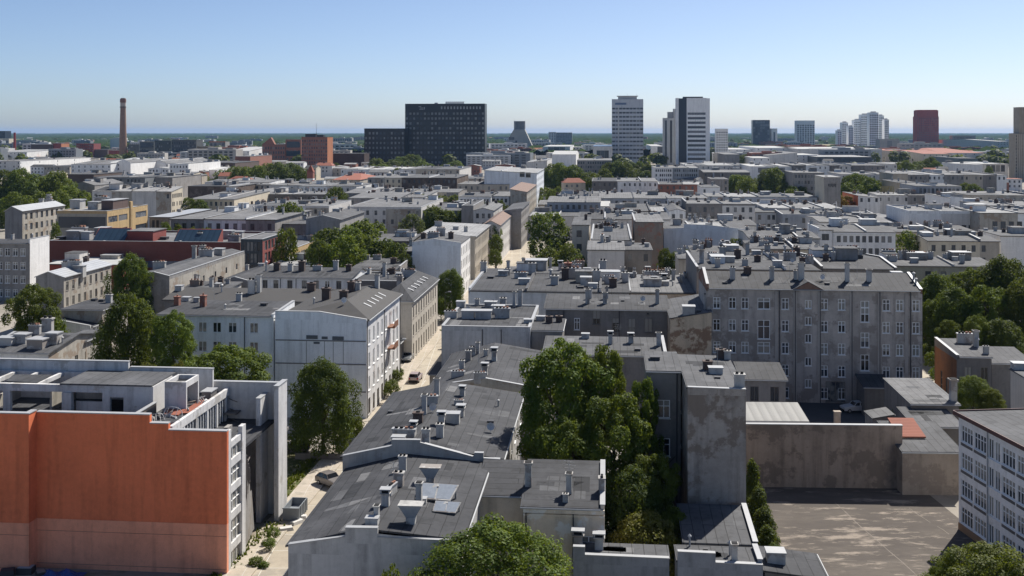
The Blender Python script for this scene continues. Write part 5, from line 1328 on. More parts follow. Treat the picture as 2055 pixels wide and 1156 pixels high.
# middle rows, from near to far; label, u0, u1, eave row, height, back row, roof, rise, windows n x rows
MID = [
 ('bluish grey range with a plain parapet behind the dense green trees', 697, 845, 417, 12.5, 399, 'flat', .5, 9, 2, M_pale, R_lite, 6, {'par': .4}),
 ('broad grey roof stepping down toward the dense green trees', 700, 800, 398, 12.5, 384, 'gx', .8, 5, 1, M_grey, R_lite, 5, {}),
 ('grey flat roofs with white upstands left of the yellow-green trees', 770, 850, 396, 12, 382, 'sy', .8, 4, 1, M_pale, R_lite, 6, {}),
 ('pale house with a curved wall top below the yellow-green trees', 846, 930, 424, 11, 408, 'flat', .5, 5, 2, M_grey, R_lite, 3, {'par': .4}),
 ('small stone-grey house with a raised rounded gable', 926, 950, 414, 14, 402, 'flat', .5, 0, 0, M_grey, R_mid, 2, {'par': .3}),
 ('grey two-tone house left of the upper street, narrow window side', 950, 990, 423, 12.5, 410, 'gy', 1, 3, 2, M_pale, R_lite, 3, {'R_': (5, 3)}),
 ('long white house with a row of small black windows, upper street', 920, 985, 395, 12.5, 386, 'flat', .5, 9, 2, M_white2, R_lite, 2, {}),
 ('white plain house joined to the one with small black windows', 984, 1022, 394, 12.5, 385, 'flat', .5, 4, 2, M_white2, R_lite, 2, {}),
 ('beige house with a sooty frieze of windows under the white street-end building', 918, 1022, 370, 14, 364, 'flat', .5, 9, 2, M_beige, R_lite, 3, {}),
 ('beige upper block with weeds on its flat roof below the black tower', 920, 1024, 359, 13, 353, 'flat', .5, 8, 1, M_beige, R_lite, 2, {}),
 ('long sooty brown wall with pilasters below the black tower', 806, 917, 357, 17, 350, 'flat', .5, 11, 1, M_brown, R_mid, 3, {}),
 ('dusty beige block with boarded bays left of the sooty brown wall', 738, 806, 357, 15, 350, 'flat', .5, 6, 2, M_dirty, R_lite, 2, {}),
 ('long grey roofs behind the yellow-green trees', 806, 920, 386, 12, 379, 'gx', .7, 6, 1, M_grey, R_lite, 6, {}),
 ('grey shed roofs around the dark round tree', 690, 770, 388, 11.5, 376, 'gx', 1.0, 0, 0, M_grey, R_lite, 6, {}),
 ('low white house with a strip of windows under the red-roofed one', 600, 715, 374, 12, 367, 'flat', .5, 10, 1, M_white2, R_lite, 4, {}),
 ('grey-blue range with small windows, left of the dark round tree', 520, 653, 390, 12, 384, 'flat', .5, 10, 1, M_dgrey, R_lite, 5, {}),
 ('long flat grey roof with black vents in front of the grey-blue range', 512, 660, 414, 12.5, 402, 'flat', .5, 8, 1, M_pale, R_lite, 7, {'par': .3}),
 ('sagging grey roofs between the cream classical front and the big round tree', 440, 515, 424, 11, 410, 'gx', .8, 6, 1, M_beige, R_lite, 7, {}),
 ('cream classical front with a grey roof and small trees before it', 378, 470, 400, 12.5, 383, 'sy', 1.0, 9, 2, M_cream, R_lite, 5, {'cornice': 'F'}),
 ('gabled cream annex right of the classical front', 470, 510, 393, 12, 383, 'gy', 1.5, 3, 1, M_cream, R_lite, 1, {}),
 ('dark flat shed roof behind the cream classical front', 377, 478, 374, 11, 368, 'flat', .5, 0, 0, M_brown, R_dark, 3, {}),
 ('row of white workshops below the round-crowned grove', 411, 540, 366, 11, 360, 'gx', .8, 7, 1, M_white2, R_lite, 5, {}),
 ('white workshop with a parapet right of the round-crowned grove', 540, 612, 372, 12, 364, 'flat', .5, 4, 1, M_pale, R_lite, 4, {}),
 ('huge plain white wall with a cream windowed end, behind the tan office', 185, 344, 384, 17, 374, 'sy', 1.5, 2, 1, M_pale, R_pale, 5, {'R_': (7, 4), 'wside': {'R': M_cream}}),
 ('grey gabled shed between the grove and the huge white wall', 142, 190, 372, 12, 366, 'gy', 2.0, 0, 0, M_grey, R_lite, 0, {}),
 ('grey factory with two rows of broken windows', 187, 291, 356, 14, 350, 'flat', .5, 14, 2, plaster((.20, .21, .215), .4), R_mid, 3, {}),
 ('brown brick warehouse with one white window by the grove', 136, 188, 350, 14, 345, 'flat', .5, 1, 1, M_dbrick, R_mid, 1, {}),
 ('plain grey warehouse joined to the factory of broken windows', 291, 346, 356, 13.5, 350, 'flat', .5, 0, 0, M_grey, R_lite, 2, {}),
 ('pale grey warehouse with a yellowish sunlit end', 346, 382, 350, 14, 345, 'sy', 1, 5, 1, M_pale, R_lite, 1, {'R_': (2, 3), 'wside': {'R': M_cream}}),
 ('white gabled works hall with a tall white fire wall', 143, 222, 330, 14, 324, 'gx', 2.5, 7, 2, M_white2, R_lite, 4, {'fire': {'R': 2.5}}),
 ('white house with a rounded gable end below the brick chimney', 234, 262, 327, 15, 322, 'gy', 2.5, 1, 2, M_white, R_lite, 0, {'fire': {'F': .6}}),
 ('long low grey hall right of the rounded gable', 262, 300, 330, 12, 324, 'gx', 2.5, 4, 0, M_dgrey, R_lite, 0, {}),
 ('white peaked house in front of the dark mill complex', 300, 338, 328, 13, 322, 'gy', 3, 2, 1, M_white, R_lite, 0, {}),
 ('bright white cube with scattered small windows', 340, 378, 330, 16, 325, 'flat', .5, 6, 3, M_white, R_white, 0, {'par': .6}),
 ('low white sheds left of the round-crowned grove', 378, 436, 341, 10, 336, 'gx', 1.5, 8, 1, M_white, R_white, 2, {}),
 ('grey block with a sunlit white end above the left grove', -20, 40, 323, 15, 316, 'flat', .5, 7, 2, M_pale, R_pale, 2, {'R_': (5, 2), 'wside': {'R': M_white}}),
 ('grey silo-like block right of the sunlit white end', 62, 100, 322, 14, 317, 'flat', .5, 2, 1, M_grey, R_lite, 0, {}),
 ('dark flat hall with light columns behind the left grove', 88, 140, 334, 11, 329, 'flat', .5, 8, 1, M_dirty, R_mid, 2, {}),
 ('low white depot by the thin red chimney', -10, 54, 305, 16, 301, 'gx', 2, 9, 1, M_white, R_pale, 0, {}),
 ('white roofs of a depot left of the black tower foot', 684, 806, 340, 10, 335, 'flat', .5, 7, 1, M_white2, R_white, 5, {}),
 ('glassy pale annexes lined up below the black tower', 810, 922, 340, 14, 334, 'flat', .5, 9, 1, M_pale, R_lite, 5, {}),
 # right of the street
 ('pale brick end house at the top of the street', 1080, 1101, 411, 9, 402, 'gx', 1, 5, 2, M_cream, R_lite, 1, {}),
 ('grey-blue windowed range facing the upper street trees', 1098, 1205, 406, 13, 394, 'gx', 1.0, 9, 2, plaster((.33, .35, .38), .4), R_lite, 6, {}),
 ('long roof beside the white awnings, many small vents', 1202, 1345, 398, 12.5, 386, 'gx', .8, 10, 1, plaster((.33, .35, .38), .4), R_lite, 9, {}),
 ('white stepped awnings left of the long vented roof', 1190, 1224, 414, 10.5, 404, 'sy', .8, 0, 0, M_white, R_white, 1, {}),
 ('wide dark roof sloping to a pale seam, below the long vented roof', 1224, 1372, 424, 12, 409, 'sy', .8, 0, 0, M_dgrey, R_mid, 8, {}),
 ('jumble of grey roofs behind the brown-stained wall', 1160, 1345, 440, 12.5, 426, 'sy', .6, 6, 1, M_pale, R_mid, 12, {}),
 ('grey upper roofs along the leafy bend of the street', 1120, 1230, 394, 12.5, 384, 'flat', .5, 6, 1, M_grey, R_lite, 5, {}),
 ('grey weather-beaten tenement with a pale left edge, four storeys', 1376, 1515, 410, 15.5, 402, 'flat', .5, 9, 3, M_tene, R_lite, 7, {'par': .3, 'fire': {'L': 1.0}}),
 ('white house with a tall flue left of the weather-beaten tenement', 1343, 1376, 424, 13.5, 412, 'gy', .8, 2, 1, M_white2, R_mid, 3, {}),
 ('white walled block behind the weather-beaten tenement', 1340, 1420, 398, 13, 391, 'flat', .5, 5, 1, M_white2, R_lite, 3, {}),
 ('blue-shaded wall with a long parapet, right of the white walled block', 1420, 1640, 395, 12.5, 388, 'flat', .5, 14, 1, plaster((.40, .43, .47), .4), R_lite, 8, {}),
 ('pale roof with dark skylights in front of the blue-shaded wall', 1535, 1690, 418, 12.5, 407, 'flat', .5, 6, 1, M_pale, R_pale, 9, {}),
 ('low white house with black openings beside the round bright tree', 1516, 1570, 426, 11.5, 416, 'flat', .5, 5, 2, M_white2, R_mid, 3, {}),
 ('blue-grey roofed range behind the round bright tree', 1570, 1760, 432, 11.5, 422, 'sy', .5, 6, 1, plaster((.33, .35, .38), .4), R_mid, 5, {'par': .4}),
 ('grey roof with a skewed white flashing right of the round bright tree', 1645, 1790, 446, 12, 434, 'gx', .6, 5, 1, M_pale, R_lite, 6, {}),
 ('cream house with a bowed white front and two rows of windows', 1672, 1797, 466, 14, 450, 'gx', .8, 9, 3, M_white, R_mid, 5, {'cornice': 'F'}),
 ('tall white narrow house end left of the bowed white front', 1642, 1671, 462, 14.5, 452, 'flat', .5, 2, 3, M_white, R_mid, 1, {'fire': {'L': .6}}),
 ('plain cream house with a few square windows behind the dark park roof boxes', 1862, 2006, 484, 12, 472, 'gx', .6, 7, 2, M_cream, R_mid, 6, {}),
 ('white block with a blank sunlit side at the right edge', 2008, 2110, 474, 12.5, 462, 'flat', .5, 0, 0, M_white, R_mid, 2, {}),
 ('sky-blue shaded hall with tall black arched openings', 1824, 1962, 426, 15, 414, 'flat', .5, 9, 1, M_white2, R_lite, 5, {'wh': (1.9, 5.4), 'top': 4.2, 'par': .5}),
 ('brownish grey palace front with tall openings at the right edge', 1966, 2110, 428, 15.5, 417, 'flat', .5, 8, 2, M_dirty, R_lite, 4, {'wh': (1.6, 3.4), 'top': 2.6, 'dz': 5}),
 ('long white fire wall slanting behind the arched hall', 1908, 1975, 398, 15, 388, 'sx', -1.5, 0, 0, M_white, R_lite, 2, {'fire': {'F': .8}}),
 ('blue-grey flat block at the right edge above the palace front', 1972, 2110, 413, 14, 404, 'flat', .5, 10, 1, plaster((.33, .35, .38), .4), R_lite, 5, {}),
 ('beige flat-topped block with weeds right of the slanting fire wall', 1945, 2110, 392, 13, 384, 'flat', .5, 10, 1, M_beige, R_lite, 4, {}),
 ('white house with an orange painted side below the rooftop letters', 1722, 1766, 393, 13, 385, 'sx', -1, 3, 1, M_white2, R_lite, 2, {'wside': {'L': plaster((.62, .20, .10), .2)}}),
 ('long low grey roofs right of the orange-sided house', 1760, 1860, 392, 11, 386, 'sy', .5, 6, 1, M_pale, R_lite, 6, {}),
 ('blue-grey columned hall with a stepped top', 1840, 1930, 374, 15, 368, 'flat', .5, 10, 1, plaster((.33, .35, .38), .4), R_lite, 2, {'wh': (1.4, 5)}),
 ('tan warehouse end catching the sun', 1804, 1842, 367, 15, 361, 'flat', .5, 0, 0, plaster((.46, .39, .29), .25), R_lite, 1, {}),
 ('grey windowless cube above the tan warehouse end', 1792, 1822, 349, 18, 345, 'flat', .5, 0, 0, M_beige, R_lite, 1, {}),
 ('very long grey slab roof left of the ribbed corner tower', 1815, 2020, 351, 15, 343, 'flat', .5, 22, 1, M_grey, R_lite, 9, {}),
 ('grey panel house with a tall blank end and a painted white squiggle', 1654, 1687, 356, 22, 352, 'flat', .5, 0, 0, M_grey, R_pale, 1, {'wside': {'L': M_cream}}),
 ('grey office slab with rows of small windows left of the squiggle wall', 1592, 1654, 347, 19, 343, 'flat', .5, 9, 4, M_grey, R_lite, 2, {}),
 ('low brick row in front of the leafy square', 1188, 1320, 364, 12, 357, 'flat', .5, 13, 1, M_dgrey, R_lite, 3, {'parm': M_brick}),
 ('red brick house with dark windows by the leafy square', 1322, 1408, 370, 12.5, 365, 'sy', .8, 7, 2, M_brick, R_pale, 2, {}),
 ('white panel house dotted with black windows under the striped tower', 1313, 1350, 337, 16, 333, 'flat', .5, 8, 3, M_white, R_lite, 1, {}),
 ('blue-grey block with fine windows under the striped tower', 1351, 1402, 337, 16, 333, 'flat', .5, 11, 3, plaster((.34, .36, .38), .3), R_lite, 1, {}),
 ('white small block with a dark doorway left of the pointed trees', 1408, 1445, 376, 13, 371, 'flat', .5, 1, 1, M_white, R_lite, 1, {}),
 ('grey cubic house behind that white small block', 1428, 1462, 360, 15, 356, 'flat', .5, 2, 2, M_grey, R_lite, 1, {}),
 ('grey-brown low house with a broad roof right of the fine-windowed block', 1412, 1505, 346, 12, 341, 'gx', 1, 6, 1, M_dgrey, R_lite, 3, {}),
 ('white modern pavilion with black window panels', 1505, 1592, 334, 14, 329, 'flat', .5, 3, 1, M_white, R_white, 1, {'wh': (9, 4)}),
 ('row of pale flat roofs below the striped tower', 1376, 1500, 332, 13, 327, 'flat', .5, 12, 1, M_pale, R_pale, 4, {}),
 ('grey speckled apartment slab behind the leafy square', 1158, 1228, 322, 19, 318, 'flat', .5, 14, 4, M_grey, R_lite, 2, {}),
 ('grey house with a slanted side wall left of the leafy square', 1056, 1098, 326, 14, 321, 'sx', 2, 3, 2, M_pale, R_pale, 1, {}),
 ('white tent-like hall left of the speckled slab', 1108, 1156, 310, 17, 306, 'gx', 3, 0, 0, M_white, R_white, 0, {}),
 ('white block with a dark square window right of the tent-like church', 1090, 1144, 294, 20, 291, 'flat', .5, 3, 1, M_white, R_white, 0, {'wh': (9, 7)}),
 ('glass-fronted pale office left of the grey banded tower', 1190, 1229, 294, 24, 291, 'flat', .5, 3, 1, M_pale, plain('blue_roof', (.05, .12, .22), .5), 0, {'wh': (10, 12), 'top': 5}),
 ('white box with a dark front between the two tall towers', 1306, 1330, 293, 22, 290, 'flat', .5, 1, 1, M_white, R_white, 0, {'wh': (16, 9)}),
 ('grey pavilion with a wide flat lid left of the street-end white block', 1006, 1045, 308, 16, 304, 'flat', .5, 3, 2, M_beige, R_lite, 0, {}),
 ('white long mall hall below the white apartment cluster', 1602, 1770, 299, 20, 295, 'flat', .5, 0, 0, M_pale, R_white, 0, {}),
 ('low white hall right of the dark glass tower', 1520, 1600, 297, 20, 293, 'flat', .5, 4, 1, M_white, R_white, 0, {}),
 ('long white warehouse between the slim grey tower and the dark glass tower', 1462, 1526, 300, 17, 297, 'flat', .5, 5, 1, M_white, R_white, 0, {}),
 ('grey bulky hall in front of the long white warehouse', 1454, 1484, 310, 16, 306, 'flat', .5, 0, 0, M_grey, R_lite, 0, {}),
 ('white low house with a bright roof below the dark glass tower', 1511, 1545, 317, 13, 314, 'flat', .5, 3, 1, M_white, R_white, 0, {}),
 ('grey wedge-roofed hall below the low white halls', 1540, 1600, 312, 15, 308, 'sx', 3, 0, 0, M_pale, R_lite, 0, {}),
 ('white office with dark panels below the low white halls', 1598, 1640, 311, 15, 308, 'flat', .5, 4, 2, M_white2, R_white, 0, {}),
 ('dark flat-topped hall under the white apartment cluster', 1640, 1750, 315, 14, 310, 'flat', .5, 0, 0, plain('dark_cladding', (.05, .065, .08), .5), R_pale, 0, {}),
 ('long brown-grey mill row with a ragged roofline', 1590, 1776, 332, 15, 327, 'flat', .5, 18, 1, M_dgrey, R_mid, 6, {}),
 ('white mill house right of the ragged brown-grey row', 1776, 1800, 330, 14, 326, 'flat', .5, 2, 1, M_pale, R_pale, 0, {}),
 ('pale grey terrace in front of the ragged mill row', 1688, 1790, 350, 14, 345, 'flat', .5, 13, 2, M_pale, R_lite, 3, {}),
 ('grey hall with a tiled fringe left of the red tower foot', 1790, 1866, 303, 16, 299, 'flat', .5, 5, 1, M_beige, R_tile, 0, {}),
 ('long building with an orange tiled roof at the red tower foot', 1853, 1906, 309, 14, 303, 'gx', 3, 5, 1, M_cream, R_tile, 0, {}),
 ('orange hipped roof right of the red tower foot', 1885, 1975, 307, 14, 301, 'hipx', 5, 6, 1, M_pale, R_tile, 0, {}),
 ('white warehouse with a tall bright left end, right side', 1934, 1972, 330, 13, 326, 'flat', .5, 0, 0, M_white, R_white, 0, {}),
 ('white depot with grey gates left of the ribbed corner tower', 1972, 2024, 329, 13, 325, 'flat', .5, 4, 1, M_pale, R_white, 0, {'wh': (5, 6)}),
 ('dark teal hall below the orange roofs', 1925, 1962, 318, 14, 314, 'flat', .5, 0, 0, plain('teal_cladding', (.08, .11, .12), .6), R_mid, 0, {}),
 ('pale little block far left of the ribbed corner tower', 2002, 2024, 284, 24, 281, 'gx', 3, 4, 2, M_pale, R_pale, 0, {}),
 ('brown brick hall with a rust pipe beside the dark mill complex', 395, 472, 327, 14, 323, 'flat', .5, 0, 0, M_dbrick, R_mid, 0, {'parm': M_brick}),
 ('plain terracotta block left of the round-crowned grove', 472, 502, 314, 18, 311, 'flat', .5, 0, 0, M_brick, R_pale, 0, {}),
 ('white angular hall left of the terracotta block', 458, 500, 303, 18, 299, 'gx', 4, 2, 1, M_white2, R_white, 0, {}),
]
MID2 = [
 ('dark seam-roofed block on the near side of the big blue-white wall', 1262, 1414, 588, 12.4, 552, 'flat', .5, 0, 0, M_dirty, R_dark, 16, {'fire': {'L': .4}}),
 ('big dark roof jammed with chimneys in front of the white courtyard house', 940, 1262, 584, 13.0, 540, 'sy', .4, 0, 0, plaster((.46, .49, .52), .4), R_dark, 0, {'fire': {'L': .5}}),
 ('low strip roof with a bright end wall in front of the white courtyard house', 1010, 1205, 549, 13.4, 536, 'flat', .5, 0, 0, M_dirty, R_mid, 7, {'fire': {'R': .8}}),
 ('plain white courtyard house with a single black window', 1179, 1253, 502, 12.5, 484, 'sy', .5, 0, 0, plaster((.60, .58, .55), .2), R_lite, 2, {}),
 ('dark stepped roofs running back from the white courtyard house', 1186, 1268, 482, 13.0, 452, 'flat', .5, 0, 0, M_pale, R_mid, 12, {'fire': {'L': .4, 'R': .5}}),
 ('beige stair tower with three windows one above the other', 1148, 1182, 452, 14.5, 436, 'flat', .5, 1, 4, plaster((.52, .47, .40), .25), R_mid, 1, {'wh': (1.5, 2.0), 'dz': 4.0, 'top': 1.5}),
 ('tall windowless wall with rust-red blotches on brown render', 1273, 1331, 446, 15.5, 430, 'flat', .5, 0, 0, M_stain, R_lite, 2, {'fire': {'L': .5}}),
 ('grey-brown lean house with a little roof balcony before the blotched wall', 1252, 1308, 502, 11.5, 488, 'flat', .5, 2, 2, plaster((.26, .24, .22), .45), R_mid, 3, {}),
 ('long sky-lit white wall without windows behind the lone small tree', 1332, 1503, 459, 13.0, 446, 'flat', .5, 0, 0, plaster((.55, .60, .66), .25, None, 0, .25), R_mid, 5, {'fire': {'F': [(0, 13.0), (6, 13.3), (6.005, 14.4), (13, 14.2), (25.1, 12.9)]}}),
 ('grey roofs with white trims to the right of the long sky-lit wall', 1503, 1645, 478, 13, 462, 'gx', .7, 5, 1, M_pale, R_mid, 10, {}),
 ('dark roofs with scattered flues left of the cream bowed house', 1505, 1650, 500, 13.4, 484, 'sy', .6, 0, 0, M_dirty, R_mid, 14, {}),
 ('narrow stub wall with a square chimney beside the dark shrubs', 1362, 1388, 520, 13.4, 508, 'flat', .5, 0, 0, M_dirty, R_mid, 2, {}),
 ('grey roof between the sky-lit wall and the chimney-studded roof', 1390, 1500, 510, 13.6, 494, 'sy', .5, 0, 0, M_dirty, R_mid, 9, {}),
 ('low grey roofs in front of the weather-beaten tenement', 1376, 1520, 452, 11.0, 440, 'sy', .5, 0, 0, M_pale, R_mid, 7, {}),
 ('grey sheds left of the sky-blue arched hall', 1690, 1822, 446, 10.5, 428, 'gx', .6, 6, 1, M_grey, R_lite, 5, {}),
 ('dark grey flat roofs below the arched hall', 1800, 1965, 466, 10.5, 452, 'sy', .5, 0, 0, M_beige, R_mid, 7, {}),
 ('grey roofs between the two streets of trees, dark vents', 1060, 1160, 434, 9, 420, 'flat', .5, 0, 0, M_pale, R_mid, 2, {}),
 ('low grey house hidden among the dense green trees', 800, 830, 505, 11, 492, 'flat', .5, 0, 0, M_dgrey, R_mid, 2, {}),
 ('low grey-roofed house above the dense green trees', 735, 826, 484, 11.0, 470, 'sy', .5, 3, 1, M_dgrey, R_mid, 4, {'fire': {'L': .5}}),
]
MADE = {}
patchy(AA, 8, y1=8.5)
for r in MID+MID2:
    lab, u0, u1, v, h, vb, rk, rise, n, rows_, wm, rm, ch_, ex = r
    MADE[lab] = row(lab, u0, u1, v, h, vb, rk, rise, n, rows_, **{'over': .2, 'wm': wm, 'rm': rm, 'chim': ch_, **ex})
chims(MADE['big dark roof jammed with chimneys in front of the white courtyard house'], [(1045, 560, 'wide', 1.1), (1068, 552, 'stack', 1.4), (1113, 573, 'stack', 1.5), (1052, 572, 'box', 1.3), (1134, 563, 'dark', 1.4), (1148, 560, 'wide', 1.3), (1197, 571, 'stack', 1.4), (1223, 571, 'wide', .9), (1255, 568, 'stack', 1.3),
  (1176, 575, 'box', 1.6), (1230, 578, 'dark', 1.3), (1105, 560, 'pipe', 1.5), (1085, 545, 'stack', 1.3), (1010, 555, 'box', 1.3), (985, 560, 'hatch', 1), (1165, 580, 'hatch', .9), (1250, 560, 'tall', 1.2), (1210, 548, 'stack', 1.3), (1020, 546, 'tall', 1.2), (1190, 580, 'box', 1.2), (970, 548, 'stack', 1.2), (1140, 548, 'brick', 1.6)])


_o = MADE['grey panel house with a tall blank end and a painted white squiggle']
b = MB(); pv = None
for i in range(25):
    a = 2*math.pi*i/24*1.12; p = Vector((_o.w*(.56+.2*math.cos(a)), -.08, 8.6+1.7*math.sin(a)+1.2*math.cos(a)+(.8 if i > 22 else 0)))
    if pv is not None: b.tube(pv, p, .28, .28, 4)
    pv = p
b.build('painted_squiggle', [M_white], _o.root)
for i in range(6):
    b = MB(); x = _o.w*(.24+.085*i); b.box(x, x+_o.w*.055, -.05, -.003, 18.0-(i % 2)*.3, 19.2); b.build('sign_letter', [M_dtrim], _o.root)

# ------------------------------------------------------------------ towers and far landmarks
G_t1 = plain('office_glass_reflection', (.19, .19, .185), .3, 0, .5, .8, .12)  # reflected brightness is painted into this grey
M_bk = plain('black_cladding', (.010, .011, .013), .35, 0, .4, .2)
T = tower('broad black office tower with a white roof rail, the largest on the skyline', 813, 973, 208.5, 333, 22, 22, 11, .55, .5, .12, .02, wm=M_bk, rm=R_dark, par=None)
b = MB(); q = random.Random(3)
for i in range(22):
    for j in range(11):
        if q.random() < (.75 if i > 14 else .55):
            pw = T.w/22; ph = T.hz(0, 0)*.86/11; x = pw*(i+.5); z = T.hz(0, 0)*.02+ph*(j+.5); b.box(x-pw*.27, x+pw*.27, -.02, .13, z-ph*.2, z+ph*.24)
kind(b.build('window_reflection', [G_t1], T.root), 'stuff')  # pale boxes over the panes, painted reflections of uneven brightness
hh = T.hz(0, 0); M_sg = plain('sign_and_lit_window_grey', (.34, .34, .33), .5, 0, .4, .6, .3)
for i in range(13):
    b = MB(); b.box(T.w*(.46+.04*i)-.9, T.w*(.46+.04*i)+.9, -.1, -.003, hh-6.6, hh-3.4); b.build('lit_window', [M_sg], T.root)  # lit look of this window row is put into the pale grey
for (x, z, w, h) in ((.17, 4.0, 3.2, 1.0), (.19, 5.6, 3.6, .9), (.18, 7.2, 5, .9), (.235, 5.0, 1.4, 3.0)):
    b = MB(); b.box(T.w*x, T.w*x+w, -.1, -.003, hh-z-h+1, hh-z+1); b.build('sign_letter', [M_sg], T.root)
b = MB()
for i in range(9): b.box(T.w*.5+i*2.6, T.w*.5+i*2.6+1.9, 6, 6.3, hh, hh+2.4)
b.box(T.w*.5, T.w*.5+24, 6, 6.3, hh+2.4, hh+2.8); b.box(T.w*.36, T.w*.36+4, 6, 9, hh, hh+1.6); b.build('roof_railing', [plain('rail_white', (.6, .5, .46), .6)], T.root)
T = tower('lower black office block attached left of the broad black tower', 731, 812, 258, 334, 24, 11, 7, .5, .5, .06, .04, wm=M_bk, rm=R_dark, par=None)
b = MB()
for i in range(11):
    for j in range(7):
        if q.random() < (.7 if j in (4, 3) else .2):
            pw = T.w/11; ph = T.hz(0, 0)*.9/7; x = pw*(i+.5); z = T.hz(0, 0)*.04+ph*(j+.5); b.box(x-pw*.2, x+pw*.2, -.02, .13, z-ph*.2, z+ph*.2)
kind(b.build('window_reflection', [G_t1], T.root), 'stuff')  # reflections on the lower block, painted as pale boxes
T = tower('grey banded high-rise with a stepped rooftop block', 1228, 1291, 201, 330, 22, 9, 13, .86, .42, .10, .07, wm=plaster((.52, .53, .55), .15), rm=R_lite, side=None, par=1.2)
hh = T.hz(0, 0); b = MB(); b.box(T.w*.2, T.w*.8, 4, 16, hh, hh+5); b.box(T.w*.16, T.w*.84, 3, 17, hh+5.004, hh+5.8); b.tube((T.w*.5, 8, hh+5), (T.w*.5, 8, hh+9), .15, .1, 5); b.tube((T.w*.8, 8, hh+5), (T.w*.8, 8, hh+8.6), .15, .1, 5); b.build('plant_room', [M_pale], T.roof)
b = MB(); b.box(T.w*.19, T.w*.23, -.35, -.003, 3, hh-7); b.build('pilaster', [M_pale], T.root)
b = MB(); b.box(T.w*.1, T.w*.46, -.2, -.003, hh-6, hh-3.4); b.build('sign_panel', [plain('sign_blue', (.10, .15, .24), .6)], T.root)
T = tower('white high-rise with black window bands and a full-height black strip', 1378, 1418, 198, 333, 20, 1, 11, .9, .52, .19, .07, wm=plaster((.88, .86, .83), .08), rm=R_lite, par=None, fire={'F': .8})
hh = T.hz(0, 0); b = MB(); b.box(-9.8, -.003, .3, 19, 0, hh+.4); b.build('dark_core', [plain('dark_blue_cladding', (.016, .022, .034), .3)], T.root)
b = MB(); b.box(-12.6, -9.804, .1, 19.5, 0, hh+.9); b.build('side_wall', [plaster((.8, .78, .76), .15)], T.root)
b = MB(); b.box(T.w-.001+.003, T.w+4, .2, 19, 0, hh+.4); b.build('end_wall', [plaster((.88, .86, .83), .08)], T.root)
b = MB(); b.box(-4, T.w-4, 5, 14, hh+.2, hh+2.6); b.build('plant_room', [M_dtrim], T.roof)
T = tower('grey slab with a taller thin tower, tucked left of the striped white high-rise', 1331, 1352, 237, 331, 16, 2, 1, .42, .94, .02, .02, wm=plaster((.42, .43, .44), .2), rm=R_lite, par=None)
hh = T.hz(0, 0); b = MB(); b.box(T.w*.45, T.w*.95, 6, 14, hh, hh+8); b.box(T.w*.98, T.w*1.5, 4, 13, 0, hh+12); b.build('lift_tower', [plaster((.36, .37, .38), .2)], T.root)
T = tower('slim pale grey apartment tower right of the striped white high-rise', 1437, 1461, 260, 327, 16, 5, 12, .6, .5, .05, .05, wm=plaster((.7, .7, .7), .15), rm=R_lite)
T = tower('dark blue glass tower between pale halls', 1511, 1545, 241, 297, 30, 7, 9, .9, .8, .03, .05, wm=plain('dark_blue_cladding', (.016, .022, .034), .3), rm=R_dark, par=None)
T = tower('slim white tower beside the dark blue glass tower', 1548, 1560, 258, 297, 26, 1, 1, .3, .8, .1, .1, wm=M_white2, rm=R_white, par=None)
T = tower('white-framed glass tower with a solid crown', 1599, 1635, 242, 298, 32, 7, 12, .72, .62, .14, .03, wm=plaster((.8, .8, .8), .12), rm=R_white, par=None)
for lab, u0, u1, vt, n, rr in (('lowest left step of the white apartment cluster', 1681, 1689, 263, 2, 9), ('second step from the left in the white apartment cluster', 1690, 1702, 247, 3, 11), ('narrow dip in the white apartment cluster', 1703, 1713, 255, 3, 10), ('fourth step from the left in the white apartment cluster', 1714, 1727, 242, 4, 12),
    ('broad middle block of the white apartment cluster', 1728, 1744, 231, 4, 14), ('topmost block of the white apartment cluster', 1745, 1763, 227, 5, 15), ('block right of the topmost one in the white apartment cluster', 1764, 1774, 233, 3, 14), ('rightmost step of the white apartment cluster', 1775, 1784, 241, 3, 13)):
    T = tower(lab, u0, u1, vt, 299 if (u0 % 2) else 297.5, 26, n, rr, .62, .55, .03, .02, wm=plaster((.9, .9, .9), .06, None, 0, .1), rm=R_white, par=1.5, name='apartment_tower', cat='building')
    b = MB(); hh = T.hz(0, 0); b.box(T.w*.3, T.w*.8, 6, 18, hh, hh+4.5); b.build('plant_room', [M_pale], T.roof)
    for k in range(1, rr, 2):
        b = MB(); b.box(T.w*.08, T.w*.42, -1.5, -.003, hh*k/rr, hh*k/rr+1.0); b.build('balcony', [M_white], T.root)
T = tower('plain concrete block right in front of the white apartment cluster', 1766, 1805, 279, 312, 30, 1, 1, .25, .9, .05, .02, wm=plaster((.40, .38, .35), .25), rm=R_lite, par=None)
T = tower('red high-rise, widest at the top floors', 1840, 1884, 234, 303, 30, 12, 18, .5, .5, .02, .03, wm=plaster((.55, .115, .085), .15), rm=R_dark, par=None)
hh = T.hz(0, 0); b = MB(); b.box(T.w*.03, T.w*.98, .5, 29, hh, hh+14); b.box(T.w*.08, T.w*.93, 2, 27, hh+14.004, hh+15); b.build('upper_storeys', [plaster((.55, .115, .085), .15)], T.root)
T = tower('beige slab of flats right of the red high-rise', 1911, 1958, 273, 303, 20, 16, 9, .6, .5, .05, .05, wm=plaster((.34, .31, .28), .2), rm=R_lite, name='apartment_block')
T = tower('grey-white slab of flats right of the tent-like church', 1101, 1116, 265, 293, 20, 3, 8, .5, .5, .05, .05, wm=M_pale, rm=R_lite, par=None, name='apartment_block')
T = tower('darker office slab joined to the grey-white flats', 1116.5, 1148, 266, 293, 20, 10, 9, .7, .5, .03, .05, wm=plaster((.26, .28, .29), .2), rm=R_lite, par=None)
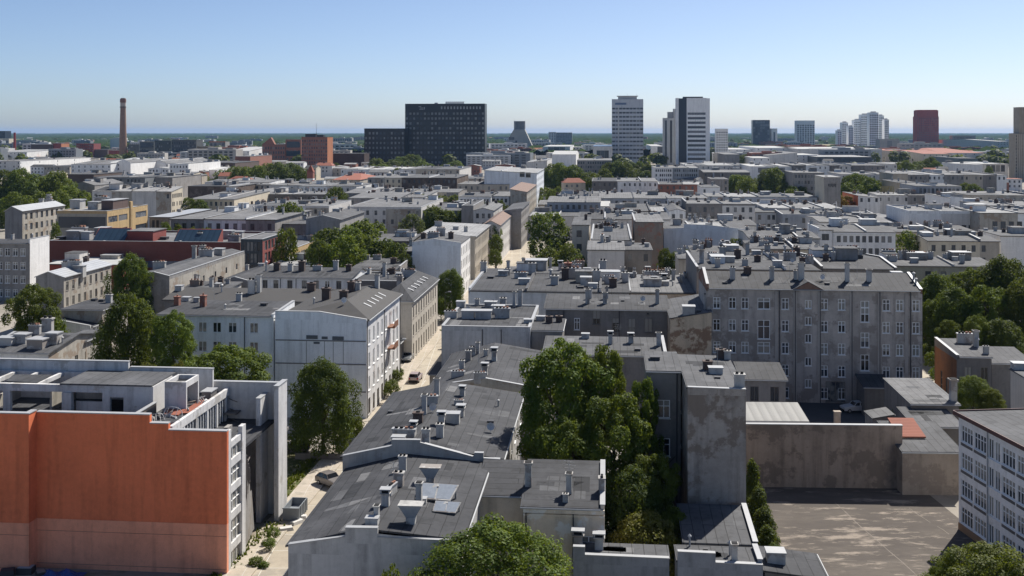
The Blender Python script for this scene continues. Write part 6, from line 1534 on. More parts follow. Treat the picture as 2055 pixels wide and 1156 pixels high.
# ribbed stone tower cut by the right edge
T = tower('ribbed stone tower cut by the right edge of the view', 2037, 2075, 268, 362, 14, 7, 14, .34, .6, .02, .02, wm=plaster((.40, .345, .275), .3), rm=R_lite, par=None)
hh = T.hz(0, 0); b = MB(); b.box(T.w*.22, T.w, 1, 13, hh, hh+23); 
for i in range(6): b.box(T.w*(.25+.13*i), T.w*(.29+.13*i), .6, 1-.003, hh, hh+22.4)
b.build('upper_tower', [plaster((.40, .345, .275), .3)], T.root)
b = MB()
for i in range(10): b.box(T.w*i/9-.35 if i else 0, T.w*i/9+.35 if i < 9 else T.w, -.5, -.003, 0, hh-.4)
b.build('pilaster', [plaster((.50, .44, .36), .25)], T.root)
# brick chimneys
def stack(label, u, vt, vb, w0, w1, mat, bands=()):
    Y = F*HC/(vb-VH); P = D(u, vt, Y); h = P.z; r0 = w0/2*Y/F; r1 = w1/2*Y/F
    o = empty('factory_chimney', (P.x, Y, 0), 0, label, 'chimney'); b = MB()
    b.cyl(0, 0, 0, h*.12, r0*1.1, r0*1.04, 18); b.cyl(0, 0, h*.12, h, r0, r1, 18); b.build('shaft', [mat], o)
    for f0, f1, k, m in bands:
        b = MB(); r = r0+(r1-r0)*f0; b.cyl(0, 0, h*f0, h*f1, r*k, r*k, 18); b.build('band', [m], o)
    return o, h, r1
o, h, r1 = stack('tall tapering brick factory chimney with a pale band near its top', 247, 197, 320, 15, 9.6, brick((.27, .16, .105), (.2, .15, .12)), ((.845, .862, 1.18, M_brown), (.865, .925, 1.06, plaster((.45, .38, .33), .3)), (.93, .985, 1.2, brick((.2, .085, .06)))))
b = MB(); b.tube((0, 0, h), (0, 0, h+4), .12, .08, 5); b.build('lightning_rod', [M_dtrim], o)
stack('thin red steel chimney by the white depot at far left', 29.5, 266, 316, 5.5, 4.2, plaster((.30, .06, .05), .2))
# far left mills
for r in [
 ('dark red works block with a sloping roof right of the thin red chimney', 62, 105, 290, 318, 30, 0, 0, M_dbrick, None),
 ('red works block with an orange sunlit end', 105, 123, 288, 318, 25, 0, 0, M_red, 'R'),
 ('low dark red shed between two red works blocks', 123, 152, 297, 317, 30, 6, 1, M_red, None),
 ('dark red brick hall left of the tall brick chimney', 153, 188, 288, 317, 24, 10, 5, brick((.22, .05, .045), (.15, .06, .05)), None),
 ('low red wall building next to the tall brick chimney', 189, 216, 300, 317, 30, 0, 0, M_dbrick, None),
 ('light blue clad hall left of the tall brick chimney', 221, 240, 279, 303, 30, 0, 0, plain('light_blue_cladding', (.33, .42, .44), .6), None),
 ('red and blue container-like block at the foot of the tall brick chimney', 218, 241, 302, 319, 30, 0, 0, M_red, None),
 ('dark glass mill block right of the tall brick chimney', 256, 279, 290, 320, 20, 4, 5, plain('dark_green_glass', (.035, .045, .045), .3), None),
 ('grey-framed dark mill block, second right of the tall brick chimney', 280, 309, 284, 322, 24, 7, 6, plaster((.13, .14, .135), .3), None),
 ('dark mill block with a black top storey', 310, 343, 282, 324, 24, 8, 6, plain('dark_green_glass', (.035, .045, .045), .3), None),
 ('tallest dark mill block with an ochre corner', 344, 394, 281, 325, 24, 11, 6, plaster((.095, .10, .10), .3), None),
 ('small olive-brown mill block right of the dark mills', 395, 418, 294, 328, 20, 4, 4, plaster((.19, .16, .11), .3), None),
 ('grey block edged in orange right of the dark mills', 420, 452, 284, 312, 22, 4, 3, M_grey, None),
 ('red brick mill with a pointed left gable', 526, 572, 290, 331, 26, 9, 4, M_brick, None),
 ('red brick mill with a framed dark opening', 573, 604, 280, 331, 26, 4, 3, M_brick, None),
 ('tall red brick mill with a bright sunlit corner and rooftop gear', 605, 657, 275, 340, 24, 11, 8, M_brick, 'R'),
 ('long dark brown shed between the tall brick mill and the black block', 661, 731, 308, 338, 26, 0, 0, plaster((.07, .05, .045), .4), None),
 ('pale blue-grey slab at the far left edge', -30, 10, 263, 300, 26, 6, 4, plain('dark_blue_cladding', (.016, .022, .034), .3), None),
 ('cream block at the far left edge under the blue-grey slab', -30, 18, 278, 303, 26, 6, 2, M_cream, None),
]:
    lab, u0, u1, vt, vb, d, n, rr, m, side = r
    T = tower(lab, u0, u1, vt, vb, d, n, rr, .55, .55, .06, .05, wm=m, rm=R_mid, par=None, name='mill_building', cat='building', over=.2, wside={'R': plaster((.42, .18, .10), .2)} if side else None)  # sunlight on the right wall is put into its brighter colour
    if 'pointed' in lab:
        hh = T.hz(0, 0); b = MB(); b.poly([(0, .01, hh+.17), (T.w*.55, .01, hh+.17), (T.w*.38, .01, hh+9)]); b.poly([(0, 6, hh+.17), (T.w*.38, 6, hh+9), (T.w*.55, 6, hh+.17)]); b.poly([(0, .01, hh+.17), (T.w*.38, .01, hh+9), (T.w*.38, 6, hh+9), (0, 6, hh+.17)]); b.poly([(T.w*.38, .01, hh+9), (T.w*.55, .01, hh+.17), (T.w*.55, 6, hh+.17), (T.w*.38, 6, hh+9)]); b.build('gable', [M_brick], T.root)
    if 'rooftop gear' in lab:
        hh = T.hz(0, 0); b = MB(); b.box(T.w*.1, T.w*.5, 5, 12, hh, hh+3.5); b.box(T.w*.55, T.w*.8, 5, 12, hh, hh+2.5); b.tube((T.w*.5, 8, hh), (T.w*.5, 8, hh+16), .25, .12, 6); b.build('plant_room', [M_dtrim], T.roof)
    if 'framed' in lab:
        b = MB(); hh = T.hz(0, 0); b.box(T.w*.1, T.w*.9, -.2, -.003, hh*.68, hh*.92); b.box(T.w*.05, T.w*.95, -.2, -.003, hh*.35, hh*.55); b.build('opening', [G_blue], T.root)
    if 'orange' in lab and 'edged' in lab:
        b = MB(); hh = T.hz(0, 0); b.box(-.4, T.w+.4, -.4, -.003, hh-1.5, hh+.5); b.build('fascia', [plain('orange_edge', (.45, .13, .05), .7)], T.root)
# tent-shaped concrete church
def church():
    Y = F*HC/(303-VH); P = D(1012, 300, Y); s = Y/F
    o = empty('church', (P.x, Y, 0), -TH, 'tent-shaped concrete church with a square open belfry', 'church')
    X = lambda u: (u-1012)*s; Z = lambda v: HC-(v-VH)*s
    b = MB(); L = [(1008, 297), (1031, 260)]; Rr = [(1053, 260), (1070, 297)]
    for (a, c) in ((0, 0), ):
        pf = [(X(u), Z(v)) for u, v in L+Rr]
        n = len(pf); f = [(x, 0, z) for x, z in pf]; k = [(x, 26, z) for x, z in pf]
        b.poly([(f[0][0], 0, 0)]+f+[(f[-1][0], 0, 0)][::1] if False else [(f[-1][0], 0, 0), *f[::-1], (f[0][0], 0, 0)][::-1])
        for i in range(n-1): b.poly([f[i+1], f[i], k[i], k[i+1]][::-1])
        b.poly([(k[0][0], 26, 0), *k, (k[-1][0], 26, 0)][::-1])
        b.poly([(f[0][0], 0, 0), f[0], k[0], (k[0][0], 26, 0)]); b.poly([(f[-1][0], 0, 0), (k[-1][0], 26, 0), k[-1], f[-1]])
    b.build('nave', [plaster((.38, .37, .35), .3)], o)
    b = MB(); x0, x1, z0, z1 = X(1031), X(1053), Z(262), Z(243); m = (x1-x0)
    b.box(x0, x0+m*.22, 6, 22, z0, z1); b.box(x1-m*.22, x1, 6, 22, z0, z1); b.box(x0+m*.22, x1-m*.22, 6, 22, z1-2.2, z1); b.box(x0+m*.22, x1-m*.22, 12, 22, z0, z1-2.2); b.box(x0+m*.22, x1-m*.22, 6, 12, z0, z0+3)
    b.tube((x0+1, 10, z1), (x0+1, 10, z1+4), .2, .1, 5); b.build('belfry', [plaster((.26, .26, .26), .3)], o)
    b = MB(); b.box(X(1022), X(1032), -.3, -.003, Z(281), Z(275)); b.box(X(1034), X(1038), -.3, -.003, Z(286), Z(282)); b.build('window', [G_far], o)
    b = MB(); b.box(X(1027), X(1047), -8, -.003, 0, Z(292)); b.build('porch', [M_pale], o)
church()
# turret, red roofs, roof sign
row('small house with a red tiled hip roof left of the boarded beige bays', 668, 722, 361, 12, 354, 'hipx', 3.0, 4, 1, wm=M_dirty, rm=R_tile, over=.4)
_Y = 760.; P = D(622, 345, _Y); o = empty('turret', (P.x, _Y, 0), -TH, 'little red and white corner turret left of the red hip roof', 'tower')
b = MB(); b.box(-2.2, 2.2, 0, 4.4, 0, P.z); b.box(-2.3, 2.3, -.1, 4.5, P.z-6, P.z-4.8, 1); b.build('shaft', [brick((.30, .10, .07)), M_white], o); b = MB(); b.frus(0, 2.2, P.z, P.z+5, 4.9, 4.9, .4, .4); b.build('roof', [R_tile], o)
# gold rooftop letters, unreadable from here, drawn as the upright strokes one sees
_Y = 520.; P = D(1768, 384, _Y); o = empty('rooftop_sign', (P.x, _Y, 0), -TH, 'dull gold frame of rooftop letters seen from behind', 'sign')
b = MB(); s = _Y/F; w = 24*s; h = 10*s; z = P.z
b.tube((0, 0, z), (w, 0, z), .12, .12, 5); b.tube((0, 0, z+h), (w, 0, z+h), .12, .12, 5)
for i in range(9): b.box(i*w/8-.18, i*w/8+.18, -.1, .1, z-(8 if i % 4 == 0 else 0), z+h)
for i in (1, 3, 4, 6): b.tube((i*w/8, 0, z), ((i+1)*w/8, 0, z+h), .15, .15, 5)
b.build('letter_frame', [plain('dull_gold', (.30, .24, .10), .6)], o)

# small houses filling the gaps of the middle distance; each label is used once
LM = [('the tall brick chimney', 247, 316), ('the broad black tower', 893, 333), ('the lower black block', 771, 334), ('the tent-like church', 1040, 300), ('the grey banded high-rise', 1260, 330), ('the striped white high-rise', 1400, 333),
      ('the slim grey apartment tower', 1449, 327), ('the dark blue glass tower', 1527, 300), ('the white apartment cluster', 1735, 300), ('the red high-rise', 1862, 305), ('the ribbed corner tower', 2040, 358), ('the dark glass mills', 335, 325),
      ('the red brick mills', 600, 340), ('the red works blocks', 120, 318), ('the left-hand grove', 90, 345), ('the red hip roof', 695, 357), ('the leafy square', 1150, 345), ('the red brick house', 1365, 378), ('the squiggle wall', 1670, 375),
      ('the cream classical front', 425, 405), ('the huge plain white wall', 265, 395), ('the weather-beaten tenement', 1445, 430), ('the arched hall', 1890, 440), ('the tan modern office', 200, 440), ('the street-end white block', 1030, 350), ('the columned hall', 1885, 380)]
def town_houses(n):
    q = random.Random(14); used = set(); k = 0; tries = 0
    looks = [('white', M_white2), ('pale grey', M_pale), ('cream', M_cream), ('grey', M_grey), ('brick', M_brick), ('beige', M_beige)]
    tops = [('red-tiled', R_tile, 2.6), ('grey-roofed', R_lite, 1.6), ('dark-roofed', R_dark, 1.8), ('pale-roofed', R_pale, 1.2)]
    while k < n and tries < 6000:
        tries += 1
        u = q.uniform(-10, 2060); v = q.choice((q.uniform(300, 345), q.uniform(318, 372))); h = q.uniform(7.5, 11)
        nm, lu, lv = min(LM, key=lambda a: abs(a[1]-u)+2.2*abs(a[2]-v))
        if abs(lu-u)+2*abs(lv-v) > 170: continue
        rel = 'left of' if u < lu-26 else 'right of' if u > lu+26 else 'in front of' if v > lv else 'behind'
        (cn, cm), (tn, tm, rise) = q.choice(looks), q.choices(tops, (1, 3, 2, 3))[0]
        lab = 'small %s %s house %s %s' % (cn, tn, rel, nm)
        if lab in used: continue
        used.add(lab); k += 1
        P = W(u, v, h); w = q.uniform(9, 20); d = q.uniform(8, 13); rz = -TH+q.choice((0, 0, q.uniform(-.5, .5)))
        win = {'F': [r for r in grid(w, max(2, int(w/3)), 2, 1.3, 1.7, 1.0, 3.2, h) if q.random() > .15]}
        building(lab, P.x, P.y, w, d, q.choice((('gx', h, rise, .5), ('gx', h, rise, .5), ('gy', h, rise, .5), ('hipx', h, rise, .5, 3, 3), ('flat', h))), wm=cm, rm=tm, win=win, name='town_house', cat='house', rz=rz, over=.3, chim=q.choice((0, 1, 2)), group='small houses of the middle distance')
town_houses(120)
# ------------------------------------------------------------------ trees (label, column, crown-top row, distance, width px, kind, group)
def T1_(lab, u, vt, Y, w, k='mid', g=None, **kw): return tree(lab, u, vt, Y, w, k, g, **kw)
T1_('broad light green linden at the bottom edge in front of the low grey building', 1000, 1046, 80, 262, 'near_linden')
T1_('sunlit treetop in the bottom right corner before the school', 1985, 1094, 78, 215, 'near_bright', stem=.3)
T1_('small leafy tree at the left foot of that sunlit corner treetop', 1893, 1128, 79, 70, 'near_bright', name='shrub', cat='shrub')
T1_('small sapling against the grey street-end gable', 785, 1138, 79, 40, 'bush', name='shrub', cat='shrub')
T1_('tall dense dark street tree by the parked cars, left of the chimney-lined roofs', 648, 720, 136, 112, 'near_dark', stem=.06)
T1_('tall loose tree rising behind the orange block, left of the white wing', 256, 590, 150, 108, 'near_dark', stem=.1)
T1_('round tree leaning on the white wing, right of the tall loose tree', 347, 622, 146, 92, 'near_mid')
T1_('wide bright tree in front of the white wing above the blank concrete tower', 462, 690, 140, 165, 'near_mid')
T1_('yellowish small tree peeping over the orange block parapet', 300, 729, 122, 70, 'near_yellow', stem=.4); T1_('second yellowish treetop over the parapet, further right', 355, 726, 123, 44, 'near_yellow', stem=.4)
T1_('dark round tree in front of the metal-roofed weathered house', 70, 568, 182, 100, 'near_mid'); T1_('low bush at the foot of the dark round tree by the left edge', 118, 640, 176, 30, 'bush', name='shrub', cat='shrub')
T1_('dark tree between the metal-roofed house and the dirty cream house', 262, 509, 214, 74, 'near_dark', stem=.1)
# courtyard giants
gC = 'big trees filling the courtyard in the centre'
T1_('biggest courtyard tree, tall broad crown beside the white end wall', 1130, 680, 112, 172, 'near_mid', gC, stem=.04); T1_('courtyard tree touching the grey low roof, right of the biggest one', 1215, 692, 113, 92, 'near_mid', gC, stem=.04)
T1_('slender courtyard tree next to the window-fronted wing', 1290, 755, 108, 66, 'near_mid', gC, stem=.04); T1_('middle courtyard tree with a loose dark crown', 1232, 785, 106, 150, 'near_mid', gC, stem=.05)
T1_('low courtyard tree over the cream wing roof', 1130, 835, 105, 150, 'near_mid', gC, stem=.05); T1_('dark courtyard tree beside the tall blank wall', 1310, 905, 102, 108, 'near_mid', gC, stem=.05)
T1_('courtyard tree between the cream wing and the annex', 1262, 935, 100.5, 130, 'near_dark', gC, stem=.05); T1_('leafy low tree spilling toward the shaded annex roof', 1352, 1018, 98, 88, 'near_mid', gC, stem=.05)
T1_('rounded olive-coloured shrub tree behind the garden building', 1290, 1030, 95.5, 118, 'near_yellow', None, stem=.05)
gT = 'conical evergreens along the asphalt yard'
for lab, u, vt, Y, w in (('tallest conical evergreen at the far end of the row beside the asphalt yard', 1510, 918, 115, 62), ('second conical evergreen from the brown yard wall', 1522, 975, 111, 70), ('conical evergreen in the middle of the row beside the yard', 1530, 1015, 106.5, 74),
    ('low conical evergreen right before the vent-box shed', 1540, 1052, 102, 76), ('shortest conical evergreen, nearest the vent-box shed', 1552, 1088, 98, 60)): T1_(lab, u, vt, Y, w, 'thuja', gT, stem=.02, name='conifer')
# park at right
gP = 'dense park trees at the right edge'
for u, vt, Y, w, k in ((1880, 548, 203, 92, 'near_dark'), (1945, 536, 206, 104, 'near_mid'), (2018, 514, 200, 120, 'near_dark'), (1915, 575, 192, 90, 'near_dark'), (1985, 570, 190, 100, 'near_mid'), (2050, 560, 188, 90, 'near_dark'), (1868, 600, 196, 50, 'near_mid'), (1905, 640, 184, 50, 'near_mid'), (2010, 640, 178, 90, 'near_dark'), (1960, 630, 178, 60, 'near_mid')):
    T1_('dense dark green tree in the park at the right edge', u, vt, Y, w, k, gP, stem=.05)
T1_('bright bushy tree between the workshop and the rust-sided house', 1953, 752, 146, 62, 'near_bright', stem=.05); T1_('smaller bright bush between the school and the rust-sided house', 1990, 778, 143, 44, 'near_bright', stem=.05)
T1_('small bush at the corner of the workshop by the white car', 1808, 808, 143, 26, 'bush', name='shrub', cat='shrub')
for i, (u, v, w) in enumerate(((1856, 690, 16), (1868, 706, 20), (1878, 736, 18), (1862, 775, 24))): T1_('low bush on the edge of the sunny side path', u, v, 188-i*9, w, 'bush', 'low bushes along the sunny side path', name='shrub', cat='shrub')
# along the street
T1_('street tree with two lamp posts by it, in front of the huge blank gable', 903, 540, 234, 54, 'near_dark', stem=.12); T1_('small street tree below the huge blank gable', 885, 595, 229, 26, 'near_mid', stem=.15)
T1_('large shady street tree on the right of the upper street', 1102, 425, 330, 84, 'middark', stem=.1); T1_('round bush at the foot of the large shady street tree', 1100, 497, 300, 50, 'midbright', stem=.0, name='shrub', cat='shrub')
T1_('ragged bush beside the white courtyard house', 1140, 488, 296, 44, 'mid', stem=.02, name='shrub', cat='shrub'); T1_('dark shrub in front of the beige stair tower', 1162, 510, 288, 30, 'mid', stem=.02, name='shrub', cat='shrub')
gS = 'street trees behind the beige house'
for i, (u, vt, Y, w) in enumerate(((992, 446, 338, 26), (996, 470, 318, 24), (994, 500, 302, 24), (1000, 452, 352, 20))): T1_('leafy tree in the line between the beige house and the upper street', u, vt, Y, w, 'mid', gS)
gG = 'dense green trees behind the low grey roofs'
for u, vt, Y, w, k in ((660, 458, 276, 72, 'middark'), (690, 470, 262, 70, 'mid'), (722, 440, 306, 76, 'mid'), (752, 446, 314, 50, 'mid'), (770, 478, 280, 72, 'mid'), (795, 486, 272, 50, 'middark'), (730, 470, 284, 70, 'mid'), (640, 480, 262, 36, 'middark'), (812, 505, 262, 30, 'middark'), (705, 452, 296, 60, 'mid')):
    T1_('dense sunlit tree in the green block behind the low grey roofs', u, vt, Y, w, k, gG, stem=.08)
T1_('lone columnar poplar beside the dark blue glass block', 575, 460, 280, 40, 'poplar', stem=.05); T1_('big round dark tree in front of the long grey tenement', 583, 405, 366, 64, 'middark', stem=.08)
T1_('dark two-lobed tree by the white windowed strip', 675, 375, 480, 42, 'middark', stem=.08); T1_('grey-green willow left of the beige street house roof', 828, 428, 352, 46, 'willow')
for u, w in ((850, 30), (870, 34), (892, 34), (912, 30)): T1_('yellow-green tree in the row behind the pale curved-wall house', u, 391, 492, w, 'midbright', 'yellow-green row of trees')
for u, vt, w in ((872, 412, 44), (900, 420, 40), (935, 420, 40), (960, 426, 30), (880, 424, 50)): T1_('green tree in the belt above the beige house with the light roof', u, vt, 400, w, 'mid', 'belt of trees above the beige house')
T1_('dark bush below the long white house at the upper street', 972, 404, 450, 40, 'middark', None, name='shrub', cat='shrub'); T1_('slim dark tree behind the grey two-tone house', 1004, 402, 440, 20, 'middark')
T1_('bright round tree among the grey roofs, right of the weather-beaten tenement', 1609, 424, 395, 74, 'midbright', stem=.05); T1_('dark round tree between the two cream houses', 1825, 463, 300, 64, 'middark', stem=.08)
T1_('lone small tree against the long sky-lit wall', 1474, 478, 300, 32, 'mid'); T1_('copper-leaved tree among grey roofs', 1685, 390, 478, 26, 'rust'); T1_('second copper-leaved treetop touching the first', 1701, 392, 482, 24, 'rust')
for u, vt, w in ((1335, 498, 24), (1358, 505, 30), (1378, 500, 20), (1345, 520, 30)): T1_('dark shrub in the gap under the long sky-lit wall', u, vt, 276, w, 'middark', 'shrubs under the sky-lit wall', name='shrub', cat='shrub', stem=.02)
for u, vt, w in ((378, 396, 30), (402, 400, 30)): T1_('small round tree in front of the cream classical front', u, vt, 452, w, 'middark', 'pair of trees at the classical front')
for u, vt, w in ((333, 445, 22), (358, 449, 18), (385, 455, 22), (415, 456, 28)): T1_('small tree between the red hall and the long grey tenement', u, vt, 330, w, 'mid', 'small trees behind the red hall')
T1_('spindly bush beside the narrow grey tenement on the left', 112, 446, 330, 16, 'bush', name='shrub', cat='shrub')
# groves
def grove(lab, grp, pts, Y0, k, w): 
    for (u, vt) in pts: T1_(lab, u+rnd.uniform(-3, 3), vt, Y0*rnd.uniform(.96, 1.04), w*rnd.uniform(.85, 1.2), rnd.choice(k), grp, stem=.05)
grove('tree in the broad dark grove at the left edge', 'grove at the left edge', ((12, 340), (40, 338), (25, 352), (62, 348), (5, 368), (30, 372), (95, 352), (118, 342), (128, 352), (80, 362), (60, 372), (100, 372), (120, 368), (85, 378)), 560, ('middark', 'middark', 'mid'), 52)
grove('front-row tree of the grove, above the narrow grey tenement', 'front row of the left grove', ((10, 398), (48, 392), (92, 382), (125, 380), (150, 378), (166, 384), (140, 372), (25, 384), (110, 392), (70, 398)), 470, ('mid', 'mid', 'midbright'), 44)
grove('round crown in the park grove in front of the red brick mills', 'grove before the red brick mills', ((448, 340), (465, 334), (485, 332), (500, 336), (520, 330), (540, 327), (560, 325), (580, 326), (600, 332), (612, 344), (475, 348), (510, 345), (535, 345), (555, 343), (575, 348), (595, 350), (490, 352)), 800, ('mid', 'mid', 'middark', 'midbright'), 36)
grove('bright tree at the foot of the lower black block', 'bright trees below the black block', ((752, 316), (764, 318), (770, 328), (748, 330)), 1080, ('midbright',), 24)
grove('green tree in the clump at the foot of the broad black tower', 'clump below the black tower', ((790, 322), (806, 314), (822, 309), (838, 311), (800, 324), (820, 322), (848, 322), (860, 328), (918, 322)), 1090, ('mid', 'mid', 'middark'), 28)
grove('dark tree in the leafy square below the grey banded high-rise', 'leafy square below the banded high-rise', ((1108, 328), (1122, 326), (1138, 334), (1150, 330), (1098, 345), (1128, 350), (1155, 348), (1180, 345), (1170, 352), (1195, 348), (1140, 358), (1215, 338)), 720, ('middark', 'mid', 'middark'), 34)
grove('dark tree at the very foot of the grey banded high-rise', 'trees at the banded high-rise', ((1220, 325), (1238, 322), (1255, 325), (1270, 326), (1285, 324), (1300, 328), (1308, 332), (1228, 336), (1248, 338), (1278, 338), (1295, 342)), 850, ('middark',), 30)
grove('tree in the pointed group right of the red brick house', 'trees right of the red brick house', ((1480, 350), (1495, 354), (1510, 358), (1472, 362), (1500, 366)), 640, ('mid', 'midbright'), 34)
grove('dark treetop of the tall group before the office slab', 'tall trees before the office slab', ((1540, 338), (1553, 336), (1565, 345), (1535, 352), (1556, 356)), 640, ('middark', 'willow'), 40)
grove('low bright tree in the row below the office slab', 'low trees below the office slab', ((1575, 366), (1592, 372), (1608, 374), (1622, 376), (1588, 378)), 600, ('mid', 'midbright'), 26)
grove('dark tree right of the squiggle wall', 'trees right of the squiggle wall', ((1704, 352), (1716, 347), (1732, 351), (1745, 356), (1760, 362), (1722, 362), (1742, 368), (1700, 366)), 600, ('middark', 'middark', 'mid'), 34)
grove('tree in the belt below the orange tiled roofs', 'belt below the orange roofs', ((1808, 324), (1822, 321), (1838, 324), (1855, 322), (1868, 314), (1880, 322), (1848, 330), (1812, 332), (1830, 331)), 960, ('middark', 'mid'), 24)
grove('dark tree left of the slanting white fire wall', 'trees by the columned hall', ((1938, 366), (1952, 368), (1964, 374), (1944, 376)), 610, ('middark',), 26)
grove('dark tree before the long sooty brown wall', 'trees before the sooty wall', ((785, 370), (798, 366), (805, 374)), 640, ('middark',), 24)
grove('pointed tree behind the long white warehouse', 'trees behind the white warehouse', ((1485, 311), (1497, 309), (1508, 314)), 1250, ('middark',), 20)
grove('low garden bush by the upper street corner', 'bushes of the upper street corner', ((1092, 374), (1108, 378), (1120, 374), (1090, 392), (1098, 388)), 560, ('midbright', 'mid'), 24)
# scattered distant trees, far too many to tell apart: one mass
def far_trees():
    q = random.Random(21); b = MB()
    for i in range(330):
        Y = 1150*(5200/1150)**(q.random()**1.1); x = (q.uniform(-40, 2090)-UC)*Y/F; ht = q.uniform(9, 19); w = q.uniform(11, 24)
        for _ in range(150):
            d = Vector((q.gauss(0, 1), q.gauss(0, 1), q.gauss(.2, 1))).normalized(); k = q.uniform(.65, 1.05)
            p = Vector((x+d.x*w*.5*k, Y+d.y*w*.5*k, ht*.52+d.z*ht*.48*k)); s_ = w*.12
            n = (d+Vector((q.uniform(-.6, .6), q.uniform(-.6, .6), q.uniform(0, .8)))).normalized(); u_ = n.orthogonal().normalized(); w_ = n.cross(u_)
            b.poly([p-u_*s_, p-w_*s_, p+u_*s_, p+w_*s_])
    kind(b.build('suburban_trees', [L_dark]), 'stuff')
far_trees()
q = random.Random(33)
for i in range(46):
    u = q.uniform(0, 2050); Y = q.uniform(430, 1100)
    tree('small garden tree tucked between the grey roofs of the crowded middle distance', u, VH+F*(HC-q.uniform(9, 12))/Y, Y, q.uniform(6, 9)*F/Y, q.choice(('mid', 'middark')), 'garden trees between the roofs', stem=.1)
# hedges, planters along the street
for i, (u, v, Y, w) in enumerate(((792, 742, 172, 24), (786, 762, 166, 26), (800, 738, 178, 18), (778, 770, 162, 16))): T1_('bushy green planting between the white corner house and the pavement', u, v, Y, w, 'bush', 'planting beside the white corner house', name='shrub', cat='shrub', stem=0)
for i, (u, v, Y, w) in enumerate(((716, 836, 140, 22), (700, 842, 143, 26), (722, 848, 136, 14))): T1_('green shrub behind the little fence at the corner of the white house', u, v, Y, w, 'bush', 'shrubs behind the little fence', name='shrub', cat='shrub', stem=0)
for i, (u, v, Y, w) in enumerate(((548, 1058, 107, 22), (540, 1080, 105, 20), (515, 1118, 101.5, 26), (530, 1128, 101, 16))): T1_('scrubby weed bush at the foot of the blank concrete tower', u, v, Y, w, 'bush', 'weeds along the orange block', name='shrub', cat='shrub', stem=0)
for u, v in ((905, 655), (893, 662), (915, 648)): T1_('low hedge bush under the street tree by the lamps', u, v, 221, 22, 'bush', 'bushes under the street tree', name='shrub', cat='shrub', stem=0)

# ------------------------------------------------------------------ cars and street things
SD = math.pi/2-TH
car('dull bronze-grey hatchback parked on the pale street near the orange block', W(664, 975, 0), SD+.9, (.21, .19, .18))
car('pale estate car with a reddish tail driving down the narrow street', W(834, 764, 0), SD+math.pi, (.40, .33, .33), 'estate')
car('grey car parked against the wall of the beige street house', W(818, 724, 0), SD, (.17, .18, .19))
car('white hatchback standing in the shaded yard of the grey tenement', W(1716, 826, 0), .15, (.62, .63, .65))
car('dark grey car half hidden behind the tall street tree', W(706, 893, 0), SD+.8, (.15, .16, .17), 'estate')
car('black car parked behind the blank concrete tower', W(590, 905, 0), .1, (.05, .05, .055))
car('white car on the upper street beside the brown-roofed house', W(1032, 484, 0), SD, (.6, .6, .6))
car('blue car parked on the sunny side path', W(1860, 712, 0), SD, (.10, .13, .2))
car('yellow car further along the sunny side path', W(1857, 686, 0), SD, (.45, .35, .08))
def lamp(label, u, v, hgt=7.0):
    P = W(u, v, 0); o = empty('street_lamp', (P.x, P.y, 0), -TH, label, 'street lamp'); b = MB()
    b.cyl(0, 0, 0, .9, .12, .1, 8); b.cyl(0, 0, .9, hgt, .07, .05, 8); b.build('post', [M_dtrim], o)
    b = MB(); b.tube((0, 0, hgt), (.7, 0, hgt+.25), .04, .04, 6); b.frus(.95, 0, hgt+.15, hgt+.35, .8, .34, .5, .2); b.build('lamp_head', [M_zinc], o)
lamp('slim street lamp in front of the street tree, nearer of the pair', 893, 652); lamp('slim street lamp behind its twin by the street tree', 902, 641)
lamp('street lamp beside the white corner house planting', 800, 752, 6)
def container():
    P = W(583, 1048, 0); o = empty('rubbish_container', (P.x, P.y, .0), -TH, 'open grey metal rubbish container by the blank concrete tower', 'container')
    b = MB(); L, w, h = 3.4, 1.7, 1.5
    b.box(-w/2, -w/2+.08, 0, L, .15, h); b.box(w/2-.08, w/2, 0, L, .15, h); b.box(-w/2+.08, w/2-.08, 0, .08, .15, h); b.box(-w/2+.08, w/2-.08, L-.08, L, .15, h); b.box(-w/2+.08, w/2-.08, .08, L-.08, .15, .7)
    for i in range(6): b.box(w/2+.002, w/2+.07, .2+i*.6, .3+i*.6, .15, h)
    b.box(-w/2-.05, w/2+.08, -.05, .0, h-.1, h+.02); b.build('body', [plain('grey_painted_steel', (.22, .24, .26), .5)], o)
    b = MB(); [b.cyl(x, y, 0, .15, .1, .1, 8) for x in (-.6, .6) for y in (.4, L-.4)]; b.build('foot', [M_dtrim], o)
container()
for i, (u, v, r_) in enumerate(((574, 1064, .4), (596, 1050, .9), (602, 1040, .1))):
    P = W(u, v, 0); b = MB(); b.frus(0, 0, .0, .32, 1.5, .8, 1.3, .62); o = b.build('concrete_block', [M_pale]); o.location = P; o.rotation_euler = (0, 0, r_); tag(o, ('concrete block lying in front of the rubbish container', 'concrete block at the street side of the rubbish container', 'farthest concrete block behind the rubbish container')[i], 'block')
# little curved fence and planter wall
P = W(722, 872, 0); Q = W(704, 862, 0); o = empty('railing', (P.x, P.y, 0), 0, 'short dark railing fence at the corner of the white house', 'fence'); b = MB(); pr = None
for i in range(13):
    p = Vector((-2.4+i*.3, (i*.3)**1.15*.55, 0)); b.tube(p, p+Vector((0, 0, 1.3)), .025, .025, 4)
    if pr is not None: b.tube(pr+Vector((0, 0, 1.28)), p+Vector((0, 0, 1.28)), .035, .035, 4); b.tube(pr+Vector((0, 0, .3)), p+Vector((0, 0, .3)), .025, .025, 4)
    pr = p
b.build('bars', [M_dtrim], o)
P = W(592, 922, 0); o = empty('planter_wall', (P.x, P.y, 0), -TH, 'low concrete wall around the tall dense street tree', 'wall'); b = MB(); b.box(0, 6.4, 0, .3, 0, .8); b.box(6.1, 6.4, .304, 5, 0, .8); b.box(0, .3, .304, 5, 0, .8); b.build('wall', [M_dgrey], o)
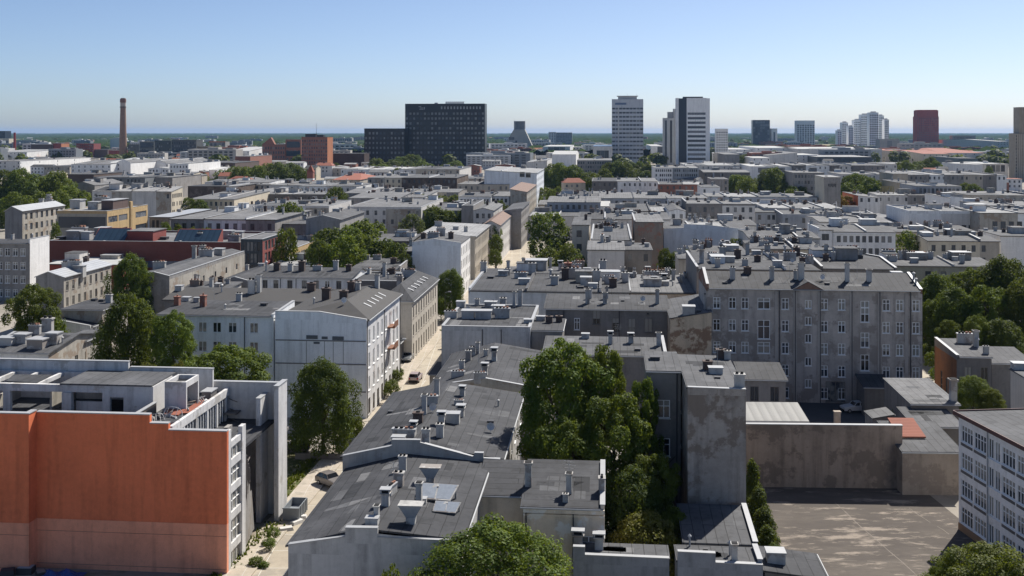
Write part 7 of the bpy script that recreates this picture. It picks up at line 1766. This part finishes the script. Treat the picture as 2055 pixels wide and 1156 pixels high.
# blue tarpaulin and crates at the lower left edge
def tarp():
    P = W(118, 1158, 0); q = random.Random(4); b = MB(); n, m = 12, 7; pts = []
    for j in range(m):
        for i in range(n):
            x = (i/(n-1)-.5)*4.6+q.uniform(-.1, .1); y = (j/(m-1)-.5)*1.8; e = 1-max(abs(i/(n-1)-.5)*2, abs(j/(m-1)-.5)*2)**2
            pts.append((x, y, .05+.75*e*(.65+.35*math.sin(i*1.4+j))))
    b.v = pts
    for j in range(m-1):
        for i in range(n-1): b.f.append((j*n+i, j*n+i+1, (j+1)*n+i+1, (j+1)*n+i)); b.m.append(0)
    o = b.build('tarpaulin', [plain('blue_tarp', (.015, .07, .26), .45)], None); o.location = (P.x, P.y, 0); tag(o, 'bright blue tarpaulin heaped at the foot of the orange wall', 'tarpaulin')
    for k, (u, v, w, h) in enumerate(((52, 1150, 1.5, .6), (15, 1158, 1.2, .7), (82, 1156, .9, .45))):
        P = W(u, v, 0); b = MB(); b.box(-w/2, w/2, -.5, .5, 0, h); b.box(-w/2+.1, w/2-.1, -.4, .4, h+.003, h+.05, 1)
        o = b.build('crate', [M_dtrim, plain('crate_lid', ((.4, .4, .42), (.05, .05, .06), (.25, .24, .22))[k], .6)]); o.location = (P.x, P.y, 0); o.rotation_euler = (0, 0, .3*k)
        tag(o, ('dark crate with a pale lid left of the blue tarpaulin', 'black crate at the left edge below the orange wall', 'small dark crate touching the blue tarpaulin')[k], 'crate')
tarp()
# ------------------------------------------------------------------ air, sky, sun, camera
HAZE = 2.9e-5
b = MB(); b.box(-24000, 24000, -400, 30000, -1.5, 118)
hz_ = b.build('haze', []); kind(hz_, 'stuff')
m = bpy.data.materials.new('haze'); m.use_nodes = True; t = m.node_tree; t.nodes.remove(t.nodes['Principled BSDF'])
v = N(t, 'ShaderNodeVolumePrincipled'); v.inputs['Density'].default_value = HAZE; v.inputs['Color'].default_value = (.36, .58, .95, 1); v.inputs['Anisotropy'].default_value = .2
t.links.new(v.outputs[0], t.nodes['Material Output'].inputs['Volume'])
hz_.data.materials.append(m)

SUN_EL, sx_, sy_ = R(49), .58, .815              # towards the sun: right and beyond the scene
w = bpy.data.worlds.new('World'); SC.world = w; w.use_nodes = True; t = w.node_tree; bg = t.nodes['Background']
sk = t.nodes.new('ShaderNodeTexSky'); sk.sky_type = 'NISHITA'; sk.sun_disc = False
sk.sun_elevation = SUN_EL; sk.sun_rotation = math.atan2(sx_, sy_); sk.altitude = 200; sk.air_density = .6; sk.dust_density = 1.0; sk.ozone_density = 3.8
t.links.new(sk.outputs[0], bg.inputs[0]); bg.inputs[1].default_value = .059
sd = bpy.data.lights.new('sun', 'SUN'); sd.energy = 3.4; sd.angle = R(.53); sd.color = (1, .95, .87)
so = bpy.data.objects.new('sun', sd); COL.objects.link(so)
so.rotation_euler = Vector((sx_*math.cos(SUN_EL), sy_*math.cos(SUN_EL), math.sin(SUN_EL))).to_track_quat('Z', 'Y').to_euler()

cd = bpy.data.cameras.new('camera'); cd.sensor_width = 36; cd.lens = F/2055*36; cd.shift_y = -(578-VH)/2055; cd.clip_start = 1; cd.clip_end = 60000
co = bpy.data.objects.new('camera', cd); COL.objects.link(co); co.location = (0, 0, HC); co.rotation_euler = (R(90), 0, 0); SC.camera = co
SC.view_settings.view_transform = 'Standard'; SC.view_settings.look = 'None'; SC.view_settings.exposure = 1.06; SC.view_settings.gamma = 1
c = SC.cycles; c.max_bounces = 5; c.diffuse_bounces = 3; c.glossy_bounces = 2; c.transmission_bounces = 2; c.transparent_max_bounces = 4; c.volume_bounces = 0
c.use_denoising = True
